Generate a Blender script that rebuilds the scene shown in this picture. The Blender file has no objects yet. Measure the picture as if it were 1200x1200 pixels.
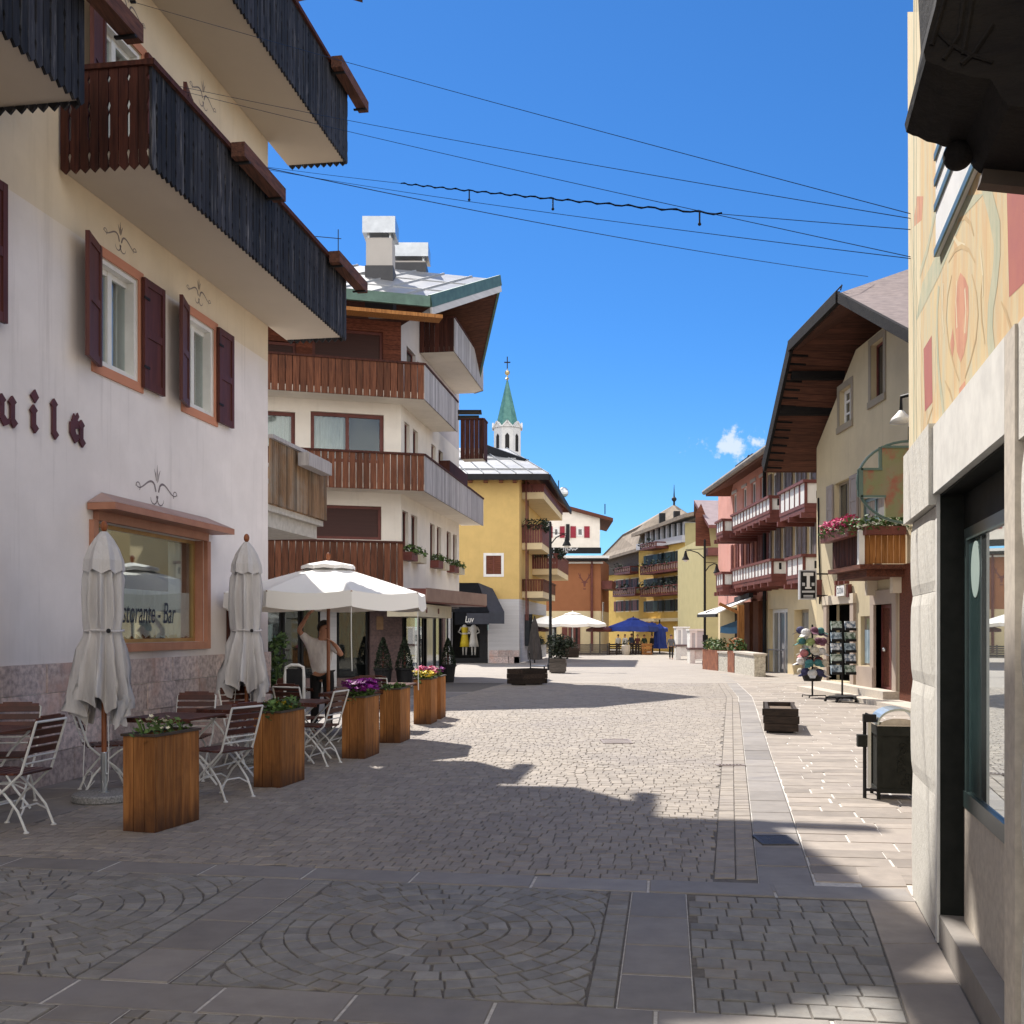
import bpy, bmesh, math, random
from mathutils import Vector, Matrix, Quaternion
R = random.Random(7)
scene = bpy.context.scene
COL = scene.collection
rad = math.radians
CAMH, FPX, HOR = 1.6, 1200.0, 738.0

# ---------------------------------------------------------------- terrain
def g(y):
    """street level: flat near, falling gently away, level again far off"""
    if y < 22: return 0.0
    if y < 70: return -0.0105*(y-22)
    return -0.504
def G(px, py):
    """ground point seen along a direction given as focal-plane numbers"""
    t = (py-HOR)/FPX
    y = 1.6/t
    if y > 22:
        y = (1.6-0.0105*22)/(t-0.0105) if t > 0.0115 else 999
        if y > 70 or y < 0: y = 2.104/t
    return Vector(((px-600)/FPX*y, y, g(y)))

# ---------------------------------------------------------------- mesh builder
class MB:
    def __init__(s):
        s.v = []; s.f = []; s.t = []; s.m = []; s.tone = 0.0; s.mi = 0; s.cuts = []
    def cut(s): s.cuts.append((len(s.v), len(s.f)))   # the next piece becomes a part of its own
    def add(s, vs, fs):
        n = len(s.v); s.v += [tuple(p) for p in vs]
        for f in fs:
            s.f.append([i+n for i in f]); s.t.append(s.tone); s.m.append(s.mi)
    def quad(s, a, b, c, d): s.add([a, b, c, d], [(0, 1, 2, 3)])
    def poly(s, pts): s.add(pts, [tuple(range(len(pts)))])
    def hexa(s, p):   # 8 points: bottom 4 then top 4
        s.add(p, [(3,2,1,0),(4,5,6,7),(0,1,5,4),(1,2,6,5),(2,3,7,6),(3,0,4,7)])
    def box(s, x0, x1, y0, y1, z0, z1):
        s.hexa([(x0,y0,z0),(x1,y0,z0),(x1,y1,z0),(x0,y1,z0),(x0,y0,z1),(x1,y0,z1),(x1,y1,z1),(x0,y1,z1)])
    def bbox(s, x0, x1, y0, y1, z0, z1, b=0.01):
        """box with chamfered top and side edges"""
        b = min(b, (x1-x0)/3, (y1-y0)/3, (z1-z0)/3)
        def ring(i, z): return [(x0+i+b,y0+i,z),(x1-i-b,y0+i,z),(x1-i,y0+i+b,z),(x1-i,y1-i-b,z),(x1-i-b,y1-i,z),(x0+i+b,y1-i,z),(x0+i,y1-i-b,z),(x0+i,y0+i+b,z)]
        rs = [ring(b*.6,z0), ring(0,z0+b), ring(0,z1-b), ring(b*.6,z1)]
        vs = sum(rs, []); fs = []
        for k in range(3):
            for i in range(8):
                j = (i+1) % 8; fs.append((k*8+i,k*8+j,k*8+8+j,k*8+8+i))
        fs.append(tuple(range(7,-1,-1))); fs.append(tuple(range(24,32)))
        s.add(vs, fs)
    def bar(s, p0, p1, w, h, up=(0,0,1)):
        p0 = Vector(p0); p1 = Vector(p1); d = (p1-p0).normalized(); up = Vector(up)
        if abs(d.dot(up)) > .98: up = Vector((0,1,0)) if abs(d.y) < .9 else Vector((1,0,0))
        a = d.cross(up).normalized(); b = a.cross(d).normalized()
        a *= w/2; b *= h/2
        s.hexa([p0-a-b,p0+a-b,p0+a+b,p0-a+b,p1-a-b,p1+a-b,p1+a+b,p1-a+b])
    def tube(s, pts, r, n=8, caps=True):
        pts = [Vector(p) for p in pts]; k = len(pts)
        rs = r if isinstance(r, (list, tuple)) else [r]*k
        d0 = (pts[1]-pts[0]).normalized()
        a = d0.cross(Vector((0,0,1)))
        if a.length < .05: a = d0.cross(Vector((0,1,0)))
        a.normalize(); base = len(s.v); vs = []
        for i, p in enumerate(pts):
            d = ((pts[min(i+1,k-1)]-pts[max(i-1,0)])).normalized()
            a = (a - d*a.dot(d)).normalized(); b = d.cross(a)
            for j in range(n):
                th = 2*math.pi*j/n
                vs.append(p + (a*math.cos(th)+b*math.sin(th))*rs[i])
        fs = []
        for i in range(k-1):
            for j in range(n):
                j2 = (j+1) % n
                fs.append((i*n+j, i*n+j2, (i+1)*n+j2, (i+1)*n+j))
        if caps: fs += [tuple(range(n-1,-1,-1)), tuple((k-1)*n+j for j in range(n))]
        s.add(vs, fs)
    def lathe(s, prof, n=16, c=(0,0,0), mod=None):
        vs = []; k = len(prof)
        for i, (r, z) in enumerate(prof):
            for j in range(n):
                th = 2*math.pi*j/n
                rr = r if mod is None else mod(r, z, th, i)
                zz = z
                if isinstance(rr, tuple): rr, zz = rr
                vs.append((c[0]+rr*math.cos(th), c[1]+rr*math.sin(th), c[2]+zz))
        fs = []
        for i in range(k-1):
            for j in range(n):
                j2 = (j+1) % n; fs.append((i*n+j, i*n+j2, (i+1)*n+j2, (i+1)*n+j))
        fs += [tuple(range(n-1,-1,-1)), tuple((k-1)*n+j for j in range(n))]
        s.add(vs, fs)
    def ball(s, c, r, n=10, k=6, sc=(1,1,1)):
        vs = [(c[0],c[1],c[2]-r*sc[2])]
        for i in range(1, k):
            ph = -math.pi/2+math.pi*i/k
            for j in range(n):
                th = 2*math.pi*j/n
                vs.append((c[0]+r*sc[0]*math.cos(ph)*math.cos(th), c[1]+r*sc[1]*math.cos(ph)*math.sin(th), c[2]+r*sc[2]*math.sin(ph)))
        vs.append((c[0],c[1],c[2]+r*sc[2])); fs = []; L = len(vs)-1
        for j in range(n):
            j2 = (j+1) % n
            fs.append((0, 1+j2, 1+j)); fs.append((L, L-n+j, L-n+j2))
            for i in range(k-2): fs.append((1+i*n+j, 1+i*n+j2, 1+(i+1)*n+j2, 1+(i+1)*n+j))
        s.add(vs, fs)
    def slab(s, top, th, off=None):
        """polygon (3-D) thickened downwards; the underside and edges take material 1"""
        n = len(top); o = Vector(off) if off else Vector((0,0,-th))
        top = [Vector(p) for p in top]
        nrm = sum(((top[i]-top[0]).cross(top[(i+1) % n]-top[0]) for i in range(1,n-1)), Vector())
        if nrm.z < 0: top = top[::-1]
        bot = [p+o for p in top]
        m = s.mi
        s.add(top, [tuple(range(n))])
        s.mi = m+1
        s.add(bot, [tuple(range(n-1,-1,-1))])
        s.add(top+bot, [(i, i+n, (i+1) % n+n, (i+1) % n) for i in range(n)])
        s.mi = m
    def build(s, name, mat, parent=None, smooth=False, at=None):
        """link as one mesh object; vertices are given in world space (origin moved to the parent's base or to «at»)"""
        if s.cuts:
            cs = sorted(set([(0,0)]+[c for c in s.cuts if c[1] < len(s.f)]+[(len(s.v),len(s.f))])); last = None
            for (v0,f0),(v1,f1) in zip(cs, cs[1:]):
                k = MB(); k.v = s.v[v0:v1]; k.f = [[i-v0 for i in f] for f in s.f[f0:f1]]; k.t = s.t[f0:f1]; k.m = s.m[f0:f1]
                last = k.build(name, mat, parent, smooth, at)
            return last
        me = bpy.data.meshes.new(name)
        o = Vector((0,0,0))
        if parent is not None and not parent.get('_local'): o = Vector(parent['_base']) if '_base' in parent else Vector()
        elif at is not None: o = Vector(at)
        me.from_pydata([(p[0]-o.x, p[1]-o.y, p[2]-o.z) for p in s.v], [], s.f)
        ms = mat if isinstance(mat, (list, tuple)) else [mat]
        for m in ms: me.materials.append(m)
        if len(ms) > 1: me.polygons.foreach_set('material_index', [min(i, len(ms)-1) for i in s.m])
        a = me.attributes.new('tone', 'FLOAT', 'FACE'); a.data.foreach_set('value', s.t)
        if smooth: me.polygons.foreach_set('use_smooth', [True]*len(me.polygons))
        me.update()
        ob = bpy.data.objects.new(name, me); COL.objects.link(ob)
        if parent is not None:
            ob.parent = parent
            if '_base' in parent: ob['_base'] = parent['_base']
            if parent.get('_local'): ob['_local'] = 1
        elif at is not None: ob.location = o; ob['_base'] = tuple(o)
        return ob

def tag(o, label=None, cat=None, group=None, kind=None):
    if label: o['label'] = label
    if cat: o['category'] = cat
    if group: o['group'] = group
    if kind: o['kind'] = kind
    return o
def thing(name, label, cat, loc, group=None):
    """Empty at the base of a thing; its parts are given in world coordinates"""
    o = bpy.data.objects.new(name, None); COL.objects.link(o); o.location = loc; o['_base'] = tuple(loc)
    o.empty_display_size = .2
    return tag(o, label, cat, group)
def proto(name, label, cat, group=None):
    """Empty at the origin; its parts are given in local coordinates so that it can be copied and turned"""
    o = bpy.data.objects.new(name, None); COL.objects.link(o); o['_local'] = 1; o.empty_display_size = .2
    return tag(o, label, cat, group)
def dup(root, loc, rz=0, label=None, sc=None):
    def cp(o, par):
        c = o.copy(); COL.objects.link(c)
        if par is not None: c.parent = par
        for ch in list(o.children): cp(ch, c)
        return c
    r = cp(root, None); r.location = loc; r.rotation_euler = (0,0,rz)
    if label: r['label'] = label
    if sc: r.scale = sc
    return r
def put(root, loc, rz=0, label=None, sc=None):
    root.location = loc; root.rotation_euler = (0,0,rz)
    if label: root['label'] = label
    if sc: root.scale = sc
    return root
class Placer:
    """first call moves the model itself, later calls move copies of it"""
    def __init__(s, root): s.root = root; s.used = False
    def __call__(s, loc, rz=0, label=None, sc=None):
        if not s.used:
            s.used = True; s.snap = None
            return put(s.root, loc, rz, label, sc)
        return dup(s.root, loc, rz, label, sc)

# ---------------------------------------------------------------- facade frames
class Fr:
    def __init__(s, O, d, z0=0.0):
        l = math.hypot(*d); s.O = Vector((O[0], O[1])); s.e = Vector((d[0]/l, d[1]/l)); s.n = Vector((s.e.y, -s.e.x)); s.z0 = z0
    def pt(s, u, w, h):
        p = s.O+s.e*u+s.n*w; return Vector((p.x, p.y, s.z0+h))
    def P(s, px, py, w=0.0):
        dx = (px-600)/FPX; q = s.O+s.n*w
        # ray t*(dx,1) ; q + u*e
        det = dx*(-s.e.y)+s.e.x
        t = (q.x*(-s.e.y)+s.e.x*q.y)/det
        p = Vector((dx*t, t)); u = (p-q).dot(s.e)
        return u, CAMH+(HOR-py)/FPX*t-s.z0
    def U(s, px, w=0.0): return s.P(px, 700, w)[0]
    def H(s, px, py, w=0.0): return s.P(px, py, w)[1]
    def rect(s, px0, py0, px1, py1, w=0.0):
        """TL corner pixel and BR corner pixel -> u0,u1,h0,h1"""
        a = s.P(px0, py0, w); b = s.P(px1, py1, w)
        return min(a[0],b[0]), max(a[0],b[0]), min(a[1],b[1]), max(a[1],b[1])
    def box(s, mb, u0, u1, w0, w1, h0, h1):
        q = lambda u, w, h: s.pt(u, w, h)
        mb.hexa([q(u0,w1,h0),q(u1,w1,h0),q(u1,w0,h0),q(u0,w0,h0),q(u0,w1,h1),q(u1,w1,h1),q(u1,w0,h1),q(u0,w0,h1)])
    def poly(s, mb, pts, w): mb.poly([s.pt(u, w, h) for u, h in pts])
    def prism(s, mb, pts, w0, w1):
        """polygon in the facade plane, thick from w0 (back) to w1 (front)"""
        n = len(pts); A = [s.pt(u,w1,h) for u,h in pts]; B = [s.pt(u,w0,h) for u,h in pts]
        mb.add(A+B, [tuple(range(n)), tuple(range(2*n-1,n-1,-1))]+[(i, i+n, (i+1) % n+n, (i+1) % n) for i in range(n)])
    def ribbon(s, mb, pts, wd, w):
        """flat painted stroke following (u,h) points"""
        n = len(pts); L = []; Q = []
        for i in range(n):
            a = pts[max(i-1,0)]; b = pts[min(i+1,n-1)]
            dx, dy = b[0]-a[0], b[1]-a[1]; l = math.hypot(dx,dy) or 1
            k = wd[i] if isinstance(wd, (list,tuple)) else wd
            L.append((pts[i][0]-dy/l*k/2, pts[i][1]+dx/l*k/2)); Q.append((pts[i][0]+dy/l*k/2, pts[i][1]-dx/l*k/2))
        for i in range(n-1):
            mb.quad(s.pt(Q[i][0],w,Q[i][1]), s.pt(Q[i+1][0],w,Q[i+1][1]), s.pt(L[i+1][0],w,L[i+1][1]), s.pt(L[i][0],w,L[i][1]))
    def wall(s, mb, u0, u1, h0, h1, holes=(), w=0.0, rev=.22):
        us = sorted({u0,u1}|{x for hl in holes for x in hl[:2] if u0 < x < u1})
        hs = sorted({h0,h1}|{x for hl in holes for x in hl[2:4] if h0 < x < h1})
        for i in range(len(us)-1):
            for j in range(len(hs)-1):
                cu, ch = (us[i]+us[i+1])/2, (hs[j]+hs[j+1])/2
                if any(a < cu < b and c < ch < d for a,b,c,d in [x[:4] for x in holes]): continue
                mb.quad(s.pt(us[i],w,hs[j]), s.pt(us[i+1],w,hs[j]), s.pt(us[i+1],w,hs[j+1]), s.pt(us[i],w,hs[j+1]))
        for hl in holes:
            a,b,c,d = hl[:4]; q = lambda u,dw,h: s.pt(u,w-dw,h)
            mb.quad(q(a,0,c),q(a,0,d),q(a,rev,d),q(a,rev,c)); mb.quad(q(b,0,d),q(b,0,c),q(b,rev,c),q(b,rev,d))
            mb.quad(q(a,0,d),q(b,0,d),q(b,rev,d),q(a,rev,d)); mb.quad(q(b,0,c),q(a,0,c),q(a,rev,c),q(b,rev,c))

def win(root, fr, hole, mf, mp, w=-.12, fw=.07, nv=1, nh=0, name='window', pane='pane', back=None, dep=.05, sill=None):
    """window set in a hole: frame bars (the part) and one pane (its sub-part)"""
    a,b,c,d = hole[:4]; m = MB(); e = .003
    fr.box(m,a+e,a+fw,w-dep,w,c+e,d-e); fr.box(m,b-fw,b-e,w-dep,w,c+e,d-e)
    fr.box(m,a+fw,b-fw,w-dep,w,d-fw,d-e); fr.box(m,a+fw,b-fw,w-dep,w,c+e,c+fw)
    for i in range(nv):
        u = a+(b-a)*(i+1)/(nv+1); fr.box(m,u-fw*.45,u+fw*.45,w-dep,w-.004,c+fw,d-fw)
    for i in range(nh):
        h = c+(d-c)*(i+1)/(nh+1); fr.box(m,a+fw,b-fw,w-dep,w-.008,h-fw*.3,h+fw*.3)
    if sill: fr.box(m,a-.05,b+.05,.003,sill,c-.06,c-.003)
    f = m.build(name, mf, root)
    p = MB(); q = w-dep*.6
    fr.box(p,a+.01,b-.01,q-.012,q,c+.01,d-.01); p.build(pane, mp, f)
    if back:
        k = MB(); fr.box(k,a-.02,b+.02,q-.3,q-.28,c-.02,d+.02); k.build('room_dark', back, f)
    return f
def shutter(root, fr, u0, u1, h0, h1, mat, w0=.03, w1=.075, pan=2, name='shutter', slats=False):
    m = MB(); s_ = .07 if u1-u0 > .3 else (u1-u0)*.2
    m.tone = R.uniform(-.4,.4)
    fr.box(m,u0,u0+s_,w0,w1,h0,h1); fr.box(m,u1-s_,u1,w0,w1,h0,h1)
    n = pan+1
    for i in range(n):
        hh = h0+(h1-h0-s_*1.3)*i/pan; fr.box(m,u0+s_,u1-s_,w0+.002,w1-.003,hh,hh+s_*1.3)
    fr.box(m,u0+s_*.5,u1-s_*.5,w0+.008,w1-.018,h0+.02,h1-.02)
    if slats:
        k = int((h1-h0)/.09)
        for i in range(k):
            hh = h0+.08+(h1-h0-.16)*i/k; fr.box(m,u0+s_,u1-s_,w0+.012,w1-.01,hh,hh+.03)
    return m.build(name, mat, root)
def boards(m, A, B, h0, h1, th, bw=.11, gap=.012, notch=True, tones=.8, nrm=None, fancy=True):
    """upright boards from A to B (2-D), each a notched outline so that pairs leave cut-out slits"""
    A = Vector((A[0],A[1])); B = Vector((B[0],B[1])); L = (B-A).length
    if L < .05: return
    e = (B-A)/L; n = Vector((e.y,-e.x))
    k = max(1, int(round(L/bw))); bw = L/k; H = h1-h0
    for i in range(k):
        m.tone = R.uniform(-tones, tones)
        x0 = i*bw+gap/2; x1 = (i+1)*bw-gap/2; c = bw*.13
        if notch:
            zz = [(0,0),(.06,.0),(.13,1),(.17,0),(.28,0),(.32,.9),(.52,.9),(.56,0),(.62,1.3),(.68,0),(.86,0),(.9,1.2),(.94,0),(1,0)]
            left = [(x0+(c*z[1] if i % 2 else 0), h0+H*z[0]) for z in zz]
            right = [(x1-(0 if i % 2 else c*z[1]), h0+H*z[0]) for z in zz]
            strips = [(left[j], right[j], right[j+1], left[j+1]) for j in range(len(zz)-1)]
        else:
            strips = [((x0,h0),(x1,h0),(x1,h1),(x0,h1))]
        for q in strips:
            f = []
            for off in (th/2, -th/2):
                for (u, h) in q:
                    p = A+e*u+n*off; f.append((p.x,p.y,h))
            m.add(f, [(0,1,2,3),(7,6,5,4),(1,5,6,2),(0,3,7,4)])
        if fancy:   # pointed foot
            p = [A+e*x0+n*(th/2), A+e*x1+n*(th/2), A+e*((x0+x1)/2)+n*(th/2)]
            p2 = [A+e*x0-n*(th/2), A+e*x1-n*(th/2), A+e*((x0+x1)/2)-n*(th/2)]
            t = [(p[0].x,p[0].y,h0),(p[1].x,p[1].y,h0),(p[2].x,p[2].y,h0-.05),(p2[0].x,p2[0].y,h0),(p2[1].x,p2[1].y,h0),(p2[2].x,p2[2].y,h0-.05)]
            m.add(t, [(0,2,1),(3,4,5),(0,3,5,2),(1,2,5,4)])

def text_geo(body, shear=0.0):
    """outline of a line of lettering as flat faces: list of 2-D points, list of faces, width"""
    cu = bpy.data.curves.new('lettering', 'FONT'); cu.body = body; cu.size = 1; cu.shear = shear; cu.resolution_u = 3
    ob = bpy.data.objects.new('lettering', cu); COL.objects.link(ob)
    dg = bpy.context.evaluated_depsgraph_get(); dg.update(); ev = ob.evaluated_get(dg); me = ev.to_mesh()
    vs = [(v.co.x, v.co.y) for v in me.vertices]; fs = [list(p.vertices) for p in me.polygons]
    ev.to_mesh_clear(); bpy.data.objects.remove(ob); bpy.data.curves.remove(cu)
    x = [p[0] for p in vs] or [0]; y = [p[1] for p in vs] or [0]
    x0 = min(x); W = max(x)-x0; y0 = min(y); H = max(y)-y0
    return [((p[0]-x0)/W, (p[1]-y0)/H) for p in vs], fs, W/H
def text_on(m, fr, body, u0, u1, h0, h1, w, shear=0.0):
    vs, fs, asp = text_geo(body, shear)
    m.add([fr.pt(u0+(u1-u0)*x, w, h0+(h1-h0)*y) for x, y in vs], fs)
# ---------------------------------------------------------------- materials
def lin(r, gg, b):
    f = lambda c: ((c/255+.055)/1.055)**2.4 if c > 10 else c/255/12.92
    return (f(r), f(gg), f(b))
_M = {}
def mat(name, c1, c2=None, scale=4, stretch=(1,1,1), rough=.8, tone=.0, bump=.0, bscale=None, metal=0, spec=.4, detail=5, c3=None, s3=.6, lo=.35, hi=.65, a3=(.5,.7), bdist=.02, streak=False, seam=None):
    if name in _M: return _M[name]
    m = bpy.data.materials.new(name); m.use_nodes = True; nt = m.node_tree; N = nt.nodes; L = nt.links
    b = N['Principled BSDF']; b.inputs['Roughness'].default_value = rough; b.inputs['Metallic'].default_value = metal
    b.inputs['Specular IOR Level'].default_value = spec
    tc = N.new('ShaderNodeTexCoord'); mp = N.new('ShaderNodeMapping'); mp.inputs['Scale'].default_value = stretch
    L.new(tc.outputs['Object'], mp.inputs['Vector'])
    nz = N.new('ShaderNodeTexNoise'); nz.inputs['Scale'].default_value = scale; nz.inputs['Detail'].default_value = detail; nz.inputs['Roughness'].default_value = .6
    L.new(mp.outputs['Vector'], nz.inputs['Vector'])
    rp = N.new('ShaderNodeValToRGB'); rp.color_ramp.elements[0].position = lo; rp.color_ramp.elements[1].position = hi
    c2 = c2 or tuple(x*.82 for x in c1)
    rp.color_ramp.elements[0].color = (*c2,1); rp.color_ramp.elements[1].color = (*c1,1)
    L.new(nz.outputs['Fac'], rp.inputs['Fac']); out = rp.outputs['Color']
    if c3:
        n3 = N.new('ShaderNodeTexNoise'); n3.inputs['Scale'].default_value = s3; n3.inputs['Detail'].default_value = 6; n3.inputs['Roughness'].default_value = .65
        L.new((mp if streak else tc).outputs['Vector' if streak else 'Object'], n3.inputs['Vector'])
        r3 = N.new('ShaderNodeMapRange'); r3.inputs['From Min'].default_value = a3[0]; r3.inputs['From Max'].default_value = a3[1]
        L.new(n3.outputs['Fac'], r3.inputs['Value'])
        mx = N.new('ShaderNodeMix'); mx.data_type = 'RGBA'; L.new(r3.outputs['Result'], mx.inputs['Factor']); L.new(out, mx.inputs['A']); mx.inputs['B'].default_value = (*c3,1); out = mx.outputs['Result']
    if seam:   # dark joints between planks
        sp = N.new('ShaderNodeSeparateXYZ'); L.new(tc.outputs['Object'], sp.inputs[0])
        m1 = N.new('ShaderNodeMath'); m1.operation = 'MULTIPLY'; m1.inputs[1].default_value = seam[1]; L.new(sp.outputs[seam[0]], m1.inputs[0])
        m2 = N.new('ShaderNodeMath'); m2.operation = 'FRACT'; L.new(m1.outputs[0], m2.inputs[0])
        m3 = N.new('ShaderNodeMath'); m3.operation = 'GREATER_THAN'; m3.inputs[1].default_value = .09; L.new(m2.outputs[0], m3.inputs[0])
        m4 = N.new('ShaderNodeMath'); m4.operation = 'FLOOR'; L.new(m1.outputs[0], m4.inputs[0])
        wn = N.new('ShaderNodeTexWhiteNoise'); wn.noise_dimensions = '1D'; L.new(m4.outputs[0], wn.inputs['W'])
        m5 = N.new('ShaderNodeMapRange'); m5.inputs['To Min'].default_value = .8; m5.inputs['To Max'].default_value = 1.15; L.new(wn.outputs['Value'], m5.inputs['Value'])
        m6 = N.new('ShaderNodeMath'); m6.operation = 'MULTIPLY'; L.new(m5.outputs[0], m6.inputs[0]); L.new(m3.outputs[0], m6.inputs[1])
        m7 = N.new('ShaderNodeMath'); m7.operation = 'MAXIMUM'; m7.inputs[1].default_value = .45; L.new(m6.outputs[0], m7.inputs[0])
        v7 = N.new('ShaderNodeVectorMath'); v7.operation = 'SCALE'; L.new(out, v7.inputs[0]); L.new(m7.outputs[0], v7.inputs['Scale']); out = v7.outputs[0]
    if tone:
        at = N.new('ShaderNodeAttribute'); at.attribute_name = 'tone'
        ma = N.new('ShaderNodeMath'); ma.operation = 'MULTIPLY_ADD'; ma.inputs[1].default_value = tone; ma.inputs[2].default_value = 1.0
        L.new(at.outputs['Fac'], ma.inputs[0])
        vm = N.new('ShaderNodeVectorMath'); vm.operation = 'SCALE'; L.new(out, vm.inputs[0]); L.new(ma.outputs[0], vm.inputs['Scale']); out = vm.outputs[0]
    L.new(out, b.inputs['Base Color'])
    if bump:
        n2 = N.new('ShaderNodeTexNoise'); n2.inputs['Scale'].default_value = bscale or scale*3; n2.inputs['Detail'].default_value = 6; n2.inputs['Roughness'].default_value = .65
        L.new(mp.outputs['Vector'], n2.inputs['Vector'])
        bp = N.new('ShaderNodeBump'); bp.inputs['Strength'].default_value = bump; bp.inputs['Distance'].default_value = bdist
        L.new(n2.outputs['Fac'], bp.inputs['Height']); L.new(bp.outputs['Normal'], b.inputs['Normal'])
    _M[name] = m
    return m
def stucco(name, c, dirty=None, d=.9): return mat(name, c, tuple(x*d for x in c), scale=1.3, rough=.9, bump=.25, bscale=60, spec=.2, c3=dirty, s3=.7, a3=(.52,.78), bdist=.006)
def woodv(name, c1, c2, tone=.5, rough=.75, hor=None, **k):
    st = {None:(9,9,.7), 'x':(.7,9,9), 'y':(9,.7,9)}[hor]
    return mat(name, c1, c2, scale=3, stretch=st, rough=rough, tone=tone, bump=.3, bscale=6, spec=.25, bdist=.004, **k)
W_ = lambda *c: lin(*c)

m_plaster_low = stucco('pink_white_plaster', (.80,.745,.725), (.71,.655,.63))
m_plaster_up = stucco('ochre_cream_plaster', (.75,.635,.48), (.68,.52,.33))
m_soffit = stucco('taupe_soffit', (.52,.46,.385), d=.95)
m_darkwood = woodv('weathered_dark_boards', (.030,.030,.036), (.011,.011,.015), tone=.7, c3=(.17,.165,.165), s3=2.2, a3=(.56,.8), streak=True)
m_redwood = woodv('red_brown_boards', (.17,.065,.034), (.075,.027,.015), tone=.35)
m_redwood_dk = woodv('dark_red_brown_boards', (.085,.027,.018), (.035,.011,.009), tone=.4)
m_greywood = woodv('pale_grey_boards', (.44,.42,.425), (.30,.285,.29), tone=.3)
m_honeywood = woodv('honey_larch_boards', (.42,.19,.06), (.23,.095,.028), tone=.3)
m_greyedlarch = woodv('greyed_larch_slats', (.25,.155,.085), (.14,.085,.048), tone=.5, c3=(.22,.18,.14), s3=1.5, a3=(.45,.65))
m_planter = woodv('larch_planter_boards', (.35,.15,.046), (.19,.073,.022), tone=.32, c3=(.12,.05,.02), s3=1.7, a3=(.52,.75))
m_brownwood_y = woodv('brown_cladding', (.17,.055,.03), (.075,.024,.014), tone=.35, hor='x')
m_underwood = woodv('roof_underside_planks', (.155,.055,.032), (.06,.021,.014), tone=.4, hor='y')
m_underplanks = woodv('gable_underside_planks', (.115,.044,.027), (.058,.023,.015), tone=.1, hor='x', seam=('Y',6.5))
m_cladding = woodv('attic_cladding_boards', (.22,.068,.038), (.11,.033,.018), tone=.1, hor='x', seam=('Z',7.0))
m_box_wood = woodv('flower_box_wood', (.12,.05,.032), (.05,.023,.017), tone=.3, hor='y')
m_shutter = mat('maroon_shutter_paint', (.105,.030,.024), (.07,.020,.017), scale=3, stretch=(4,4,.5), rough=.55, tone=.15, spec=.35)
m_salmon = stucco('salmon_frame_paint', (.56,.25,.16), d=.9)
m_terra = mat('terracotta_metal', (.40,.185,.115), (.32,.135,.08), rough=.5, spec=.5)
m_hood = mat('faded_hood_sheet', (.40,.27,.24), (.33,.21,.18), rough=.55, scale=2)
m_white = mat('white_paint', (.78,.77,.74), (.70,.69,.66), rough=.5)
m_whiteplaster = stucco('white_plaster', (.84,.79,.71), (.76,.70,.62))
m_plinth = mat('pink_grey_marble_blocks', (.56,.46,.43), (.24,.20,.20), scale=16, rough=.75, tone=.35, bump=.5, bscale=30, c3=(.46,.30,.25), s3=1.6, a3=(.5,.7), lo=.3, hi=.62)
m_letter = mat('maroon_iron_letters', (.10,.03,.035), (.07,.02,.025), rough=.6)
m_scroll = mat('grey_scroll_paint', (.17,.14,.15), (.26,.22,.22), rough=.9, scale=9)
m_black = mat('black_iron', (.012,.012,.013), (.018,.018,.02), rough=.6, spec=.2)
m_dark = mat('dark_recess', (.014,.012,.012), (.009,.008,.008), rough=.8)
m_room = mat('dim_room', (.035,.03,.026), (.015,.013,.012), rough=.9, scale=1.5)
m_pane = mat('window_glass', (.02,.026,.03), (.012,.016,.02), rough=.04, spec=.9, scale=1)
m_pane_pale = mat('curtained_glass', (.30,.32,.33), (.16,.18,.19), rough=.06, spec=.7, scale=2.2, stretch=(6,6,.4))
m_lace = mat('lace_curtain', (.88,.88,.86), (.70,.70,.69), rough=.9, scale=5, stretch=(6,6,.5))
m_blind = mat('brown_roller_blind', (.062,.021,.017), (.045,.015,.012), rough=.6, scale=2, stretch=(.3,.3,20))
m_cloth = mat('off_white_canvas', (.58,.56,.555), (.46,.44,.44), rough=.85, scale=2.5, stretch=(3,3,.6), bump=.6, bscale=7, bdist=.03)
m_canopy = mat('white_canopy_canvas', (.80,.785,.75), (.80,.78,.75), rough=.8, scale=2)
m_polewood = mat('varnished_pole_wood', (.30,.095,.03), (.17,.05,.017), rough=.35, scale=4, stretch=(8,8,.6))
m_steel = mat('galvanised_steel', (.55,.57,.58), (.45,.47,.48), rough=.3, metal=.9)
m_granite = mat('granite_disc', (.33,.32,.31), (.13,.13,.13), scale=60, rough=.7)
m_slat = mat('brown_varnished_slats', (.105,.034,.022), (.055,.018,.012), rough=.4, scale=3, stretch=(2,2,2), tone=.3)
m_whitemetal = mat('white_enamelled_tube', (.72,.72,.70), (.60,.60,.58), rough=.4)
m_soil = mat('potting_soil', (.03,.02,.014), (.012,.009,.007), scale=30, rough=1)
m_leaf = mat('flower_leaves', (.10,.17,.04), (.035,.07,.018), scale=9, rough=.6, tone=.5)
m_conifer = mat('dark_conifer_foliage', (.022,.036,.016), (.008,.014,.007), scale=12, rough=.8, tone=.6)
m_purple = mat('purple_petunia_petals', (.30,.02,.26), (.16,.01,.17), scale=20, rough=.6, tone=.4)
m_pink = mat('pink_geranium_petals', (.62,.08,.20), (.45,.04,.14), scale=20, rough=.6, tone=.4)
m_yellow = mat('yellow_petals', (.70,.55,.03), (.55,.38,.02), scale=20, rough=.6, tone=.3)
m_whitefl = mat('white_petals', (.75,.72,.55), (.66,.6,.4), scale=20, rough=.6)
m_orangefl = mat('rusty_orange_petals', (.42,.15,.05), (.30,.10,.03), scale=20, rough=.7, tone=.3)
m_sheetroof = mat('pale_sheet_metal_roof', (.36,.365,.37), (.27,.275,.285), rough=.42, scale=1.6, tone=.25, spec=.6, metal=.35)
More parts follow.
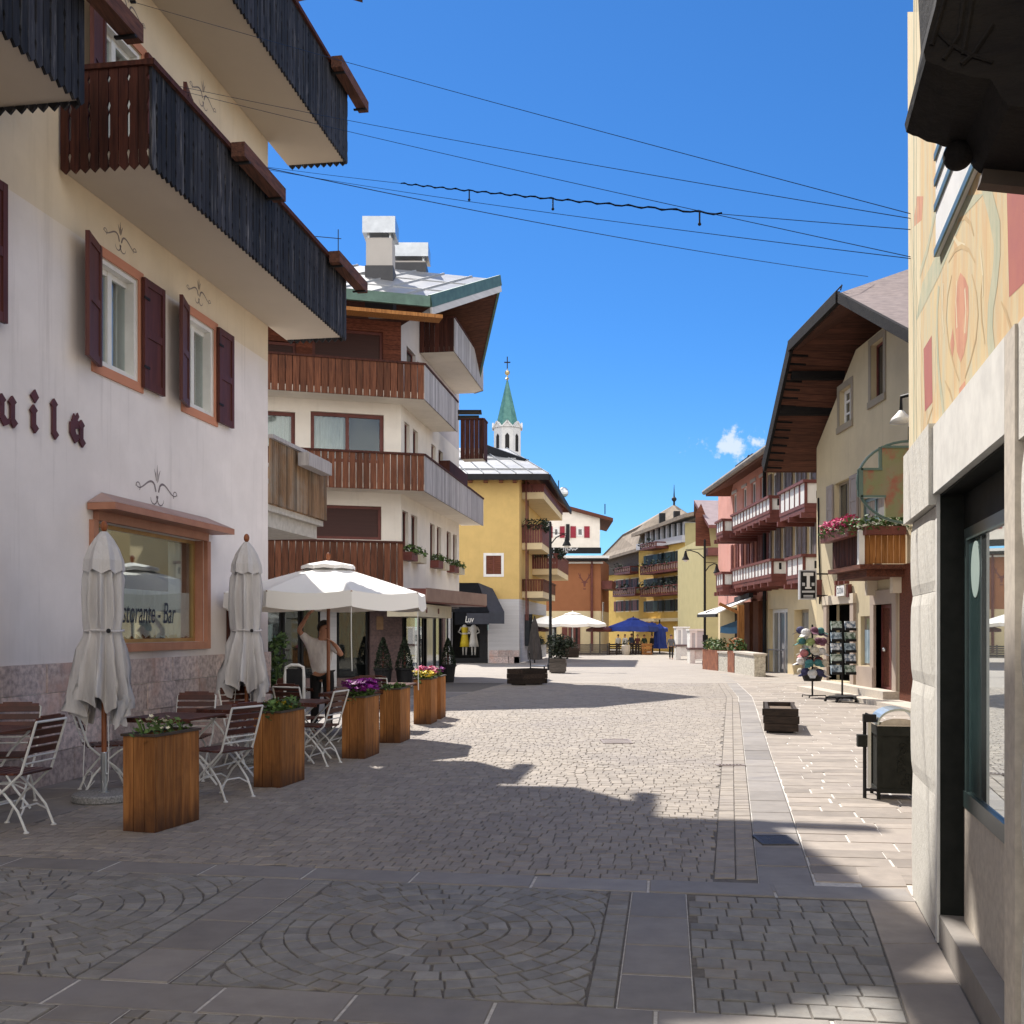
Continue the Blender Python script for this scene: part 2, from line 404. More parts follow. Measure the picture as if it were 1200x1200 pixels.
m_greenmetal = mat('green_patina_fascia', (.10,.17,.14), (.07,.12,.10), rough=.5, metal=.3)
m_shingle = mat('pinkish_shingle_roof', (.235,.185,.17), (.15,.115,.108), rough=.8, scale=5, stretch=(1,1,4), tone=.3, bump=.4)
m_brownroof = mat('grey_brown_roof', (.27,.235,.20), (.17,.15,.13), rough=.8, scale=3, tone=.2, bump=.3)
m_teal = mat('green_copper_spire', (.10,.25,.22), (.055,.16,.145), rough=.6, scale=2)
m_towerwhite = stucco('pale_tower_plaster', (.60,.60,.60))
m_gold = mat('gilded_ball', (.55,.45,.25), (.45,.36,.2), rough=.3, metal=.8)
m_yellowwall = stucco('ochre_yellow_wall', (.62,.44,.17), (.53,.37,.14))
m_palegrey = mat('pale_grey_cladding', (.52,.52,.53), (.44,.44,.45), rough=.7, scale=1, stretch=(.2,.2,9))
m_orange = stucco('burnt_orange_wall', (.32,.135,.065), (.26,.105,.052))
m_hotelyellow = stucco('sunny_yellow_wall', (.64,.43,.12), (.53,.34,.09))
m_olive = stucco('olive_cream_wall', (.45,.39,.20))
m_redshut = mat('crimson_shutter', (.32,.012,.035), (.24,.01,.03), rough=.5)
m_greenshut = mat('dark_green_shutter', (.022,.034,.026), (.02,.035,.025), rough=.5)
m_pinkwall = stucco('dusty_pink_wall', (.64,.32,.26), (.54,.23,.175))
m_creamwall = stucco('warm_cream_wall', (.70,.58,.36), (.60,.49,.30))
m_gablewall = stucco('sandy_grey_wall', (.56,.475,.315), (.46,.385,.265))
m_brownpaint = mat('red_brown_paint', (.16,.045,.035), (.11,.03,.024), rough=.55, scale=3)
m_slatwhite = mat('white_balcony_panel', (.74,.72,.68), (.64,.62,.58), rough=.6, scale=2, stretch=(5,5,.5))
m_stonejamb = stucco('rose_stone_jamb', (.42,.34,.28), (.33,.26,.22))
m_palestone = mat('pale_hammered_stone', (.61,.585,.53), (.52,.495,.44), scale=26, rough=.85, bump=.35, bscale=45, bdist=.012, c3=(.50,.44,.37), s3=1.2, a3=(.55,.8))
m_smoothstone = mat('smooth_lintel_stone', (.70,.68,.63), (.58,.56,.52), scale=7, rough=.7, bump=.15, bscale=40, bdist=.004)
m_panelstone = mat('beige_stone_panel', (.56,.50,.42), (.44,.39,.33), scale=22, rough=.7)
m_rubble = mat('white_rubble_stone', (.66,.62,.52), (.34,.30,.24), scale=13, rough=.9, bump=.8, bscale=13, bdist=.03)
m_corten = mat('rusty_corten_sheet', (.30,.105,.045), (.17,.055,.028), scale=4, rough=.8)
m_navy = mat('navy_blue_canvas', (.035,.07,.34), (.025,.05,.27), rough=.75, scale=2)
m_awningblack = mat('black_awning_canvas', (.009,.010,.013), (.006,.007,.009), rough=.85, spec=.1)
m_awningedge = mat('slate_awning_edge', (.035,.04,.055), (.028,.03,.042), rough=.7)
m_creamsign = mat('cream_fascia_board', (.58,.52,.38), (.50,.45,.33), rough=.6)
m_porphyry = mat('maroon_stone_pillar', (.16,.10,.095), (.09,.06,.06), scale=14, rough=.6, tone=.3)
m_skin = mat('skin', (.50,.25,.16), (.44,.21,.13), rough=.55, scale=8)
m_hair = mat('dark_hair', (.018,.012,.010), (.01,.008,.007), rough=.6, scale=30)
m_shirtw = mat('white_cotton_shirt', (.82,.79,.78), (.60,.56,.57), rough=.85, scale=6, stretch=(2,2,.7), bump=.3)
m_trouser = mat('black_trousers', (.012,.012,.014), (.008,.008,.009), rough=.8)
m_shoe = mat('dark_leather_shoe', (.02,.016,.013), (.014,.011,.01), rough=.4)
m_clothgrey = mat('grey_jacket_cloth', (.13,.13,.14), (.09,.09,.10), rough=.85)
m_clothblue = mat('blue_grey_cloth', (.06,.085,.13), (.045,.06,.1), rough=.85)
m_clothred = mat('dark_red_cloth', (.10,.025,.025), (.07,.018,.018), rough=.85)
m_clothgreen = mat('dark_green_cloth', (.03,.05,.03), (.02,.035,.022), rough=.85)
m_clothwhite = mat('pale_cloth', (.62,.60,.56), (.55,.53,.5), rough=.85)
m_binblack = mat('cast_iron_black_paint', (.020,.021,.018), (.012,.013,.011), rough=.65, spec=.15, scale=10)
m_binsteel = mat('brushed_steel_lid', (.50,.57,.60), (.40,.46,.49), rough=.32, metal=.85, scale=2)
m_troughwood = woodv('tarred_trough_planks', (.045,.03,.022), (.016,.011,.009), tone=.4, hor='x')
m_troughgrey = woodv('greyed_trough_planks', (.17,.15,.135), (.08,.07,.065), tone=.4, hor='x')
m_garnet = mat('green_glass_frame', (.10,.16,.15), (.07,.12,.11), rough=.3)
m_carved = mat('blackened_carved_timber', (.010,.009,.010), (.016,.014,.013), rough=.8, spec=.12, scale=4, stretch=(1,1,3), bump=.5, bscale=14, c3=(.02,.017,.015), s3=2.5, a3=(.6,.85))

# damp dark foot of the larch planters
def foot_stain(m, h0, h1, col):
    nt = m.node_tree; N = nt.nodes; L = nt.links; b = N['Principled BSDF']; src = b.inputs['Base Color'].links[0].from_socket
    tc = N.new('ShaderNodeTexCoord'); sx = N.new('ShaderNodeSeparateXYZ'); L.new(tc.outputs['Object'], sx.inputs[0])
    nz = N.new('ShaderNodeTexNoise'); nz.inputs['Scale'].default_value = 6; nz.inputs['Detail'].default_value = 5; mp = N.new('ShaderNodeMapping'); mp.inputs['Scale'].default_value = (2,2,.5); L.new(tc.outputs['Object'], mp.inputs[0]); L.new(mp.outputs[0], nz.inputs['Vector'])
    ma = N.new('ShaderNodeMath'); ma.operation = 'MULTIPLY_ADD'; L.new(nz.outputs['Fac'], ma.inputs[0]); ma.inputs[1].default_value = -.35; L.new(sx.outputs['Z'], ma.inputs[2])
    mr = N.new('ShaderNodeMapRange'); mr.interpolation_type = 'SMOOTHSTEP'; mr.inputs['From Min'].default_value = h1-.17; mr.inputs['From Max'].default_value = h0-.17; L.new(ma.outputs[0], mr.inputs['Value'])
    mx = N.new('ShaderNodeMix'); mx.data_type = 'RGBA'; L.new(mr.outputs['Result'], mx.inputs['Factor']); L.new(src, mx.inputs['A']); mx.inputs['B'].default_value = (*col,1); L.new(mx.outputs['Result'], b.inputs['Base Color'])
foot_stain(m_planter, -.06, .24, (.075,.032,.016))
foot_stain(m_plaster_low, 1.0, 1.9, (.60,.56,.55))

# the two wall paints run softly into each other below the first balcony
def blend_height(m, other, z0, z1):
    nt = m.node_tree; N = nt.nodes; L = nt.links; b = N['Principled BSDF']; src = b.inputs['Base Color'].links[0].from_socket
    tc = N.new('ShaderNodeTexCoord'); sx = N.new('ShaderNodeSeparateXYZ'); L.new(tc.outputs['Object'], sx.inputs[0])
    nz = N.new('ShaderNodeTexNoise'); nz.inputs['Scale'].default_value = 1.1; nz.inputs['Detail'].default_value = 5; L.new(tc.outputs['Object'], nz.inputs['Vector'])
    ma = N.new('ShaderNodeMath'); ma.operation = 'MULTIPLY_ADD'; L.new(nz.outputs['Fac'], ma.inputs[0]); ma.inputs[1].default_value = .9; L.new(sx.outputs['Z'], ma.inputs[2])
    mr = N.new('ShaderNodeMapRange'); mr.interpolation_type = 'SMOOTHSTEP'; mr.inputs['From Min'].default_value = z0+.45; mr.inputs['From Max'].default_value = z1+.45; L.new(ma.outputs[0], mr.inputs['Value'])
    mx = N.new('ShaderNodeMix'); mx.data_type = 'RGBA'; L.new(mr.outputs['Result'], mx.inputs['Factor']); L.new(src, mx.inputs['A']); mx.inputs['B'].default_value = (*other,1); L.new(mx.outputs['Result'], b.inputs['Base Color'])
blend_height(m_plaster_low, (.74,.63,.49), 5.2, 6.4)
# rain streaks and a grimy foot on the big plaster wall
def streaks(m, col, amt):
    nt = m.node_tree; N = nt.nodes; L = nt.links; b = N['Principled BSDF']; src = b.inputs['Base Color'].links[0].from_socket
    tc = N.new('ShaderNodeTexCoord'); mp = N.new('ShaderNodeMapping'); mp.inputs['Scale'].default_value = (3.2,3.2,.16); L.new(tc.outputs['Object'], mp.inputs[0])
    nz = N.new('ShaderNodeTexNoise'); nz.inputs['Scale'].default_value = 1.6; nz.inputs['Detail'].default_value = 8; nz.inputs['Roughness'].default_value = .7; L.new(mp.outputs[0], nz.inputs['Vector'])
    mr = N.new('ShaderNodeMapRange'); mr.inputs['From Min'].default_value = .56; mr.inputs['From Max'].default_value = .82; mr.inputs['To Max'].default_value = amt; L.new(nz.outputs['Fac'], mr.inputs['Value'])
    mx = N.new('ShaderNodeMix'); mx.data_type = 'RGBA'; L.new(mr.outputs['Result'], mx.inputs['Factor']); L.new(src, mx.inputs['A']); mx.inputs['B'].default_value = (*col,1); L.new(mx.outputs['Result'], b.inputs['Base Color'])
streaks(m_plaster_low, (.42,.38,.36), .62); streaks(m_plaster_up, (.45,.36,.24), .45); streaks(m_whiteplaster, (.48,.44,.38), .4); streaks(m_gablewall, (.28,.24,.18), .5); streaks(m_yellowwall, (.42,.29,.10), .4); streaks(m_creamwall, (.45,.36,.22), .4)
# ---------------------------------------------------------------- ground
m_mortar = mat('dark_joint_sand', (.175,.157,.138), (.12,.108,.096), scale=25, rough=1)
m_mortar_pale = mat('pale_joint_mortar', (.66,.62,.56), (.45,.43,.40), scale=25, rough=1)
m_cobble = mat('porphyry_cobbles', (.325,.283,.235), (.26,.227,.193), scale=7, rough=.72, tone=.14, bump=.4, bscale=55, bdist=.006, c3=(.25,.22,.197), s3=.45, a3=(.48,.72), spec=.35)
m_cobble2 = mat('grey_setts', (.275,.262,.238), (.21,.198,.182), scale=9, rough=.7, tone=.17, bump=.4, bscale=55, bdist=.006, c3=(.24,.20,.155), s3=.9, a3=(.5,.72), spec=.35)
m_slabs = mat('grey_stone_slabs', (.27,.245,.218), (.22,.198,.178), scale=5, rough=.66, tone=.22, bump=.2, bscale=70, bdist=.004, c3=(.22,.205,.20), s3=.8, a3=(.5,.75))
m_paveslab = mat('beige_pavement_slabs', (.325,.28,.235), (.26,.225,.19), scale=6, rough=.72, tone=.2, bump=.3, bscale=50, bdist=.005, c3=(.24,.205,.18), s3=.7, a3=(.5,.75))

def gz(x, y, z=0.0): return (x, y, g(y)+z)
def stone(m, q, z=0.0, b=.005, dep=.0075, amp=.5, joint=.0026):
    """one stone: a quad (4 ground points), worn edges, down into its joint"""
    cx = sum(p[0] for p in q)/4; cy = sum(p[1] for p in q)/4
    def ins(p, d):
        dx, dy = cx-p[0], cy-p[1]; l = math.hypot(dx,dy) or 1e-6
        k = min(d*1.3/l, .6); return (p[0]+dx*k, p[1]+dy*k)
    m.tone = R.gauss(0, amp); m.tone = max(-1.3, min(1.3, m.tone))
    dz = R.uniform(-.0022,.0022)
    lo = [gz(*ins(p, joint), z-dep) for p in q]; mid = [gz(*ins(p, joint+.002), z-b*.45+dz) for p in q]; hi = [gz(*ins(p, joint+b), z+dz) for p in q]
    fs = [(8,9,10,11)]
    for i in range(4):
        j = (i+1) % 4; fs += [(i,j,4+j,4+i),(4+i,4+j,8+j,8+i)]
    m.add(lo+mid+hi, fs)

# street frame near the camera, centred on the round stone of the middle panel
PO = Vector((-.38,5.5)); PV = Vector((.15,.9887)).normalized(); PR = Vector((PV.y,-PV.x))
def pw(u, v): p = PO+PR*u+PV*v; return (p.x, p.y)
def puv(x, y): d = Vector((x,y))-PO; return d.dot(PR), d.dot(PV)
A_X = lambda y: -6.42+.154*y          # foot of the left house
def kerb_x(y):                         # left edge of the smooth strip beside the right pavement
    if y < 25: return .17+.214*y
    return .17+.214*25+.175*(y-25)
D_X = lambda y: .855+.254*y

base = MB()
ys = [-40,-4,0,10,22,30,46,70,110,200,600,4000]
for a, b in zip(ys, ys[1:]):
    base.quad((-3000 if a > 100 else -400, a, g(a)-.0085), (3000 if a > 100 else 400, a, g(a)-.0085), (3000 if b > 100 else 400, b, g(b)-.0085), (-3000 if b > 100 else -400, b, g(b)-.0085))
tag(base.build('ground', m_mortar), kind='structure')

# main street: fan-laid cobbles from the first cross strip on
st = MB()
lane = 1.9; rowd = .125
Y_END = 33.0
def street_ok(x, y):
    u, v = puv(x, y)
    return v > 1.245 and x < kerb_x(y)-.28 and x > A_X(y)+1.15 and y < Y_END
LB = {}
def lb(li, k):
    if (li, k) not in LB: LB[(li, k)] = R.uniform(-.075,.075)
    return LB[(li, k)]
for li in range(-5, 5):
    u0 = .1+li*lane; sg = 1 if li % 2 else 1
    for k in range(-3, 240):
        vmid = 1.2+k*rowd
        if vmid > 30: break
        wmin, wmax = (.10,.13) if vmid < 13 else (.14,.19)
        xa, xe = lb(li,k), lane+lb(li+1,k)
        xs = [xa, xa+R.uniform(wmin*.8, wmax)]
        while xs[-1] < xe-.05: xs.append(xs[-1]+R.uniform(wmin, wmax))
        if xs[-1]-xe > .055 and len(xs) > 2: xs.pop()
        xs[-1] = xe
        def cp(uu, kk):
            x = (uu/lane-.5)*2
            return u0+uu, 1.2+kk*rowd+.16*(1-x*x)+.012*math.sin(kk*.55+li*2+uu*1.3)
        for a_, b_ in zip(xs, xs[1:]):
            a, b, c, d = cp(a_,k), cp(b_,k), cp(b_,k+1), cp(a_,k+1)
            q = []
            for e in (a, b, c, d):
                x, y = pw(e[0]+R.uniform(-.005,.005), e[1]+R.uniform(-.004,.004)); u, v = puv(x, y)
                if v < 1.245: x, y = pw(u, 1.245)
                q.append([x, y])
            lim = kerb_x(q[0][1])-.283; lo = A_X(q[0][1])+1.15
            if q[0][0] > lim-.04 or q[1][0] < lo+.03 or q[0][1] > Y_END or puv(*q[3])[1] < 1.28: continue
            for p in q: p[0] = max(lo, min(p[0], kerb_x(p[1])-.283))
            stone(st, q)
# two straight rows along the kerb strip
y = 5.0
for row in (0, 1):
    y = 6.2
    while y < Y_END:
        ln = R.uniform(.10,.15) if row == 0 else R.uniform(.11,.17)
        x1 = lambda yy: kerb_x(yy)-.14*row-.002
        q = [(x1(y)-.138,y),(x1(y),y),(x1(y+ln),y+ln),(x1(y+ln)-.138,y+ln)]
        if puv(*q[0])[1] > 1.235: stone(st, q)
        y += ln
tag(st.build('street', m_cobble), kind='structure')

# street beyond: one sheet with laid rows in the material
def brickmat(name, c1, c2, mort, sx, sy, rot):
    m = bpy.data.materials.new(name); m.use_nodes = True; N = m.node_tree.nodes; L = m.node_tree.links; b = N['Principled BSDF']; b.inputs['Roughness'].default_value = .75
    tc = N.new('ShaderNodeTexCoord'); mp = N.new('ShaderNodeMapping'); mp.inputs['Rotation'].default_value = (0,0,rot); L.new(tc.outputs['Object'], mp.inputs['Vector'])
    br = N.new('ShaderNodeTexBrick'); br.inputs['Color1'].default_value = (*c1,1); br.inputs['Color2'].default_value = (*c2,1); br.inputs['Mortar'].default_value = (*mort,1)
    br.inputs['Scale'].default_value = 1; br.inputs['Brick Width'].default_value = sx; br.inputs['Row Height'].default_value = sy; br.inputs['Mortar Size'].default_value = .008
    nz = N.new('ShaderNodeTexNoise'); nz.inputs['Scale'].default_value = .7; nz.inputs['Detail'].default_value = 7
    L.new(mp.outputs['Vector'], br.inputs['Vector']); L.new(tc.outputs['Object'], nz.inputs['Vector'])
    mx = N.new('ShaderNodeMix'); mx.data_type = 'RGBA'; mx.blend_type = 'MULTIPLY'; mx.inputs['Factor'].default_value = .35
    L.new(br.outputs['Color'], mx.inputs['A']); L.new(nz.outputs['Fac'], mx.inputs['B']); L.new(mx.outputs['Result'], b.inputs['Base Color'])
    return m
m_far_paving = brickmat('far_cobbles', (.395,.345,.29), (.335,.295,.25), (.27,.24,.21), .13, .14, .125)
fp = MB()
for a, b in zip([Y_END,46,70,95,140,260], [46,70,95,140,260,400]):
    fp.quad((-60,a,g(a)),(60,a,g(a)),(60,b,g(b)),(-60,b,g(b)))
tag(fp.build('far_street', m_far_paving), kind='structure')

# cross strips and longitudinal strips of smooth slabs
sl = MB(); mo = MB()
def strip(p0, p1, q0, q1, ln, joint=.006):
    """slabs between the edges p0->p1 and q0->q1"""
    L = (Vector(p1)-Vector(p0)).length; t = 0
    mo.quad(gz(*p0,-.0062), gz(*p1,-.0062), gz(*q1,-.0062), gz(*q0,-.0062))
    while t < L-.02:
        d = min(R.uniform(ln*.85, ln*1.15), L-t)
        if L-t-d < ln*.3: d = L-t
        f = lambda a, b, s: (a[0]+(b[0]-a[0])*s/L, a[1]+(b[1]-a[1])*s/L)
        stone(sl, [f(p0,p1,t), f(p0,p1,t+d), f(q0,q1,t+d), f(q0,q1,t)], b=.006, amp=.45, joint=joint)
        t += d
V1, V2 = .93, 1.235
strip(pw(-6.2,V1), pw(2.66,V1), pw(-6.2,V2), pw(2.66,V2), .72)
strip(pw(-6.2,-1.34), pw(2.75,-1.34), pw(-6.2,-1.03), pw(2.75,-1.03), .66)
for ua in (-1.39+.02, .985, -3.74):
    strip(pw(ua,-1.025), pw(ua,V1-.005), pw(ua+.33,-1.025), pw(ua+.33,V1-.005), .5)
    strip(pw(ua,-4.6), pw(ua,-1.345), pw(ua+.33,-4.6), pw(ua+.33,-1.345), .5)
# strip between street and right pavement
yy = [6.27,9,13,18,25,33,42]
for a, b in zip(yy, yy[1:]):
    w = lambda y: .345 if y < 12 else .33
    strip((kerb_x(a)+.003,a),(kerb_x(b)+.003,b),(kerb_x(a)+w(a),a-.04),(kerb_x(b)+w(b),b-.04), .62)
tag(sl.build('paving_strips', m_slabs), kind='structure')

# panels with rings of setts round a disc, and the straight-laid panel
def stone2(m, q): stone(m, q, b=.005, dep=.011, amp=.55, joint=.0036)
pn = MB()
def ring_panel(uc, vc, u0, u1, v0, v1):
    # disc
    n = 26; pn.tone = .3
    ring = [pw(uc+.128*math.cos(2*math.pi*i/n), vc+.128*math.sin(2*math.pi*i/n)) for i in range(n)]
    r2 = [pw(uc+.135*math.cos(2*math.pi*i/n), vc+.135*math.sin(2*math.pi*i/n)) for i in range(n)]
    pn.add([gz(*p,.002) for p in ring]+[gz(*p,-.012) for p in r2], [tuple(range(n))]+[(i+n,(i+1) % n+n,(i+1) % n,i) for i in range(n)])
    border = .125
    for side in (0,1):
        y = v0
        while y < v1-.03:
            d = R.uniform(.085,.125); d = min(d, v1-y)
            ua = u1-border if side else u0
            stone2(pn, [pw(ua,y),pw(ua+border,y),pw(ua+border,y+d),pw(ua,y+d)]); y += d
    a0, a1 = u0+border+.003, u1-border-.003
    r = .142
    while r < 1.6:
        dr = R.uniform(.108,.122); n = max(7, int(2*math.pi*(r+dr/2)/.125)); ph = R.random()*6
        for i in range(n):
            t0 = ph+2*math.pi*i/n; t1 = ph+2*math.pi*(i+1)/n; tm = (t0+t1)/2
            if not (a0-.045 < uc+(r+dr/2)*math.cos(tm) < a1+.045 and v0-.045 < vc+(r+dr/2)*math.sin(tm) < v1+.045): continue
            q = []
            for (rr, tt) in ((r,t0),(r+dr,t0),(r+dr,t1),(r,t1)):
                uu = min(max(uc+rr*math.cos(tt)+R.uniform(-.006,.006), a0), a1); vv = min(max(vc+rr*math.sin(tt)+R.uniform(-.006,.006), v0), v1)
                q.append(pw(uu, vv))
            if max(p_[0] for p_ in q)-min(p_[0] for p_ in q) < .02: continue
            stone2(pn, [q[0],q[1],q[2],q[3]])
        r += dr
ring_panel(0, 0, -1.03, .98, -1.02, V1-.01)
ring_panel(-2.38, 0, -3.40, -1.375, -1.02, V1-.01)
def rows_panel(u0, ufun, v0, v1, rd=.145, ln=.125):
    v = v0
    while v < v1-.04:
        d = min(R.uniform(rd*.9, rd*1.1), v1-v); u = u0-R.uniform(0,ln*.7)
        while u < ufun(v):
            l = R.uniform(ln*.8, ln*1.25); a = max(u,u0); e0_, e1_ = ufun(v), ufun(v+d)
            last = u+l > e0_-.05; b = u+l
            if b-a > .05:
                j = lambda uu, vv: pw(uu, min(max(vv+R.uniform(-.006,.006), v0), v1))
                stone2(pn, [j(a,v), j(e0_ if last else b,v), j(e1_ if last else b,v+d), j(a,v+d)])
            if last: break
            u += l
        v += d
def to_house(v):
    lo, hi = 0, 6
    for _ in range(24):
        mid = (lo+hi)/2; x, y = pw(mid, v)
        if x < D_X(y)-.30: lo = mid
        else: hi = mid
    return lo
rows_panel(1.32, to_house, -1.02, V1-.01)
rows_panel(1.32, to_house, -4.6, -1.345)
rows_panel(-1.03, lambda v: .98, -4.6, -1.345, .14, .125)
rows_panel(-3.40, lambda v: -1.375, -4.6, -1.345, .14, .125)
rows_panel(-6.4, lambda v: -3.75, -4.6, V1-.01, .14, .125)
tag(pn.build('sett_panels', m_cobble2), kind='structure')

# slabs at the foot of the houses and the right pavement
pv = MB()
y = 6.3
while y < 42:
    d = R.uniform(.2,.3) if y < 16 else R.uniform(.3,.45)
    x0 = lambda yy: kerb_x(yy)+(.345 if yy < 12 else .33)+.012
    xr = (D_X(6.2)+.15+(y-6.2)*.6) if y < 14 else 8.4 if y < 28.5 else 13
    xr = min(xr, 8.5) if y < 28.5 else xr
    x = x0(y)-R.uniform(0,.3); slope = -.13
    while x < xr:
        l = R.uniform(.45,.8); a = max(x, x0(y)); b = x+l
        if b-a > .06:
            yf = lambda xx, yv: yv+slope*(xx-x0(y))
            q = [(a,yf(a,y)),(b,yf(b,y)),(b+.21*d,yf(b,y+d)),(a+.21*d,yf(a,y+d))]
            if puv(*q[0])[1] > V2+.02 and puv(*q[1])[1] > V2+.02: stone(pv, q, b=.004, amp=.5, joint=R.choice([.003,.004,.011]))
        x += l
    y += d
# along the right-hand house and along the left-hand terrace
y = 1.0
while y < 6.4:
    d = R.uniform(.45,.62)
    stone(pv, [(D_X(y)-.295,y),(D_X(y)-.01,y),(D_X(y+d)-.01,y+d),(D_X(y+d)-.295,y+d)], b=.004); y += d
tag(pv.build('right_pavement', m_paveslab), kind='structure')
tp = MB(); y = 6.0
while y < 27:
    d = R.uniform(.5,.75); k = 0
    for x0, x1 in ((.01,.58),(.58,1.14)):
        f = lambda yy, a: A_X(yy)+a
        q = [(f(y,x0),y),(f(y,x1),y),(f(y+d,x1),y+d),(f(y+d,x0),y+d)]
        if puv(*q[1])[1] > V2+.03 and puv(*q[0])[1] > V2: stone(tp, q, b=.004, amp=.4)
    y += d
tag(tp.build('left_pavement', m_slabs), kind='structure')
mo.quad(gz(1.6,6.3,-.0062), gz(3.0,6.1,-.0062), gz(9,22,-.0062), gz(4.9,22,-.0062))
mo.quad(gz(4.9,22,-.0062), gz(9,22,-.0062), gz(12,33,-.0062), gz(7,33,-.0062))
mo.quad(gz(7,33,-.0062), gz(12,33,-.0062), gz(13,42,-.0062), gz(8.6,42,-.0062))
tag(mo.build('joint_mortar', m_mortar_pale), kind='structure')

# gratings and covers let into the paving
def grate(px, py, w, d, label, bars=9, m_=m_black):
    p = G(px, py); r = thing('drain_grate', label, 'drain grate', (p.x,p.y,g(p.y)))
    m = MB(); z = g(p.y)+.006
    m.box(p.x-w/2,p.x+w/2,p.y-d/2,p.y-d/2+.02,z-.01,z+.004); m.box(p.x-w/2,p.x+w/2,p.y+d/2-.02,p.y+d/2,z-.01,z+.004)
    m.box(p.x-w/2,p.x-w/2+.02,p.y-d/2+.02,p.y+d/2-.02,z-.01,z+.004); m.box(p.x+w/2-.02,p.x+w/2,p.y-d/2+.02,p.y+d/2-.02,z-.01,z+.004)
    m.build('frame', m_, r)
    m = MB()
    for i in range(bars):
        x = p.x-w/2+.03+(w-.06)*i/(bars-1); m.box(x-.008,x+.008,p.y-d/2+.02,p.y+d/2-.02,z-.009,z+.002)
    m.build('bars', m_, r)
m_cover = mat('grey_iron_cover', (.085,.085,.095), (.06,.06,.068), rough=.5, scale=12)
m_rustcover = mat('brownish_iron_cover', (.27,.225,.21), (.2,.165,.15), rough=.6, scale=6)
grate(908, 985, .27, .34, 'grey drain cover set in the smooth strip at the edge of the shade', 12, m_cover)
grate(856, 897, .34, .12, 'narrow drain slot beside the smooth strip in the sunlit street', 8, m_rustcover)
grate(722, 869, .42, .55, 'rusty square manhole grate in the middle of the sunlit cobbles', 14, m_rustcover)
# ================================================================ left house with the restaurant
A = Fr((-6.42,0), (.154,1))
uK = A.U(314)                                  # far corner of the facade
hA = thing('guest_house', 'guest house with pale plaster, weathered dark balconies, maroon shutters and a restaurant window', 'house', (A.O.x, A.O.y, 0))
# --- windows
def rct(px0, py0, px1, py1, w=0.0): return A.rect(px0, py0, px1, py1, w)
u0 = A.U(110); u1 = A.U(238.5)
RW = (u0+.0, u1, 1.44, 2.82)                   # restaurant window opening
fr_w = .10
W1 = [A.U(113), A.U(161), 0, 0]; W2 = [A.U(216.5), A.U(250), 0, 0]
hT1 = (A.H(108,281)+A.H(166,322))/2-.11; hB1 = (A.H(103,433)+A.H(163,460))/2+.11
hT2 = (A.H(212,352)+A.H(254,380))/2-.11; hB2 = (A.H(208,482)+A.H(252,498))/2+.11
W1[2:] = [hB1,hT1]; W2[2:] = [hB2,hT2]
up = 2.96
hT4 = A.H(260,158)-.12
W3 = [A.U(118), A.U(165), hT4-1.45, hT4]; W4 = [A.U(221), A.U(255), hT4-1.45, hT4]
W0 = [W1[0]-3.1, W1[1]-3.1, hB1, hT1]; W00 = [W3[0]-3.1, W3[1]-3.1, hT4-1.45, hT4]
H_BAND = 5.88
holes_low = [RW, W1, W2, W0]
holes_up = [W3, W4, W00]
m = MB(); A.wall(m, -4, uK, 0, H_BAND, [h for h in holes_low], rev=.25)
A.wall(m, -4, uK, 0, H_BAND, w=-9)
q = A.pt
m.quad(q(uK,0,0), q(uK,-9,0), q(uK,-9,H_BAND), q(uK,0,H_BAND)); m.quad(q(-4,-9,0), q(-4,0,0), q(-4,0,H_BAND), q(-4,-9,H_BAND))
m.build('lower_wall', m_plaster_low, hA)
m = MB(); HE = 12.35
A.wall(m, -4, uK, H_BAND, HE, holes_up, rev=.25)
A.wall(m, -4, uK, H_BAND, HE, w=-9)
for u in (uK, -4): m.add([q(u,0,H_BAND), q(u,-9,H_BAND), q(u,-9,HE), q(u,-4.5,HE+1.8), q(u,0,HE)], [(0,1,2,3,4)])
m.build('upper_wall', m_plaster_up, hA)
# --- marble plinth
m = MB()
hh = [0,.34,.62,.95,1.25]
for a, b in zip(hh, hh[1:]):
    u = -4.0
    while u < uK:
        l = min(R.uniform(.35,.95), uK-u)
        if uK-u-l < .2: l = uK-u
        m.tone = R.gauss(0,.55)
        A.box(m, u+.004, u+l-.004, .003, .05+R.uniform(-.006,.006), a+.003, b-.004 if b < 1.2 else b); u += l
m.build('marble_plinth', m_plinth, hA)
m = MB(); A.box(m, -4, uK, .001, .036, .0, 1.24); m.build('plinth_mortar', m_mortar_pale, hA)
# --- restaurant window
uL, uR, b0, b1 = RW
m = MB()
A.box(m,uL-fr_w,uL,.004,.06,b0-fr_w,b1); A.box(m,uR,uR+fr_w,.004,.06,b0-fr_w,b1); A.box(m,uL,uR,.004,.065,b0-fr_w,b0); A.box(m,uL-.02,uR+.02,.004,.07,b1,b1+.12)
A.box(m,uL,uL+.03,-.2,-.003,b0,b1); A.box(m,uR-.03,uR,-.2,-.003,b0,b1)
sw = m.build('shop_window', m_terra, hA)
m = MB()
for a,b,c,d in ((uL+.03,uL+.08,b0,b1),(uR-.08,uR-.03,b0,b1),(uL+.08,uR-.08,b0,b0+.05),(uL+.08,uR-.08,b1-.05,b1)): A.box(m,a,b,-.17,-.11,c+.002,d-.002)
m.build('brass_frame', mat('brass_window_frame', (.42,.26,.10), (.33,.20,.08), rough=.35, metal=.5), sw)
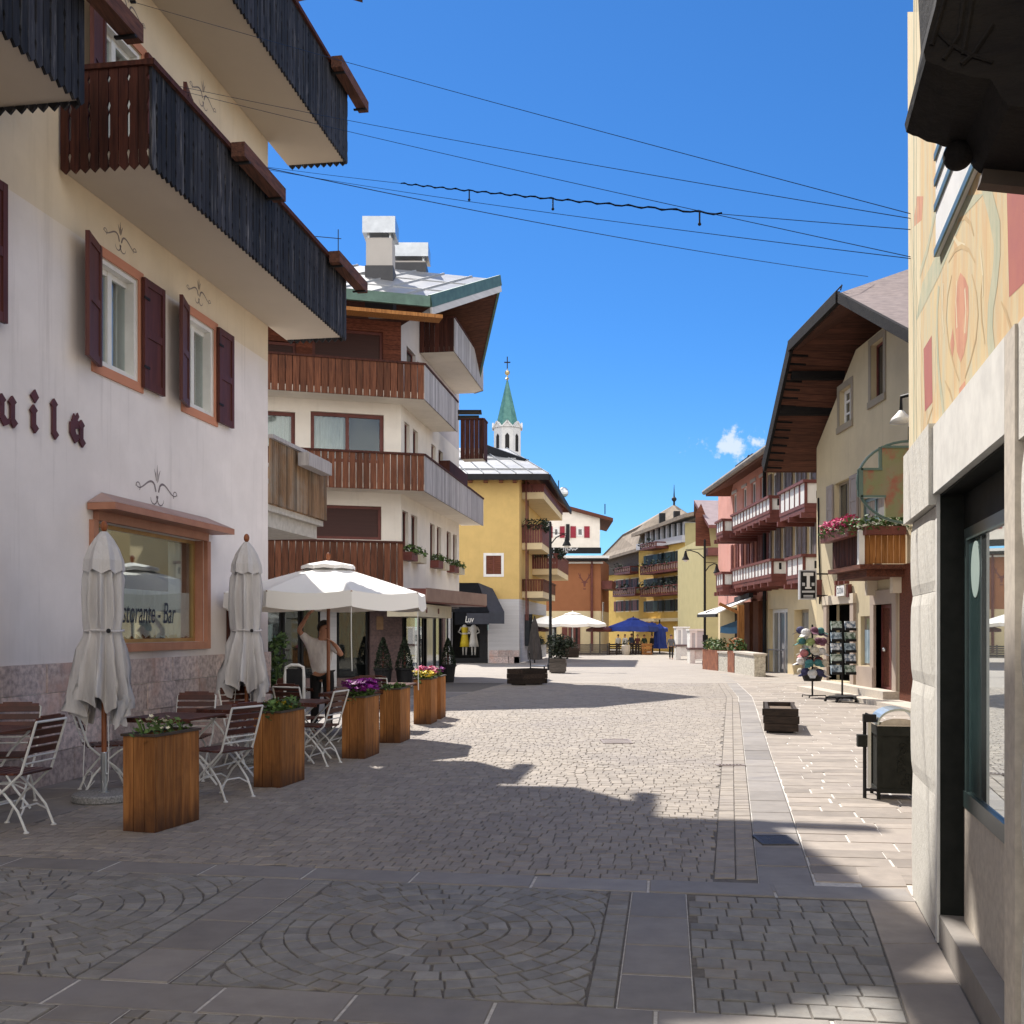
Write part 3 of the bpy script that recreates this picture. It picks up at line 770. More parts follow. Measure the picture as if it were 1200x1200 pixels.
# glass: clear, mirror-like at a slant
mg = bpy.data.materials.new('clear_shop_glass'); mg.use_nodes = True; nt = mg.node_tree; NN = nt.nodes; LL = nt.links
gl = NN.new('ShaderNodeBsdfGlossy'); gl.inputs['Roughness'].default_value = .02; gl.inputs['Color'].default_value = (.9,.95,.95,1)
tr = NN.new('ShaderNodeBsdfTransparent'); tr.inputs['Color'].default_value = (.78,.82,.82,1)
lw = NN.new('ShaderNodeLayerWeight'); lw.inputs['Blend'].default_value = .5
fz = NN.new('ShaderNodeMapRange'); fz.inputs['From Min'].default_value = .25; fz.inputs['From Max'].default_value = 1.0; fz.inputs['To Min'].default_value = .05; fz.inputs['To Max'].default_value = .62; LL.new(lw.outputs['Facing'], fz.inputs['Value'])
ms = NN.new('ShaderNodeMixShader'); LL.new(fz.outputs[0], ms.inputs[0]); LL.new(tr.outputs[0], ms.inputs[1]); LL.new(gl.outputs[0], ms.inputs[2]); LL.new(ms.outputs[0], NN['Material Output'].inputs['Surface'])
m_glass = mg
m = MB(); A.box(m,uL+.06,uR-.06,-.145,-.135,b0+.03,b1-.03); m.build('pane', m_glass, sw)
m = MB()   # dark room behind: five sides
A.box(m,uL-.6,uR+.6,-3.2,-3.1,b0-.8,b1+.6); A.box(m,uL-.7,uL-.6,-3.1,-.3,b0-.8,b1+.6); A.box(m,uR+.6,uR+.7,-3.1,-.3,b0-.8,b1+.6); A.box(m,uL-.6,uR+.6,-3.1,-.3,b0-.9,b0-.8); A.box(m,uL-.6,uR+.6,-3.1,-.3,b1+.6,b1+.7)
m.build('dining_room', m_room, sw)
def curtain(m, fr, u0, u1, h0, h1, w, amp=.02, wl=.12, n=60, wav=.0):
    P = []
    for i in range(n+1):
        u = u0+(u1-u0)*i/n; d = amp*math.sin(u/wl*2*math.pi)+amp*.4*math.sin(u/wl*3.7)
        hb = h0-(wav*abs(math.sin(u/wl*math.pi/1.2)) if wav else 0)
        P.append((u,d,hb))
    for i in range(n):
        a, b = P[i], P[i+1]
        m.quad(fr.pt(a[0],w+a[1],a[2]), fr.pt(b[0],w+b[1],b[2]), fr.pt(b[0],w+b[1],h1), fr.pt(a[0],w+a[1],h1))
m = MB(); curtain(m, A, uL+.05, uR-.05, b0+.12, b0+.66, -.178, wav=.07); m.build('half_curtain', m_lace, sw)
m = MB(); curtain(m, A, uR-.45, uR-.06, b0+.05, b1-.04, -.30, amp=.03); m.cut(); curtain(m, A, uL+.06, uL+.35, b0+.05, b1-.04, -.30, amp=.03); m.build('side_curtain', m_lace, sw)
m = MB(); ua = A.U(212,-.13); ue = A.U(90,-.13)
hq = A.H(207,729,-.13)
ur_, ul_ = A.U(206,-.13), A.U(149.5,-.13)
text_on(m, A, 'Ristorante - Bar', ur_-(ur_-ul_)/.80, ur_, hq-.02, hq+.25, -.130, shear=.22)
m.build('window_lettering', mat('dark_window_lettering', (.03,.035,.055), (.025,.03,.045)), sw)
# --- sheet-metal hood over it
m = MB(); e0, e1 = uL-fr_w-.06, uR+fr_w+.14; ht = b1+.33; hb = b1+.125
p = [q(e0+.3,.012,ht), q(e1-.16,.012,ht), q(e1,.34,hb+.06), q(e0+.02,.34,hb+.06), q(e0,.012,hb+.06), q(e1+.02,.012,hb+.06)]
m.add(p, [(3,2,1,0),(4,3,0),(5,1,2)])
m.mi = 1
A.box(m, e0+.01, e1, .012, .345, hb-.02, hb+.057)
m.build('window_hood', [m_hood, m_terra], hA)
# --- framed windows with shutters
def a_win(Wd, sh_l=True, sh_r=True, ajar=0.0, curtain_=True):
    a,b,c,d = Wd; m = MB(); t = .11; e = .004
    for x0,x1,y0,y1 in ((a-t,a,c-t,d+t),(b,b+t,c-t,d+t),(a,b,d,d+t),(a,b,c-t,c)): A.box(m,x0,x1,.003,.022,y0,y1)
    root = m.build('window', m_salmon, hA)
    m = MB(); f = .055
    for x0,x1,y0,y1 in ((a+e,a+f,c+e,d-e),(b-f,b-e,c+e,d-e),(a+f,b-f,d-f,d-e),(a+f,b-f,c+e,c+f)): A.box(m,x0,x1,-.17,-.015,y0,y1)
    mid = (a+b)/2
    A.box(m,mid-.045,mid+.045,-.16,-.10,c+f,d-f)
    for x0,x1 in ((a+f,mid-.045),(mid+.045,b-f)):
        for y0,y1 in ((c+f,c+f+.06),(d-f-.06,d-f)): A.box(m,x0,x1,-.155,-.11,y0,y1)
    m.build('frame', m_white, root)
    m = MB(); A.box(m,a+.02,b-.02,-.14,-.13,c+.02,d-.02); m.build('pane', m_glass, root)
    m = MB(); curtain(m, A, a+.01, mid+.05, c+.02, d-.02, -.25, amp=.02, wl=.09, n=30); m.cut(); curtain(m, A, mid+.12, b-.01, c+.02, d-.02, -.25, amp=.02, wl=.09, n=20); m.build('curtain', m_lace, root)
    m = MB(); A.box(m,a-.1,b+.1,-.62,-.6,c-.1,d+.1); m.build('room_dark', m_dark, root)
    wd = (b-a)/2+.06
    if sh_r: shutter(root, A, b+t*.35, b+t*.35+wd, c-.05, d+.05, m_shutter, .035, .08)
    if sh_l:
        # left leaf, hinged at the jamb and standing off the wall
        ua = a-t*.35; m = MB(); th = rad(16)
        F2 = Fr((0,0), (1,0)); o = A.pt(ua, .045, 0); dv = -A.e*math.cos(th)+A.n*math.sin(th)
        F2.O = Vector((o.x,o.y)); F2.e = -dv; F2.n = Vector((F2.e.y,-F2.e.x))
        shutter(root, F2, -wd, 0, c-.05, d+.05, m_shutter, 0, .045)
    m = MB()
    for hh_ in (c+.2, d-.2):
        m.cut(); A.box(m, b+.01, b+.14, .082, .094, hh_-.015, hh_+.015); m.cut(); A.box(m, a-.16, a-.02, .07, .08, hh_-.015, hh_+.015)
    m.build('hinge', m_black, root)
    return root
for Wd in (W1, W2, W0, W3, W4, W00): a_win(Wd)
# --- painted scrolls above the windows
def scroll(uc, hc, s, sy=1.0):
    m = MB(); w = .0025
    for sg in (-1, 1):
        X = lambda x, y: (uc+sg*x*s, hc+y*s*sy)
        pts = []
        for i in range(15):   # long S arm
            t = i/14; pts.append(X(.06+.94*t, .30*math.sin(math.pi*(t**.62))*(1-.35*t)-.18*t+.12*(t**6)*2))
        A.ribbon(m, pts, [s*.055*(1-.75*i/14)+.004 for i in range(15)], w)
        pts = [X(1.0-.10*(1-math.cos(th)), .02+.10*math.sin(th)) for th in [0,.5,1,1.6,2.2,2.8,3.4,4]]
        A.ribbon(m, pts, s*.02+.003, w)
        pts = [X(.10+.16*math.cos(th)+.06, -.16+.15*math.sin(th)) for th in [2.8,3.4,4,4.6,5.2,5.8,6.3]]
        A.ribbon(m, pts, [s*.05,s*.045,s*.04,s*.035,s*.03,s*.02,s*.012], w)
        A.ribbon(m, [X(.04,.26),X(.08,.42),X(.15,.54)], [s*.02,s*.045,s*.008], w)
    A.ribbon(m, [(uc,hc+.22*s),(uc,hc+.45*s),(uc,hc+.66*s)], [s*.02,s*.05,s*.008], w)
    A.ribbon(m, [(uc-.05*s,hc-.12*s),(uc+.05*s,hc-.12*s)], s*.06, w)
    m.build('painted_scroll', m_scroll, hA)
c_ = A.P(185,577); scroll(c_[0]-.02, c_[1], .52)
c_ = A.P(141,284); scroll(c_[0], c_[1], .36)
c_ = A.P(233,347); scroll(c_[0], c_[1], .36)
c_ = A.P(238,116); scroll(c_[0], c_[1], .40)
c_ = A.P(150,12); scroll(c_[0], c_[1], .40)
# --- iron letters
def stroke(m, u, h0, h1, wd, w0=.012, w1=.03):
    """blackletter stem: slab with diamond head and foot"""
    A.prism(m, [(u-wd*.5,h0+wd*.5),(u+wd*.5,h0+wd*.5),(u+wd*.5,h1-wd*.4),(u-wd*.5,h1-wd*.8)], w0, w1)
    A.prism(m, [(u-wd*.95,h1-wd*.75),(u-wd*.1,h1-wd*1.5),(u+wd*.85,h1-wd*.55),(u-wd*.1,h1+wd*.25)], w0, w1+.003)
    A.prism(m, [(u-wd*.6,h0+wd*.55),(u+wd*.25,h0-wd*.35),(u+wd*1.15,h0+wd*.55),(u+wd*.2,h0+wd*1.3)], w0, w1+.003)
x_h = lambda px, py0, py1: (A.H(px,py0), A.H(px,py1))
def letter(name): return m.build(name, m_letter, hA)
lw = .066
m = MB(); hb_, ht_ = A.H(12,499), A.H(12,466); ux = A.U(12)
stroke(m, ux, hb_, ht_, lw); stroke(m, A.U(-.5), A.H(-.5,494), A.H(-.5,463), lw)
A.prism(m, [(A.U(0),A.H(0,493)),(A.U(0)+.02,A.H(0,493)-.05),(ux,hb_+.03),(ux,hb_+.08)], .014, .028); letter('letter_u')
m = MB(); ux = A.U(37); stroke(m, ux, A.H(37,505), A.H(37,476), lw)
hd = A.H(38,464.5); A.prism(m, [(ux-.05,hd),(ux+.02,hd-.07),(ux+.08,hd),(ux+.02,hd+.07)], .012, .03); letter('letter_i')
m = MB(); ux = A.U(61); stroke(m, ux, A.H(61,512.5), A.H(61,469), lw); letter('letter_l')
m = MB(); ux = A.U(93); h0_, h1_ = A.H(93,522), A.H(93,494); stroke(m, ux, h0_, h1_, lw)
ul = A.U(83); A.prism(m, [(ul-.05,h0_+.1),(ul+.04,h0_+.0),(ul+.1,h0_+.04),(ul+.045,h0_+.13),(ul+.02,h0_+.24),(ul-.05,h0_+.22)], .012, .03)
A.prism(m, [(ul+.08,h0_+.05),(ux-.03,h0_+.07),(ux-.03,h0_+.11),(ul+.05,h0_+.1)], .013, .027)
A.prism(m, [(ul-.02,h1_-.02),(ul+.05,h1_-.1),(ux,h1_-.08),(ux,h1_-.02),(ul+.06,h1_+.0),(ul+.02,h1_+.06)], .013, .028)
A.prism(m, [(ul-.0,h0_+.22),(ul+.04,h0_+.2),(ul+.12,h0_+.3),(ul+.09,h0_+.34)], .013, .027); letter('letter_a')
# --- balconies
def a_balcony(u0, u1, hb, ht, w=1.03, near_red=True, boxes=(), name='balcony', boxcol=None):
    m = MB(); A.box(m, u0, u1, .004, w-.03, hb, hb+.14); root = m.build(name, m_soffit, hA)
    o = A.pt
    m = MB(); p, r_ = o(u0,w,0), o(u1,w,0); boards(m, p, r_, hb-.02, ht-.06, .03, bw=.105, gap=.010)
    m.build('front_boards', m_darkwood, root)
    m = MB(); p, r_ = o(u0,.02,0), o(u0,w-.02,0); boards(m, p, r_, hb-.02, ht-.06, .03, bw=.105, gap=.010)
    m.build('side_boards', m_redwood_dk if near_red else m_darkwood, root)
    m = MB(); p, r_ = o(u1,w-.02,0), o(u1,.02,0); boards(m, p, r_, hb-.02, ht-.06, .03, bw=.105, gap=.010)
    m.build('side_boards', m_darkwood, root)
    m = MB(); A.box(m,u0-.04,u1+.04,w-.06,w+.06,ht-.06,ht); A.box(m,u0-.04,u0+.06,.01,w-.061,ht-.055,ht-.004); A.box(m,u1-.06,u1+.04,.01,w-.061,ht-.055,ht-.004)
    A.box(m,u0+.02,u1-.02,w-.07,w-.022,hb+.22,hb+.30); A.box(m,u0+.02,u1-.02,w-.07,w-.022,ht-.26,ht-.18)
    m.build('handrail', m_redwood_dk, root)
    for (a, l) in boxes:
        m = MB(); m.tone = .3
        A.box(m,a,a+l,w+.065,w+.235,ht-.17,ht+.005); fb = m.build('flower_box', m_box_wood, root)
        m = MB(); A.box(m,a+.03,a+l-.03,w+.09,w+.21,ht+.0055,ht+.012); m.build('soil', m_soil, fb)
        m = MB()
        for s_ in (a+.15, a+l-.15): m.cut(); A.box(m,s_-.02,s_+.02,w+.02,w+.24,ht-.195,ht-.172)
        m.build('bracket', m_black, fb)
uB1n = A.U(69); 
a_balcony(uB1n, 17.35, 6.45, 7.50, boxes=((A.U(265,1.03),1.35),(A.U(381,1.03),1.5)))
a_balcony(6.2, 17.42, 9.40, 10.60, w=1.03, boxes=((A.U(386,1.03)-.1,1.45),))
a_balcony(-2.5, 9.66, 6.45, 7.50, boxes=((A.U(60,1.03)-.05,1.2),))
# timber balcony of the lower floor that reaches past the far corner
o = A.pt
m = MB()
ub0, ub1 = uK+.012, uK+2.75
A.box(m, ub0, ub1-.12, -2.6, -.12, 3.28, 3.52); m.tone = .2; A.box(m, ub0, ub1-.02, -2.6, -.03, 3.521, 3.62)
bl = m.build('side_balcony', mat('concrete_slab_edge', (.50,.48,.44), (.38,.36,.33), scale=9), hA)
m = MB(); boards(m, o(ub0,.02,0), o(ub1,.02,0), 3.63, 4.66, .03, bw=.085, gap=.018, notch=False, fancy=False); m.build('front_boards', m_greyedlarch, bl)
m = MB(); boards(m, o(ub1,.0,0), o(ub1,-2.6,0), 3.63, 4.66, .03, bw=.085, gap=.012, notch=False, fancy=False); m.build('side_boards', m_greyedlarch, bl)
m = MB(); A.box(m,ub0,ub1+.04,-.03,.08,4.67,4.73); A.box(m,ub1-.06,ub1+.06,-2.6,-.031,4.672,4.728); A.box(m,ub0,ub1-.05,-.03,-.0,3.95,4.02); m.build('handrail', m_greywood, bl)
m = MB(); A.box(m,ub0+1.1,ub0+2.3,.085,.28,4.40,4.62); m.build('flower_box', m_greywood, bl)
# --- roof; its unseen eave is flared and notched to shape light on the paving
m = MB(); ov = 1.3; he = 12.45
def uw(x, y): d = Vector((x,y))-A.O; return d.dot(A.e), d.dot(A.n)
sl_ = 2.1/5.7
def rp(u, w): return o(u, w, he+(1.2-w)*sl_ if w < 1.2 else he)     # point on the roof plane
k1, k2 = uw(-2.79,13.47), uw(-3.62,13.04)
rd_ = [rp(-5,-4.5), rp(17.75,-4.5)]
m.slab([o(k2[0],k2[1],he), o(k1[0],k1[1],he), o(14.4,1.9,he), o(17.75,1.2,he)], .22)
m.slab([o(k2[0],k2[1],he+.001), o(17.75,1.2,he+.001), rd_[1], rp(k2[0],-4.5)], .22)
m.slab([rp(-5,.45), rp(k2[0]-.005,.45), rp(k2[0]-.005,-4.5), rd_[0]], .22)
m.slab([o(-5,1.5,he), o(k1[0]-.005,k1[1],he), o(k1[0]-.005,2.3,he), o(-5,2.3,he)], .2)  # outer eave strip, added out of view to shade the paving beside the gap
bk = [o(-5,-10.2,he), o(17.75,-10.2,he)]
m.slab([rd_[0], rd_[1], bk[1], bk[0]], .22)
rf = m.build('roof', [m_brownroof, m_underplanks], hA)
m = MB(); m.tube([o(-5,2.36,he-.06), o(13.6,2.36,he-.06), o(14.5,1.96,he-.06), o(17.8,1.26,he-.06)], .07, 8); m.build('gutter', m_brownpaint, rf)
m = MB(); m.bar(o(17.86,-3,he-.20), o(17.86,2.0,he+.36), .18, .2); m.build('roof_beam', m_brownpaint, rf)
# --- small framed menu board by the far corner, drainpipe
m = MB(); A.box(m, A.U(265), A.U(279), .004, .05, 1.38, 2.05); fr_ = m.build('menu_board', m_redwood_dk, hA)
m = MB(); A.box(m, A.U(266.5), A.U(277.5), .0505, .056, 1.44, 1.99); m.build('menu_sheet', m_pane, fr_)
# ================================================================ apartment house with brown balconies
BZ = 31.0; BW = Vector((-130/1200*BZ, BZ)); gB = g(31)
B = Fr(BW, (.96,.28), 0); BS = Fr(BW, (.142,1), 0)
hB = thing('apartment_house', 'white apartment house wrapped in brown and pale grey wooden balconies under a pale metal roof', 'house', (BW.x, BW.y, gB))
L1, L2, L3 = 2.95, 5.72, 8.42           # balcony soffits
SE = BS.U(538)                          # far end of the street face
# openings on the front (u negative) and on the street face
def br(px0,py0,px1,py1,w=0): return B.rect(px0,py0,px1,py1,w)
f2a = br(240/4+300,590,445,635); 
F = []
g1 = (B.U(361), B.U(447), 4.3, B.H(400,592)); g1b = (B.U(300), B.U(341), 4.3, B.H(330,612))
g2 = (B.U(364), B.U(450), 6.6, B.H(408,484)); g2b = (B.U(300), B.U(346), 6.6, B.H(330,482))
g3 = (B.U(366), B.U(449), 9.2, B.H(410,386)); g3b = (B.U(300), B.U(347), 9.2, B.H(330,400))
front_holes = [g1,g1b,g2,g2b]
s2 = [BS.rect(a,y0,b,y1) for a,y0,b,y1 in ((471.5,596,478.5,650),(482,601,489,650),(504,611,509.5,657),(512,614.5,517,659),(523.5,619,528.5,661),(531,622,535.5,662))]
hs0 = sum(x[2] for x in s2)/6; hs1 = sum(x[3] for x in s2)/6
s2 = [(a,b,3.98,5.25) for a,b,_,_ in s2]
s3 = [BS.rect(a,y0,b,y1) for a,y0,b,y1 in ((474,498,480,535),(484,506,490,540),(505.5,521,510.5,548),(514,527.5,519,552))]
s3 = [(a,b,6.7,8.0) for a,b,_,_ in s3]
q, qs = B.pt, BS.pt
m = MB(); B.wall(m, -9.5, 0, 2.6, 8.6, front_holes, rev=.25); BS.wall(m, 0, SE, 2.6, 8.6, s2+s3, rev=.25)
BS.wall(m, 0, SE, 2.6, 8.6, w=-9); m.quad(qs(SE,0,2.6), qs(SE,-9,2.6), qs(SE,-9,8.6), qs(SE,0,8.6))
m.build('wall', m_whiteplaster, hB)
m = MB()   # attic: front clad in boards
B.wall(m, -9.5, 0, 8.6, 10.9, [g3,g3b], rev=.2); m.build('attic_cladding', m_cladding, hB)
s4 = [BS.rect(476.5,393,487,425), BS.rect(489,411,495,430)]; s4 = [(s4[0][0],s4[0][1],9.0,10.4),(s4[1][0],s4[1][1]+.2,9.0,10.3)]
m = MB(); BS.wall(m, .001, SE, 8.6, 10.8, s4, rev=.2)
ridge_u = 4.9
m.add([qs(.001,0,10.8), qs(SE,0,10.8), qs(ridge_u,0,13.0)], [(0,1,2)])
m.build('gable_wall', m_pinkgrey if 'm_pinkgrey' in globals() else stucco('pale_lilac_plaster', (.62,.58,.57)), hB)
for h, mp_ in ((g1,m_blind),(g1b,m_blind),(g3,m_blind),(g3b,m_blind)): win(hB, B, h, m_brownpaint, mp_, w=-.08, fw=.09, nv=0, pane='roller_blind')
f = win(hB, B, g2, m_brownpaint, m_glass, w=-.1, fw=.11, nv=1, back=m_dark); m = MB(); curtain(m, B, g2[0]+.1, (g2[0]+g2[1])/2, g2[2]+.1, g2[3]-.1, -.22, amp=.03, wl=.16); m.build('curtain', m_lace, f)
f = win(hB, B, g2b, m_brownpaint, m_glass, w=-.1, fw=.11, nv=0, back=m_dark); m = MB(); curtain(m, B, g2b[0]+.1, g2b[1]-.1, g2b[2]+.1, g2b[3]-.1, -.22, amp=.03, wl=.16); m.build('curtain', m_lace, f)
for h in s2+s3+s4: win(hB, BS, h, m_brownpaint, m_pane, w=-.1, fw=.05, nv=0)
# window boxes with ivy-leaved plants on the first-floor sills
def leaves(m, c, r, n, sz, fl=(1,1,1), rnd=R):
    for _ in range(n):
        while True:
            v = Vector((rnd.uniform(-1,1), rnd.uniform(-1,1), rnd.uniform(-1,1)))
            if v.length < 1: break
        p = Vector(c)+Vector((v.x*r*fl[0], v.y*r*fl[1], v.z*r*fl[2])); s_ = sz*rnd.uniform(.6,1.3)
        a = Vector((rnd.uniform(-1,1), rnd.uniform(-1,1), rnd.uniform(-.6,.6))).normalized(); b = a.cross(Vector((rnd.uniform(-1,1), rnd.uniform(-1,1), rnd.uniform(-1,1)))).normalized()
        m.tone = rnd.uniform(-1,1)
        m.add([p-a*s_, p+b*s_*.45-a*s_*.1, p+a*s_, p-b*s_*.45-a*s_*.1], [(0,1,2,3)])
for i, h in enumerate(s2):
    m = MB(); BS.box(m, h[0]-.02, h[1]+.02, .01, .3, 3.72, 3.97); b_ = m.build('flower_box', m_creamsign if i % 2 else m_brownpaint, hB)
    m = MB(); c = qs((h[0]+h[1])/2, .17, 4.05); leaves(m, c, .26, 130, .06, (1,1,.7)); m.build('trailing_plant', m_leaf, b_)
# balconies
def b_front(u0, u1, w, hb, ht, wrap=None, slab_=True, name='balcony', bw=.20, corner=0.0):
    m = MB()
    pts = [q(u0,.01,0), q(u0,w,0), q(u1,w,0)]
    if wrap:
        su, sw_ = wrap; pts += [qs(su,sw_,0), qs(su,.01,0), q(0,.01,0)]
    else: pts += [q(u1,.01,0)]
    m.slab([(p.x,p.y,hb+.16) for p in pts], .16)
    root = m.build(name, m_whiteplaster, hB)
    m = MB(); boards(m, pts[1], pts[2], hb-.03, ht-.04, .035, bw=bw, gap=.022, notch=False, fancy=False)
    for uu in (u0, ): pass
    m.build('front_boards', m_redwood, root)
    if wrap:
        m = MB(); boards(m, pts[2], pts[3], hb-.03, ht-.04, .035, bw=bw*.8, gap=.012, notch=False, fancy=False); m.build('side_boards', m_greywood, root)  # street-side boards paler and greyer than the front ones
    m = MB(); m.bar((pts[1].x,pts[1].y,ht-.02),(pts[2].x,pts[2].y,ht-.02), .10, .06)
    if wrap: m.bar((pts[2].x,pts[2].y,ht-.019),(pts[3].x,pts[3].y,ht-.019), .10, .058); 
    m.build('handrail', m_redwood_dk, root)
    return root
uc3 = B.U(497,1.0)
c3 = q(uc3,1.0,0)
dS = lambda p: ((Vector((p.x,p.y))-BS.O).dot(BS.e), (Vector((p.x,p.y))-BS.O).dot(BS.n))
sw3 = dS(c3)[1]
b_front(-9.5, uc3, 1.0, L3, 9.45, wrap=(BS.U(536,sw3), sw3))
b_front(-9.5, uc3, 1.0, L2, 6.78, wrap=(BS.U(566,sw3), sw3))
b_front(-9.5, 0.02, .30, 2.86, 4.24, name='parapet')
# attic balcony hung on the street gable
def s_balc(u0, u1, w, hb, ht, front, side, name='gable_balcony', cut=0, win_=.01):
    m = MB(); P4 = [qs(u0,win_,0), qs(u0,w,0), qs(u1-cut,w,0), qs(u1,w-cut,0), qs(u1,win_,0)]
    m.slab([(p.x,p.y,hb+.15) for p in P4], .15); root = m.build(name, m_whiteplaster, hB)
    m = MB(); boards(m, P4[0], P4[1], hb-.02, ht, .035, bw=.16, gap=.01, notch=False, fancy=False); m.build('front_boards', front, root)
    m = MB(); boards(m, P4[1], P4[2], hb-.02, ht, .035, bw=.16, gap=.01, notch=False, fancy=False); m.cut(); boards(m, P4[2], P4[3], hb-.02, ht, .035, bw=.16, gap=.01, notch=False, fancy=False); m.build('side_boards', side, root)
    m = MB()
    for a, b in zip(P4, P4[1:4]): m.bar((a.x,a.y,ht+.02),(b.x,b.y,ht+.02), .09, .05)
    m.build('handrail', m_redwood_dk, root)
    return root
wA = 1.15
s_balc(BS.U(532,wA), BS.U(568,wA), wA, 10.65, 11.72, m_redwood_dk, m_greywood, cut=.4)
wC0 = sw3+.05; uC = BS.U(542, wC0); lo_, hi_ = wC0, 4.0
for _ in range(30):
    md = (lo_+hi_)/2; p = BS.pt(uC, md, 0)
    if 600+p.x/p.y*1200 < 566.5: lo_ = md
    else: hi_ = md
wC = lo_
r_ = s_balc(uC, uC+.75, wC, 7.6, 8.95, m_redwood_dk, m_redwood_dk, name='corner_balcony', win_=sw3-.02)
m = MB()
for k in range(2):
    c = qs(uC+.5+k*.5, wC0+.1, 9.1+.30*k); m.cut(); m.box(c.x-.5,c.x+.4,c.y-.3,c.y+.3,c.z,c.z+.05)
m.build('folded_table', m_black, r_)
m = MB(); BS.box(m, BS.U(527,.4), BS.U(548,.4), .01, .4, 6.2, 7.6); m.build('loggia_panel', m_redwood_dk, hB)
# brown fascia over the shops, and the set-back shop floor
m = MB(); P5 = [q(-9.5,1.0,0), q(B.U(499,1.0),1.0,0), qs(BS.U(565,1.6),1.75,0), qs(BS.U(565,1.6),-.5,0), q(-9.5,-.5,0)]
m.slab([(p.x,p.y,2.82) for p in P5], .42); fa = m.build('shop_fascia', m_brownpaint, hB)
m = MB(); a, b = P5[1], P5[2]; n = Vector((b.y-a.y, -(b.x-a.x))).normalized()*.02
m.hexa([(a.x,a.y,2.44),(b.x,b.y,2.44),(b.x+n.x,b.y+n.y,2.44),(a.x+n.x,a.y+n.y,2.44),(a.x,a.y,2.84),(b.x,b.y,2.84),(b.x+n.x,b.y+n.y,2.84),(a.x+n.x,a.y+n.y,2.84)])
m.build('lit_fascia_side', mat('lit_rosy_brown', (.30,.20,.155), (.24,.155,.12), rough=.6, scale=2), fa)  # street side of the fascia coloured lighter, as if lit
# ground floor: pillar, glazing
zB = gB
m = MB(); B.box(m, B.U(434), B.U(471), -.6, .0, zB, 2.4)
for k in range(10):
    m.tone = R.uniform(-.6,.6); B.box(m, B.U(434)-.003, B.U(471)+.003, -.6, .012, zB+k*.25, zB+k*.25+.243)
pl = m.build('stone_pillar', m_porphyry, hB)
m = MB(); B.box(m, B.U(441), B.U(449), .02, .035, 1.6, 2.0); pq = m.build('brass_plaque', mat('dull_brass_plaque', (.20,.12,.07), (.15,.09,.05), rough=.4, metal=.5), pl)
m = MB(); B.box(m, -9.5, B.U(434), -1.2, -1.1, zB, 2.4); m.build('back_wall', m_room, hB)
gl_ = [(B.U(300),B.U(330)),(B.U(332),B.U(352)),(B.U(354),B.U(376)),(B.U(378),B.U(394)),(B.U(396),B.U(432))]
for i, (a, b) in enumerate(gl_): win(hB, B, (a,b,zB+.25,2.38), m_black if i != 3 else m_palegrey, m_glass, w=-.2, fw=.06, nv=0, name='shop_window', back=(m_room if i % 2 else m_dark))
m = MB(); B.box(m, B.U(376), B.U(395), -.35, -.1, zB, 2.4); m.build('pale_pier', m_palegrey, hB)
m = MB(); B.box(m, B.U(300), B.U(434), -.6, -.13, zB, zB+.25); m.build('shop_base', m_porphyry, hB)
# street side glazing (in the shade of the fascia)
for a, b, p_ in ((474,495,m_glass),(498,508,m_pane_pale),(509,516,m_glass),(519,524,m_pane_pale)):
    win(hB, BS, (BS.U(a,-.3),BS.U(b,-.3),zB+.2,2.36), m_black, p_, w=-.25, fw=.07, nv=0, name='shop_window', back=m_room)
m = MB(); BS.box(m, .3, SE, -.7, -.28, zB-.2, zB+.2); m.cut(); BS.box(m, BS.U(516,-.3), BS.U(519,-.3), -.6, -.2, zB, 2.4); m.build('shop_base', m_porphyry, hB)
m = MB(); BS.box(m, -.1, SE, -9, -1.8, zB-.2, 2.45); BS.box(m, -.1, SE, -1.8, .0, 2.42, 2.62); m.build('shop_interior', m_room, hB)
# cream sign board under the fascia
wS = .9
m = MB(); BS.box(m, BS.U(489.5,wS), BS.U(529,wS), .0, wS, 1.98, 2.36); sg_ = m.build('sign_board', m_creamsign, hB)
m = MB()
for px in (500, 514): 
    m.cut(); c = BS.P(px, 700, wS+.01); BS.box(m, c[0]-.07, c[0]+.07, wS+.003, wS+.02, 2.1, 2.26)
m.build('sign_mark', m_brownpaint, sg_)
# roof
E_ = Vector((-2.34,29.0,10.93)); T_ = Vector((-.43,34.5,13.4)); F_ = Vector((-1.35,38.6,10.9)); dl = Vector((-.96,-.28,0))*10
m = MB()
m.slab([E_, T_, T_+dl, E_+dl], .20); m.slab([T_, F_, F_+dl, T_+dl], .20)
rf = m.build('roof', [m_sheetroof, m_underplanks], hB)
m = MB()   # standing seams
for k in range(11):
    s_ = Vector((-.96,-.28,0))*k*.95; m.bar(E_+s_+Vector((0,0,.02)), T_+s_+Vector((0,0,.02)), .04, .05)
for t in (.33,.66):
    p = E_.lerp(T_, t); m.bar(p+Vector((0,0,.01)), p+dl+Vector((0,0,.01)), .03, .03)
m.build('roof_seam', mat('grey_seam', (.33,.34,.35), (.27,.28,.29), rough=.5), rf)
m = MB(); n_ = Vector((-.28*0,-.02,0))
m.bar(E_+Vector((.02,-.06,-.06)), E_+dl+Vector((.02,-.06,-.06)), .1, .3); m.bar(E_+Vector((.03,-.02,-.03)), T_+Vector((.03,-.02,-.03)), .08, .34); m.bar(T_+Vector((.03,0,-.03)), F_+Vector((.03,0,-.03)), .08, .34)
m.build('verge_fascia', m_greenmetal, rf)
m = MB(); w2 = Vector((.10,.02,-.26)); m.bar(E_+Vector((.05,.02,-.30)), T_+Vector((.05,.02,-.30)), .05, .2); m.build('verge_board', m_palegrey, rf)
m = MB(); m.bar(E_+Vector((.3,.35,-.42)), E_+dl+Vector((.3,.35,-.42)), .5, .1); m.build('eave_board', m_honeywood, rf)
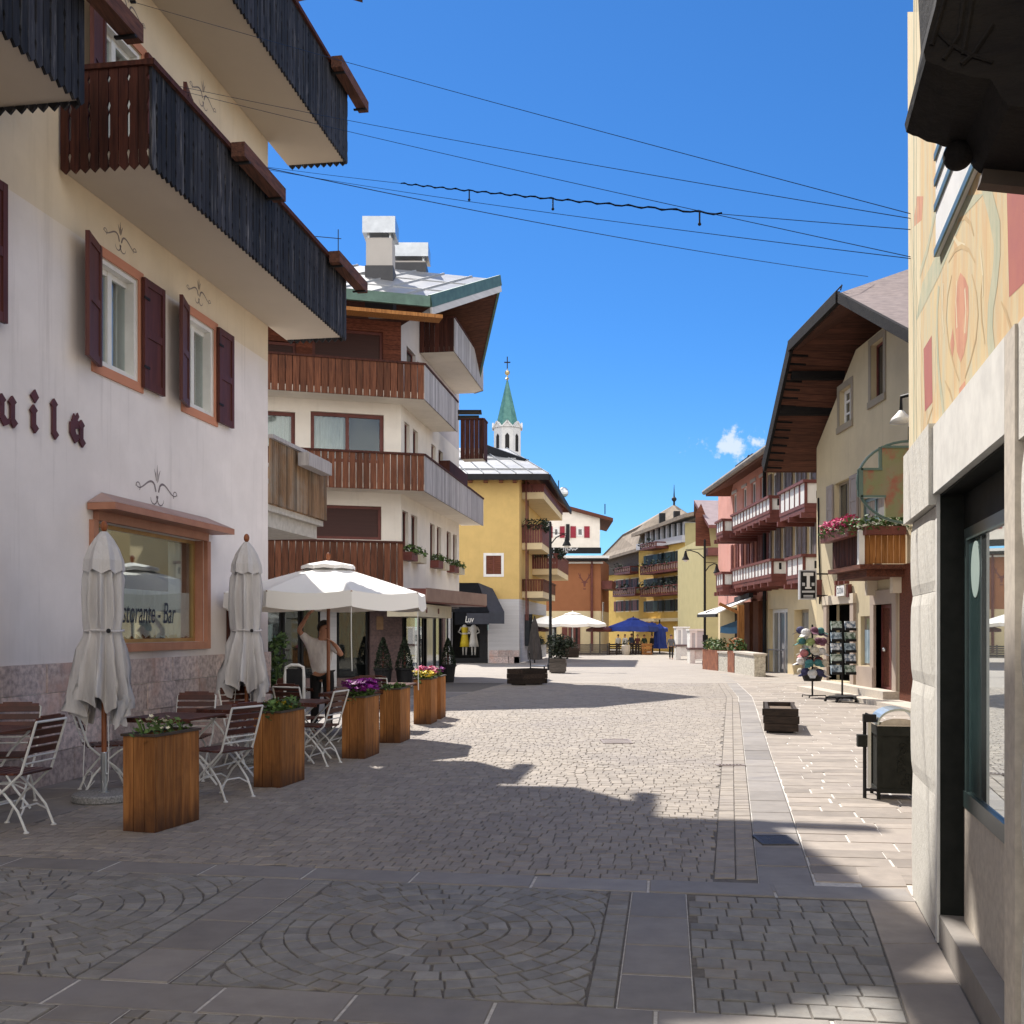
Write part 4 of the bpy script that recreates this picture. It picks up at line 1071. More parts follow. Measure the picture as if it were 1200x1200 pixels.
def chimney(px0, px1, py_top, py_base, z, cap_h, par, dark):
    a = (px0-600)/1200*z; b = (px1-600)/1200*z; H = lambda py: 1.6+(HOR-py)/1200*z; wd = b-a
    m = MB(); m.box(a+.1,b-.1,z-.35,z+.45,H(py_base),H(py_top)-cap_h-.12); ch = m.build('chimney', stucco('grey_chimney_plaster', (.46,.43,.40)), par)
    m = MB(); m.box(a,b,z-.45,z+.55,H(py_top)-cap_h,H(py_top)); 
    for xx in (a+.14,b-.2): m.box(xx,xx+.06,z-.3,z-.24,H(py_top)-cap_h-.12,H(py_top)-cap_h)
    m.build('chimney_cap', m_steel, ch)
    m = MB(); m.box(a+.07,b-.07,z-.38,z+.48,H(py_base)-.6,H(dark)); m.build('chimney_flashing', mat('dark_flashing', (.05,.05,.055), (.04,.04,.045), rough=.5), ch)
chimney(427,465,260,345,31.6,.50,hB,316)
chimney(457,503,290,325,34.3,.45,hB,312)
m = MB(); p = Vector((-5.6,33,13.4)); m.tube([p,p+Vector((0,0,1.1))],.015,6); m.tube([p+Vector((-.7,-.2,.8)),p+Vector((.1,0,.8))],.012,6); m.build('aerial', m_black, rf)
# ================================================================ ochre house beyond the apartment house
YZ = 62.0
Yx = (608.5-600)/1200*YZ
Y = Fr((Yx,YZ), (1,0), g(YZ)); YS = Fr((Yx,YZ), (.14,1), g(YZ))
hY = thing('corner_house', 'ochre yellow house with pale boarded ground floor and dark balconies stacked on its side', 'house', (Yx,YZ,g(YZ)))
yl = -5.0
m = MB(); h1 = Y.H(590,702); hE = Y.H(590,560)
wd = (Y.U(566.5), Y.U(590.5), Y.H(578,676), Y.H(578,648))
Y.wall(m, yl, 0, h1, hE, [wd], rev=.12); YS.wall(m, 0, 15.5, h1, hE+.4, rev=.2); YS.wall(m, 0, 15.5, h1, hE, w=-8)
m.quad(YS.pt(15.5,0,h1), YS.pt(15.5,-8,h1), YS.pt(15.5,-8,hE), YS.pt(15.5,0,hE)); m.quad(Y.pt(yl,0,h1), Y.pt(yl,0,hE), Y.pt(yl,-14,hE), Y.pt(yl,-14,h1))
m.build('wall', m_yellowwall, hY)
m = MB(); Y.wall(m, Y.U(572), .0, 0, h1-.003, w=.004); Y.wall(m, yl, Y.U(530), 0, h1-.003, w=.004); Y.wall(m, Y.U(530), Y.U(572), 3.2, h1-.003, w=.004); YS.wall(m, 0, 15.5, 0, h1, w=.0); m.build('ground_floor_wall', m_palegrey, hY)
m = MB()
for k in range(12): Y.box(m, Y.U(572), 0, .005, .02, .55+k*.27, .565+k*.27)
m.build('board_joint', m_steel, hY)
m = MB()
u = Y.U(573)
while u < -.1:
    for hh_ in (0,.4):
        l = R.uniform(.35,.7); m.tone = R.gauss(0,.5); Y.box(m, u, min(u+l-.02,.0), .006, .05, hh_, hh_+.38)
    u += l
m.build('stone_base', m_plinth, hY)
f = win(hY, Y, wd, m_white, m_brownwood_y, w=.03, fw=.16, nv=0, pane='closed_shutter'); 
m = MB(); Y.box(m, (wd[0]+wd[1])/2-.02, (wd[0]+wd[1])/2+.02, .0, .03, wd[2]+.16, wd[3]-.16); m.build('shutter_joint', m_brownpaint, f)
# boutique at the left end: black front, awning, two dressed figures
m = MB(); Y.box(m, Y.U(528), Y.U(571), -1.8, -1.7, 0, 3.1); Y.box(m, Y.U(528), Y.U(529.5), -1.7, .02, 0, 3.1); Y.box(m, Y.U(562), Y.U(571.5), -.3, .03, 0, 3.1); Y.box(m, Y.U(528), Y.U(571), -1.7, .02, 3.1, 3.3); Y.box(m, Y.U(530), Y.U(562), -1.7, .02, -.02, .3)
m.build('boutique_front', m_black, hY)
m = MB(); p = [Y.pt(Y.U(531),.0,Y.H(545,683)), Y.pt(Y.U(560),.0,Y.H(545,683)), Y.pt(Y.U(573,2.2),2.3,Y.H(570,717,2.2)), Y.pt(Y.U(533,2.2),2.3,Y.H(570,717,2.2))]
m.slab(p, .05); a = p[3]; b = p[2]
m.mi = 1; m.hexa([a-Vector((0,0,.75)), b-Vector((0,0,.75)), b+Vector((0,.04,-.75)), a+Vector((0,.04,-.75)), a-Vector((0,0,.05)), b-Vector((0,0,.05)), b+Vector((0,.04,-.05)), a+Vector((0,.04,-.05))])
m.mi = 2; m.hexa([b+Vector((-1.3,-.03,-.72)), b+Vector((.02,-.03,-.72)), b+Vector((.02,-.01,-.72)), b+Vector((-1.3,-.01,-.72)), b+Vector((-1.3,-.03,-.08)), b+Vector((.02,-.03,-.08)), b+Vector((.02,-.01,-.08)), b+Vector((-1.3,-.01,-.08))])
m.slab([p[1]+Vector((.02,0,.01)), p[1]+Vector((.9,0,-.35)), p[2]+Vector((.9,0,.0)), p[2]+Vector((.02,0,.01))], .7)
aw = m.build('awning', [m_awningblack, m_awningblack, m_awningedge], hY)
m = MB(); fr2 = Fr((a.x,a.y-.045), (1,0), 0); 
text_on(m, fr2, 'Luv', .62, 1.12, a.z-.62, a.z-.25, .0, shear=.2); m.build('awning_lettering', m_white, aw)
def mannequin(px, py0, py1, dress, label):
    u = Y.U(px,-.6); b0 = Y.H(px,py1,-.6); s_ = (Y.H(px,py0,-.6)-b0)/1.75
    o = Y.pt(u,-.6,b0); r = thing('mannequin', label, 'mannequin', o)
    m = MB()
    m.lathe([(.04*s_,.75*s_),(.12*s_,.9*s_),(.15*s_,1.05*s_),(.12*s_,1.2*s_),(.16*s_,1.38*s_),(.10*s_,1.46*s_),(.045*s_,1.5*s_),(.05*s_,1.56*s_),(.085*s_,1.64*s_),(.07*s_,1.72*s_),(.02*s_,1.76*s_)], 10, o)
    for sg in (-1,1):
        m.tube([o+Vector((sg*.07*s_,0,.8*s_)), o+Vector((sg*.08*s_,0,.45*s_)), o+Vector((sg*.07*s_,0,.02))], [.07*s_,.05*s_,.035*s_], 8)
        m.tube([o+Vector((sg*.16*s_,0,1.38*s_)), o+Vector((sg*.30*s_,.05,1.14*s_)), o+Vector((sg*.14*s_,-.12,1.05*s_))], [.045*s_,.038*s_,.03*s_], 8)
    m.build('body', m_clothwhite, r, smooth=True)
    m = MB(); m.lathe([(.25*s_,.42*s_),(.2*s_,.7*s_),(.135*s_,1.08*s_),(.155*s_,1.2*s_),(.175*s_,1.36*s_),(.1*s_,1.42*s_)], 12, o); m.build('dress', dress, r, smooth=True)
    m = MB(); m.box(o.x-.2,o.x+.2,o.y-.2,o.y+.2,o.z,o.z+.02); m.build('stand', m_black, r)
mannequin(544.5, 726, 768, m_yellow, 'shop-window figure in a yellow dress under the black awning')
mannequin(555, 726, 768, m_clothwhite, 'shop-window figure in a white dress under the black awning')
# street-side balconies
def y_balc(u0, u1, w, hb, ht, name='balcony', rail=m_brownpaint, soff=m_creamwall, plants=0):
    m = MB(); YS.box(m, u0, u1, .01, w, hb, hb+.45); r = m.build(name, soff, hY)
    m = MB(); n = int((u1-u0)/.14)
    boards(m, YS.pt(u0,.01,0), YS.pt(u0,w,0), YS.z0+hb+.4, YS.z0+ht, .05, bw=.16, gap=.02, notch=False, fancy=False)
    boards(m, YS.pt(u0,w,0), YS.pt(u1,w,0), YS.z0+hb+.4, YS.z0+ht, .05, bw=.16, gap=.02, notch=False, fancy=False)
    YS.box(m, u0-.04, u1, w-.04, w+.08, ht, ht+.08); YS.box(m, u0-.04, u0+.08, .01, w-.041, ht, ht+.08)
    m.build('railing', rail, r)
    if plants:
        m = MB()
        for k in range(5): leaves(m, YS.pt(u0+.1+k*.4,w+.05,ht+.1), .4, 70, .1)
        m.cut()
        for k in range(3): leaves(m, YS.pt(u0-.1,.3+k*.4,ht+.1), .36, 60, .1)
        m.build('balcony_plant', m_conifer, r)
    return r
H_ = lambda py, z: 1.6+(HOR-py)/1200*z-g(62)
y_balc(1.2, 5.5, 1.25, H_(645,64), H_(618,64), plants=1)
y_balc(1.2, 14, 1.35, H_(589,65), H_(572,65)-.1)
y_balc(6.5, 15, 1.7, H_(675,70), H_(652,70), plants=1)
y_balc(1.2, 9, 1.3, H_(701,64), H_(681,64), rail=m_redwood)
m = MB()
for k in range(2): m.cut(); YS.box(m, 1.0+k*.9, 1.1+k*.9, .25, .33, 2.6, hE)
m.build('balcony_post', m_brownpaint, hY)
m = MB(); YS.box(m, 2.5, 15, .02, .5, 1.0, 3.0); m.build('shop_glazing', m_pane, hY)
# hipped metal roof
ez = Y.z0+hE; e0 = Y.pt(yl-1,1.0,hE+.1); e1 = Y.pt(1.75,1.0,hE+.1)
rz = 1.6+(HOR-524)/1200*67
r0 = Vector((-7,67,rz)); r1 = Vector((-.35,67.5,rz)); r2 = Vector((1.0,76,rz+.5)); e2 = Vector((e1.x+2.3,79,e1.z))
m = MB(); m.slab([e0,e1,r1,r0], .25); m.slab([e1,e2,r2,r1], .25); m.slab([e2,Vector((-7,79,e1.z)),Vector((-7,76,rz+.5)),r2], .25)
rf = m.build('roof', [m_sheetroof, m_underwood], hY)
m = MB()
for k in range(9):
    t = k/8; a = e0.lerp(e1, t); b = r0.lerp(r1, t); m.bar(a+Vector((0,0,.03)), b+Vector((0,0,.03)), .05, .06)
for t in (.15,.55):
    m.bar(e0.lerp(r0,t)+Vector((0,0,.02)), e1.lerp(r1,t)+Vector((0,0,.02)), .06, .12)
m.build('roof_seam', mat('grey_seam', (.33,.34,.35)), rf)
m = MB(); m.bar(e0+Vector((0,-.05,-.2)), e1+Vector((0,-.05,-.2)), .12, .35); m.bar(e1+Vector((.05,0,-.2)), e2+Vector((.05,0,-.2)), .12, .35); m.build('eave_fascia', m_black, rf)
m = MB()
for px in (551,569,587,603): m.cut(); u = Y.U(px,.5); Y.box(m, u-.12, u+.12, .005, .9, hE-.32, hE-.02)
m.build('rafter_end', m_brownpaint, rf)
m = MB()   # dark cross-gable verge running across the metal roof
a = Vector(((566-600)/1200*66.3,66.3,1.6+(HOR-525)/1200*66.3)); b = Vector(((616-600)/1200*64.4,64.4,1.6+(HOR-543)/1200*64.4))
m.bar(a, b, .5, .55); m.build('cross_gable_verge', m_black, rf)

# ================================================================ church tower
TZ = 140.0; tx = (594.5-600)/1200*TZ; sc_ = TZ/1200; HZ = lambda py: 1.6+(HOR-py)*sc_
hT = thing('church_tower', 'white church tower with green copper spire and cross rising behind the ochre house', 'tower', (tx,TZ,g(TZ)))
def oct_(m, r, z, rot=22.5): return [(tx+r*math.cos(rad(rot+45*i)), TZ+r*math.sin(rad(rot+45*i)), z) for i in range(8)]
m = MB(); r = 15.6*sc_/math.cos(rad(22.5)); lv = [(r*1.05,-.5),(r*1.05,HZ(545)),(r,HZ(540)),(r,HZ(503))]
rings = [oct_(m, a, b) for a, b in lv]; m.add(sum(rings,[]), [(k*8+i,k*8+(i+1) % 8,k*8+8+(i+1) % 8,k*8+8+i) for k in range(3) for i in range(8)])
for i in range(8):   # little gable over every side
    a = Vector(rings[-1][i]); b = Vector(rings[-1][(i+1) % 8]); c = (a+b)/2; out = Vector((c.x-tx,c.y-TZ,0)).normalized()
    m.add([a+out*.12, b+out*.12, c+out*.12+Vector((0,0,.75)), a-out*.2, b-out*.2, c-out*.4+Vector((0,0,.75))], [(0,1,2),(0,2,5,3),(1,4,5,2)])
    m.bar(a+out*.15, c+out*.15+Vector((0,0,.8)), .22, .18); m.bar(b+out*.15, c+out*.15+Vector((0,0,.8)), .22, .18)
m.build('tower_shaft', m_towerwhite, hT)
m = MB()
for i in range(8):
    a = Vector(rings[-1][i]); b = Vector(rings[-1][(i+1) % 8]); c = (a+b)/2; out = Vector((c.x-tx,c.y-TZ,0)).normalized(); e = (b-a).normalized()
    z0, z1 = HZ(531), HZ(513); p = [c+out*.03-e*.28+Vector((0,0,z0-c.z)), c+out*.03+e*.28+Vector((0,0,z0-c.z)), c+out*.03+e*.28+Vector((0,0,z1-c.z)), c+out*.03+Vector((0,0,z1-c.z+.35)), c+out*.03-e*.28+Vector((0,0,z1-c.z))]
    m.poly(p)
m.build('belfry_opening', m_dark, hT)
m = MB(); A8 = oct_(m, r*.92, HZ(505)); B8 = oct_(m, r*.80, HZ(497)); C8 = oct_(m, .12, HZ(446))
m.add(A8+B8+C8, [(k*8+i,k*8+(i+1) % 8,k*8+8+(i+1) % 8,k*8+8+i) for k in range(2) for i in range(8)]); sp = m.build('spire', m_teal, hT)
m = MB(); m.lathe([(.02,HZ(447)),(.12,HZ(445)),(.3,HZ(444)),(.08,HZ(442)),(.08,HZ(440)),(.3,HZ(438.5)),(.36,HZ(437)),(.3,HZ(435)),(.06,HZ(434)),(.05,HZ(432))], 12, (tx,TZ,0)); m.build('gilt_ball', m_gold, sp)
m = MB(); m.box(tx-.07,tx+.07,TZ-.07,TZ+.07,HZ(432),HZ(418)); m.box(tx-.42,tx-.071,TZ-.06,TZ+.06,HZ(425.3),HZ(424)); m.box(tx+.071,tx+.42,TZ-.06,TZ+.06,HZ(425.3),HZ(424)); m.build('cross', m_black, sp)

# ================================================================ orange house closing the street
OZ = 96.0
O_ = Fr(((612-600)/1200*OZ,OZ), (1,0), g(OZ))
hO = thing('orange_house', 'burnt orange house with white upper floor and crimson shutters at the end of the street', 'house', (O_.O.x+3,OZ,g(OZ)))
ub = O_.U(704); hw0 = O_.H(660,642); hb0 = O_.H(660,655); hcr = O_.H(660,716)
m = MB(); O_.wall(m, 0, ub, hcr, hb0); SO = Fr(O_.pt(ub,0,0)[:2], (.18,1), g(OZ)); SO.wall(m, 0, 9, hcr, hb0); m.build('orange_wall', m_orange, hO)
m = MB(); O_.wall(m, 0, ub, 0, hcr, w=.003); SO.wall(m, 0, 9, 0, hcr); m.build('cream_base', m_creamwall, hO)
m = MB(); uw = O_.U(703,.5)
O_.box(m, O_.U(632), uw, -6, .5, hw0, O_.H(660,612)); 
gx = O_.U(652,.5); m.add([O_.pt(O_.U(632),.5,O_.H(660,612)), O_.pt(uw,.5,O_.H(660,612)), O_.pt(uw,.5,O_.H(703,604,.5)), O_.pt(gx,.5,O_.H(652,594,.5)), O_.pt(O_.U(632),.5,O_.H(636,601,.5))], [(0,1,2,3,4)])
m.build('white_upper_floor', m_whiteplaster, hO)
for a, b in ((648,655.5),(675.5,684)):
    h = O_.rect(a,618,b,629,.5); f = win(hO, O_, (h[0],h[1],h[2],h[3]), m_white, m_pane, w=.56, fw=.18, nv=0)
    wd_ = (h[1]-h[0])*.75
    shutter(f, O_, h[0]-wd_-.05, h[0]-.05, h[2]-.1, h[3]+.1, m_redshut, .51, .57); shutter(f, O_, h[1]+.05, h[1]+wd_+.05, h[2]-.1, h[3]+.1, m_redshut, .51, .57)
m = MB(); O_.box(m, O_.U(663), O_.U(667), .5, .62, O_.H(665,634), O_.H(665,615)); m.build('dark_lantern', m_black, hO)  # black box standing for the dark lantern, set against the white floor
m = MB(); O_.box(m, O_.U(632), ub, .0, .45, hb0+.5, hw0-.01); O_.box(m, O_.U(632), ub+.6, .0, 1.0, O_.H(660,657.5), O_.H(660,655.2)); bd = m.build('dark_band', m_black, hO)
m = MB(); O_.box(m, O_.U(638), ub+.7, .02, 1.15, O_.H(660,655), O_.H(660,652)); O_.box(m, O_.U(640), ub+.2, .005, .2, O_.H(660,660.5), O_.H(660,658.5)); m.build('white_cornice', m_white, hO)
m = MB()   # pale outlined characters and a white script on the dark band
w = .47
for px in (648.5,654,658,662.5):
    a, b = O_.U(px,w), O_.U(px+3.2,w); c, d = O_.H(655,648,w), O_.H(655,640.5,w)
    O_.box(m,a,b,w-.01,w,d-.1,d); O_.box(m,a,a+.08,w-.01,w,c,d-.101)
    if px != 648.5: O_.box(m,b-.08,b,w-.01,w,c,d-.101)
    if px == 654: O_.box(m,a+.081,b-.081,w-.01,w,c,c+.1)
pts = [(O_.U(px,w), O_.H(670,py,w)) for px, py in ((664,647),(665.5,645),(666,643.5),(667.5,645),(669,641),(669.5,639.5),(670,643),(671,645),(672.5,643),(674,644.5),(675.5,643),(677,642))]
O_.ribbon(m, pts, .11, w)
m.build('band_lettering', m_palegrey, bd)
# stag-skull emblem painted on the orange wall
m = MB(); cu, ch = O_.P(685,680); s_ = .085
X = lambda x, y: (cu+x*s_, ch+y*s_)
for sg in (-1,1):
    O_.ribbon(m, [X(sg*1,-2),X(sg*3.5,1.5),X(sg*5.5,5),X(sg*6.6,8)], [.12,.11,.09,.05], .004); O_.ribbon(m, [X(sg*3.4,1.5),X(sg*6.6,3.4)], [.09,.04], .0045); O_.ribbon(m, [X(sg*4.8,4),X(sg*4.2,7.5)], [.08,.04], .0045); O_.ribbon(m, [X(sg*1.2,-2.4),X(sg*4,-2.0)], [.1,.05], .0045)
O_.poly(m, [X(-1.8,-2),X(-1.1,-5),X(-.9,-7.2),X(.9,-7.2),X(1.1,-5),X(1.8,-2),X(.8,-.6),X(-.8,-.6)], .005); O_.poly(m, [X(-1.4,-9),X(1.4,-9),X(1.4,-10.2),X(-1.4,-10.2)], .005)
m.build('stag_emblem', m_brownpaint, hO)
m = MB(); m.tube([O_.pt(O_.U(693.5),.12,.1), O_.pt(O_.U(693.5),.12,O_.H(693,657))], .12, 8); m.build('drainpipe', m_brownpaint, hO)
h = (O_.U(666), O_.U(680), .05, O_.H(670,733)); f = win(hO, O_, h, m_brownpaint, m_dark, w=.06, fw=.25, nv=1, name='door')
m = MB(); O_.box(m, O_.U(658.5), O_.U(665), .01, .06, .05, O_.H(670,735)); m.build('side_panel', m_brownpaint, f)
for a, b in ((637,652),): win(hO, O_, (O_.U(a),O_.U(b),.6,O_.H(640,734)), m_black, m_pane_pale, w=.06, fw=.2, nv=1, name='shop_window')
m = MB(); apx = O_.pt(gx,1.0,O_.H(652,589,1.0)); le = O_.pt(O_.U(630),1.0,O_.H(633,601,1.0)); re_ = O_.pt(O_.U(718.5,1.0),1.0,O_.H(718,607,1.0)); bk = Vector((0.3,10,0))
m.slab([apx, apx+bk, le+bk, le], .3); m.slab([apx, re_, re_+bk, apx+bk], .3); rf = m.build('roof', [m_greenmetal, m_underwood], hO)
c = O_.P(651,585,-2); p = O_.pt(c[0],-2,0); zz = lambda py: 1.6+(HOR-py)/1200*98
m = MB(); m.box(p.x-.4,p.x+.4,p.y-.4,p.y+.4,zz(596),zz(580)); ch_ = m.build('chimney', m_palegrey, hO)
m = MB(); m.ball((p.x+.75,p.y,zz(577)),.5,12,8,(1,.5,1)); m.box(p.x-.45,p.x+.6,p.y-.3,p.y+.3,zz(580),zz(579)); m.build('chimney_cowl', m_steel, ch_)
m = MB(); m.tube([(p.x+.3,p.y,zz(580)),(p.x+.3,p.y,zz(563))],.05,5); ap = O_.pt(O_.U(709,-1),-1,0); m.tube([(ap.x,ap.y,zz(604)),(ap.x,ap.y,zz(592))],.05,5); m.build('aerial', m_black, rf)
m = MB(); SO.box(m, 1.5, 2.7, .01, .08, O_.H(708,728), O_.H(708,705)); fs_ = m.build('side_window', m_white, hO); m = MB(); SO.box(m, 1.7, 2.5, .081, .09, O_.H(708,727), O_.H(708,706)); m.build('pane', m_pane, fs_)
m = MB(); SO.box(m, .6, 5, .02, 1.0, O_.H(708,690), O_.H(708,680)); m.build('side_balcony', m_brownpaint, hO)

# ================================================================ yellow hotel far down on the right
P0 = Vector(((720-600)/1200*113,113)); P1 = Vector(((812-600)/1200*95,95))
HH = Fr(P0, (P1.x-P0.x, P1.y-P0.y), -.5)
Lh = (P1-P0).length
hH = thing('yellow_hotel', 'long yellow hotel with brown balconies, an attic window band and a small turret spire', 'hotel', (P0.x,P0.y,-.5))
um = HH.U(757)
def z_at(u): return P0.y+(P1.y-P0.y)*u/Lh
topL, topR = HH.H(735,652), HH.H(785,638)
m = MB(); HH.wall(m, -4, um, 0, topL, w=0); HH.wall(m, um, Lh, 0, topR, w=.8); m.quad(HH.pt(um,0,0), HH.pt(um,.8,0), HH.pt(um,.8,topR), HH.pt(um,0,topR)); m.build('street_wall', m_hotelyellow, hH)
HS = Fr(HH.pt(Lh,.8,0)[:2], (1,.05), -.5)
m = MB(); HS.wall(m, 0, 14, 4.2, topR+1.6); m.build('side_wall', m_olive, hH)
m = MB(); HS.wall(m, 0, 14, 0, 4.2); m.build('side_base', m_orange, hH)
m = MB(); HH.box(m, um, Lh+.2, .81, 1.5, 2.9, 3.2); m.build('cornice', m_creamwall, hH)
def hotel_win(u, h0, h1, w, wd=1.0, open_=True, col=m_greenshut):
    m = MB(); HH.box(m, u-wd/2-.1, u+wd/2+.1, w+.004, w+.06, h0-.1, h1+.1); r = m.build('window', m_creamwall, hH)
    m = MB(); HH.box(m, u-wd/2, u+wd/2, w+.061, w+.07, h0, h1); m.build('pane', mat('dull_dark_pane', (.035,.035,.035), (.02,.02,.02), rough=.5, spec=.15), r)
    for sg in (-1,1):
        a = u+sg*(wd/2+.32); m = MB(); HH.box(m, a-.28, a+.28, w+.02, w+.1, h0, h1); m.build('shutter', col, r)
rowsR = [(HH.H(785,676),HH.H(785,658)),(HH.H(785,714),HH.H(785,703))]
fl = [(HH.H(785,716,.8),HH.H(785,703,.8)),(HH.H(785,687,.8),HH.H(785,676,.8)),(HH.H(785,659,.8),HH.H(785,647,.8))]
for h0, h1 in fl:
    for px in (762,774,781.5,787,795): hotel_win(HH.U(px,.8), h0, h1, .8, .8 if px != 762 else 1.6)
flL = [(HH.H(735,716),HH.H(735,704)),(HH.H(735,691),HH.H(735,679)),(HH.H(735,666),HH.H(735,655))]
for h0, h1 in flL:
    for px in (724.5,729,735.5,742.5,747): hotel_win(HH.U(px), h0, h1, 0, .85, col=m_brownpaint)
def h_balc(px0, px1, w0, hb, ht, w=1.4):
    m = MB(); u0, u1 = HH.U(px0,w0+w), HH.U(px1,w0+w); HH.box(m, u0, u1, w0+.01, w0+w, hb, hb+.22); r = m.build('balcony', m_brownpaint, hH)
    m = MB(); k = int((u1-u0)/.5)
    for i in range(k+1):
        u = u0+(u1-u0)*i/k; HH.box(m, u-.05, u+.05, w0+w-.12, w0+w-.02, hb+.22, ht)
    HH.box(m, u0, u1, w0+w-.13, w0+w, ht, ht+.12); HH.box(m, u1-.1, u1, w0+.01, w0+w-.13, ht, ht+.12); m.build('railing', m_brownpaint, r)
    m = MB(); HH.box(m, u0+.1, u1-.1, w0+w-.09, w0+w-.06, hb+.3, ht-.05); m.build('panel', mat('rosy_balcony_panel', (.36,.24,.19), (.3,.2,.16)), r)
    m = MB()
    for k in range(max(2,int((u1-u0)/1.5))): m.cut(); leaves(m, HH.pt(u0+.5+k*1.5, w0+w+.05, ht+.15), .5, 26, .16)
    m.build('balcony_plant', m_conifer, r)
h_balc(750, 797, .8, HH.H(775,673,.8), HH.H(775,664,.8)); h_balc(750, 805, .8, HH.H(775,699,.8), HH.H(775,689,.8)); h_balc(720, 738, 0, HH.H(730,675), HH.H(730,668)); h_balc(718, 744, 0, HH.H(730,700), HH.H(730,692)); h_balc(750, 768, .8, HH.H(758,647,.8), HH.H(758,641,.8))
# dormer storey and roofs
m = MB(); HH.box(m, um+1.5, Lh-.5, -2.5, .5, topR+.4, HH.H(785,617)); m.build('attic_glazing', m_pane, hH)
m = MB(); HH.box(m, um, Lh, .4, 1.1, topR-.2, topR+.45)
k = 7
for i in range(k+1): u = um+1.5+(Lh-2-um)*i/k; HH.box(m, u-.12, u+.12, .5, .75, topR+.45, HH.H(785,617))
m.build('attic_frame', m_palegrey, hH)
m = MB(); zr = -.5
a = HH.pt(um-1,1.2,HH.H(757,625)); b = HH.pt(Lh+1.2,1.4,HH.H(815,600,1.0)); n_ = Vector((-HH.n.x,-HH.n.y,0))*9+Vector((0,0,2.0)); m.slab([a,b,b+n_,a+n_], .35)
# bell-cast turret roof on the left part
tl = HH.pt(-2.5,1.0,topL); tr_ = HH.pt(um+.6,1.0,HH.H(757,620)); tc_ = HH.pt(HH.U(749),-4,HH.H(749,602,-4)); tb = HH.pt(-2.5,-9,topL); tb2 = HH.pt(um+.6,-9,topL+1)
tm = HH.pt(um*.35,.3,HH.H(730,627)); tm2 = HH.pt(um*.8,-.5,HH.H(744,615))
m.slab([tl,HH.pt(um+.6,1.0,topL+.5),tm2,tm], .3); m.slab([tm,tm2,tc_], .2); m.slab([tl,tm,tc_,tb], .3); m.slab([HH.pt(um+.6,1.0,topL+.5),HH.pt(um+4,-5,topL+2.5),tc_,tm2], .3); m.slab([tb,tc_,tb2], .3)
rf = m.build('roof', [mat('beige_hotel_roof', (.29,.235,.18), (.21,.17,.13), rough=.85, scale=2)], hH)
m = MB(); HH.box(m, -2, um, -.5, .4, topL-1.8, topL+.2); m.build('timber_storey', mat('grey_brown_timber', (.11,.085,.065), (.07,.05,.04), scale=6), hH)
m = MB(); tz = lambda py: 1.6+(HOR-py)/1200*tc_.y
m.lathe([(.5,tz(604)),(.28,tz(600)),(.12,tz(594)),(.1,tz(588)),(.26,tz(586)),(.26,tz(584)),(.08,tz(582)),(.05,tz(576)),(.02,tz(568))], 8, (tc_.x,tc_.y,0)); m.build('turret_spire', m_black, rf)
m = MB()
for px, py in ((776,606),(793,604)):
    p = HH.pt(HH.U(px,-2),-2,0); z0 = HH.H(px,py+8,-2)-.5; m.cut(); m.box(p.x-.3,p.x+.3,p.y-.3,p.y+.3,z0,z0+1.1)
m.build('roof_vent', m_black, rf)
# ---------------- mauve-roofed house between the hotel and the pink house
MZ = 78.0
Q = Fr(((815-600)/1200*MZ,MZ), (1,0), g(MZ))
hM = thing('gabled_house', 'house with mauve metal roof and dark timber gable between the hotel and the pink house', 'house', (Q.O.x,MZ,g(MZ)))
m = MB(); Q.wall(m, .6, 14, 0, Q.H(830,615)); m.quad(Q.pt(.6,0,0), Q.pt(.6,0,Q.H(830,630)), Q.pt(.6,-12,Q.H(830,630)), Q.pt(.6,-12,0)); m.build('wall', m_olive, hM)
m = MB(); ap = Q.pt(Q.U(821,1.5),1.5,Q.H(821,588,1.5)); lo = Q.pt(Q.U(830.5,2.0),2.0,Q.H(830,615,2.0)); lo2 = Q.pt(16,2.0,Q.H(830,615,2.0)); ap2 = Q.pt(16,1.5-3,Q.H(821,585,1.5)); ap1 = Q.pt(Q.U(821,1.5)+.3,-3,Q.H(821,586,-3))
m.slab([lo, lo2, ap2, ap1], .25); lf = Q.pt(Q.U(815.5,-8),-9,Q.H(815,600,-8)); m.slab([ap1, ap2, Q.pt(16,-10,Q.H(821,615,0)), lf], .25)
m.build('roof', [mat('mauve_sheet_roof', (.27,.205,.21), (.22,.165,.17), rough=.6, scale=2), m_brownpaint], hM)
m = MB(); Q.poly(m, [(Q.U(815),Q.H(815,640)),(Q.U(833),Q.H(833,640)),(Q.U(830),Q.H(830,612)),(Q.U(821.5),Q.H(821,590)),(Q.U(815),Q.H(815,602))], .02); m.build('timber_gable', m_brownwood_y, hM)
m = MB(); Q.box(m, Q.U(826), Q.U(845), .02, 1.2, Q.H(840,652), Q.H(840,643)); m.build('balcony', m_brownpaint, hM)
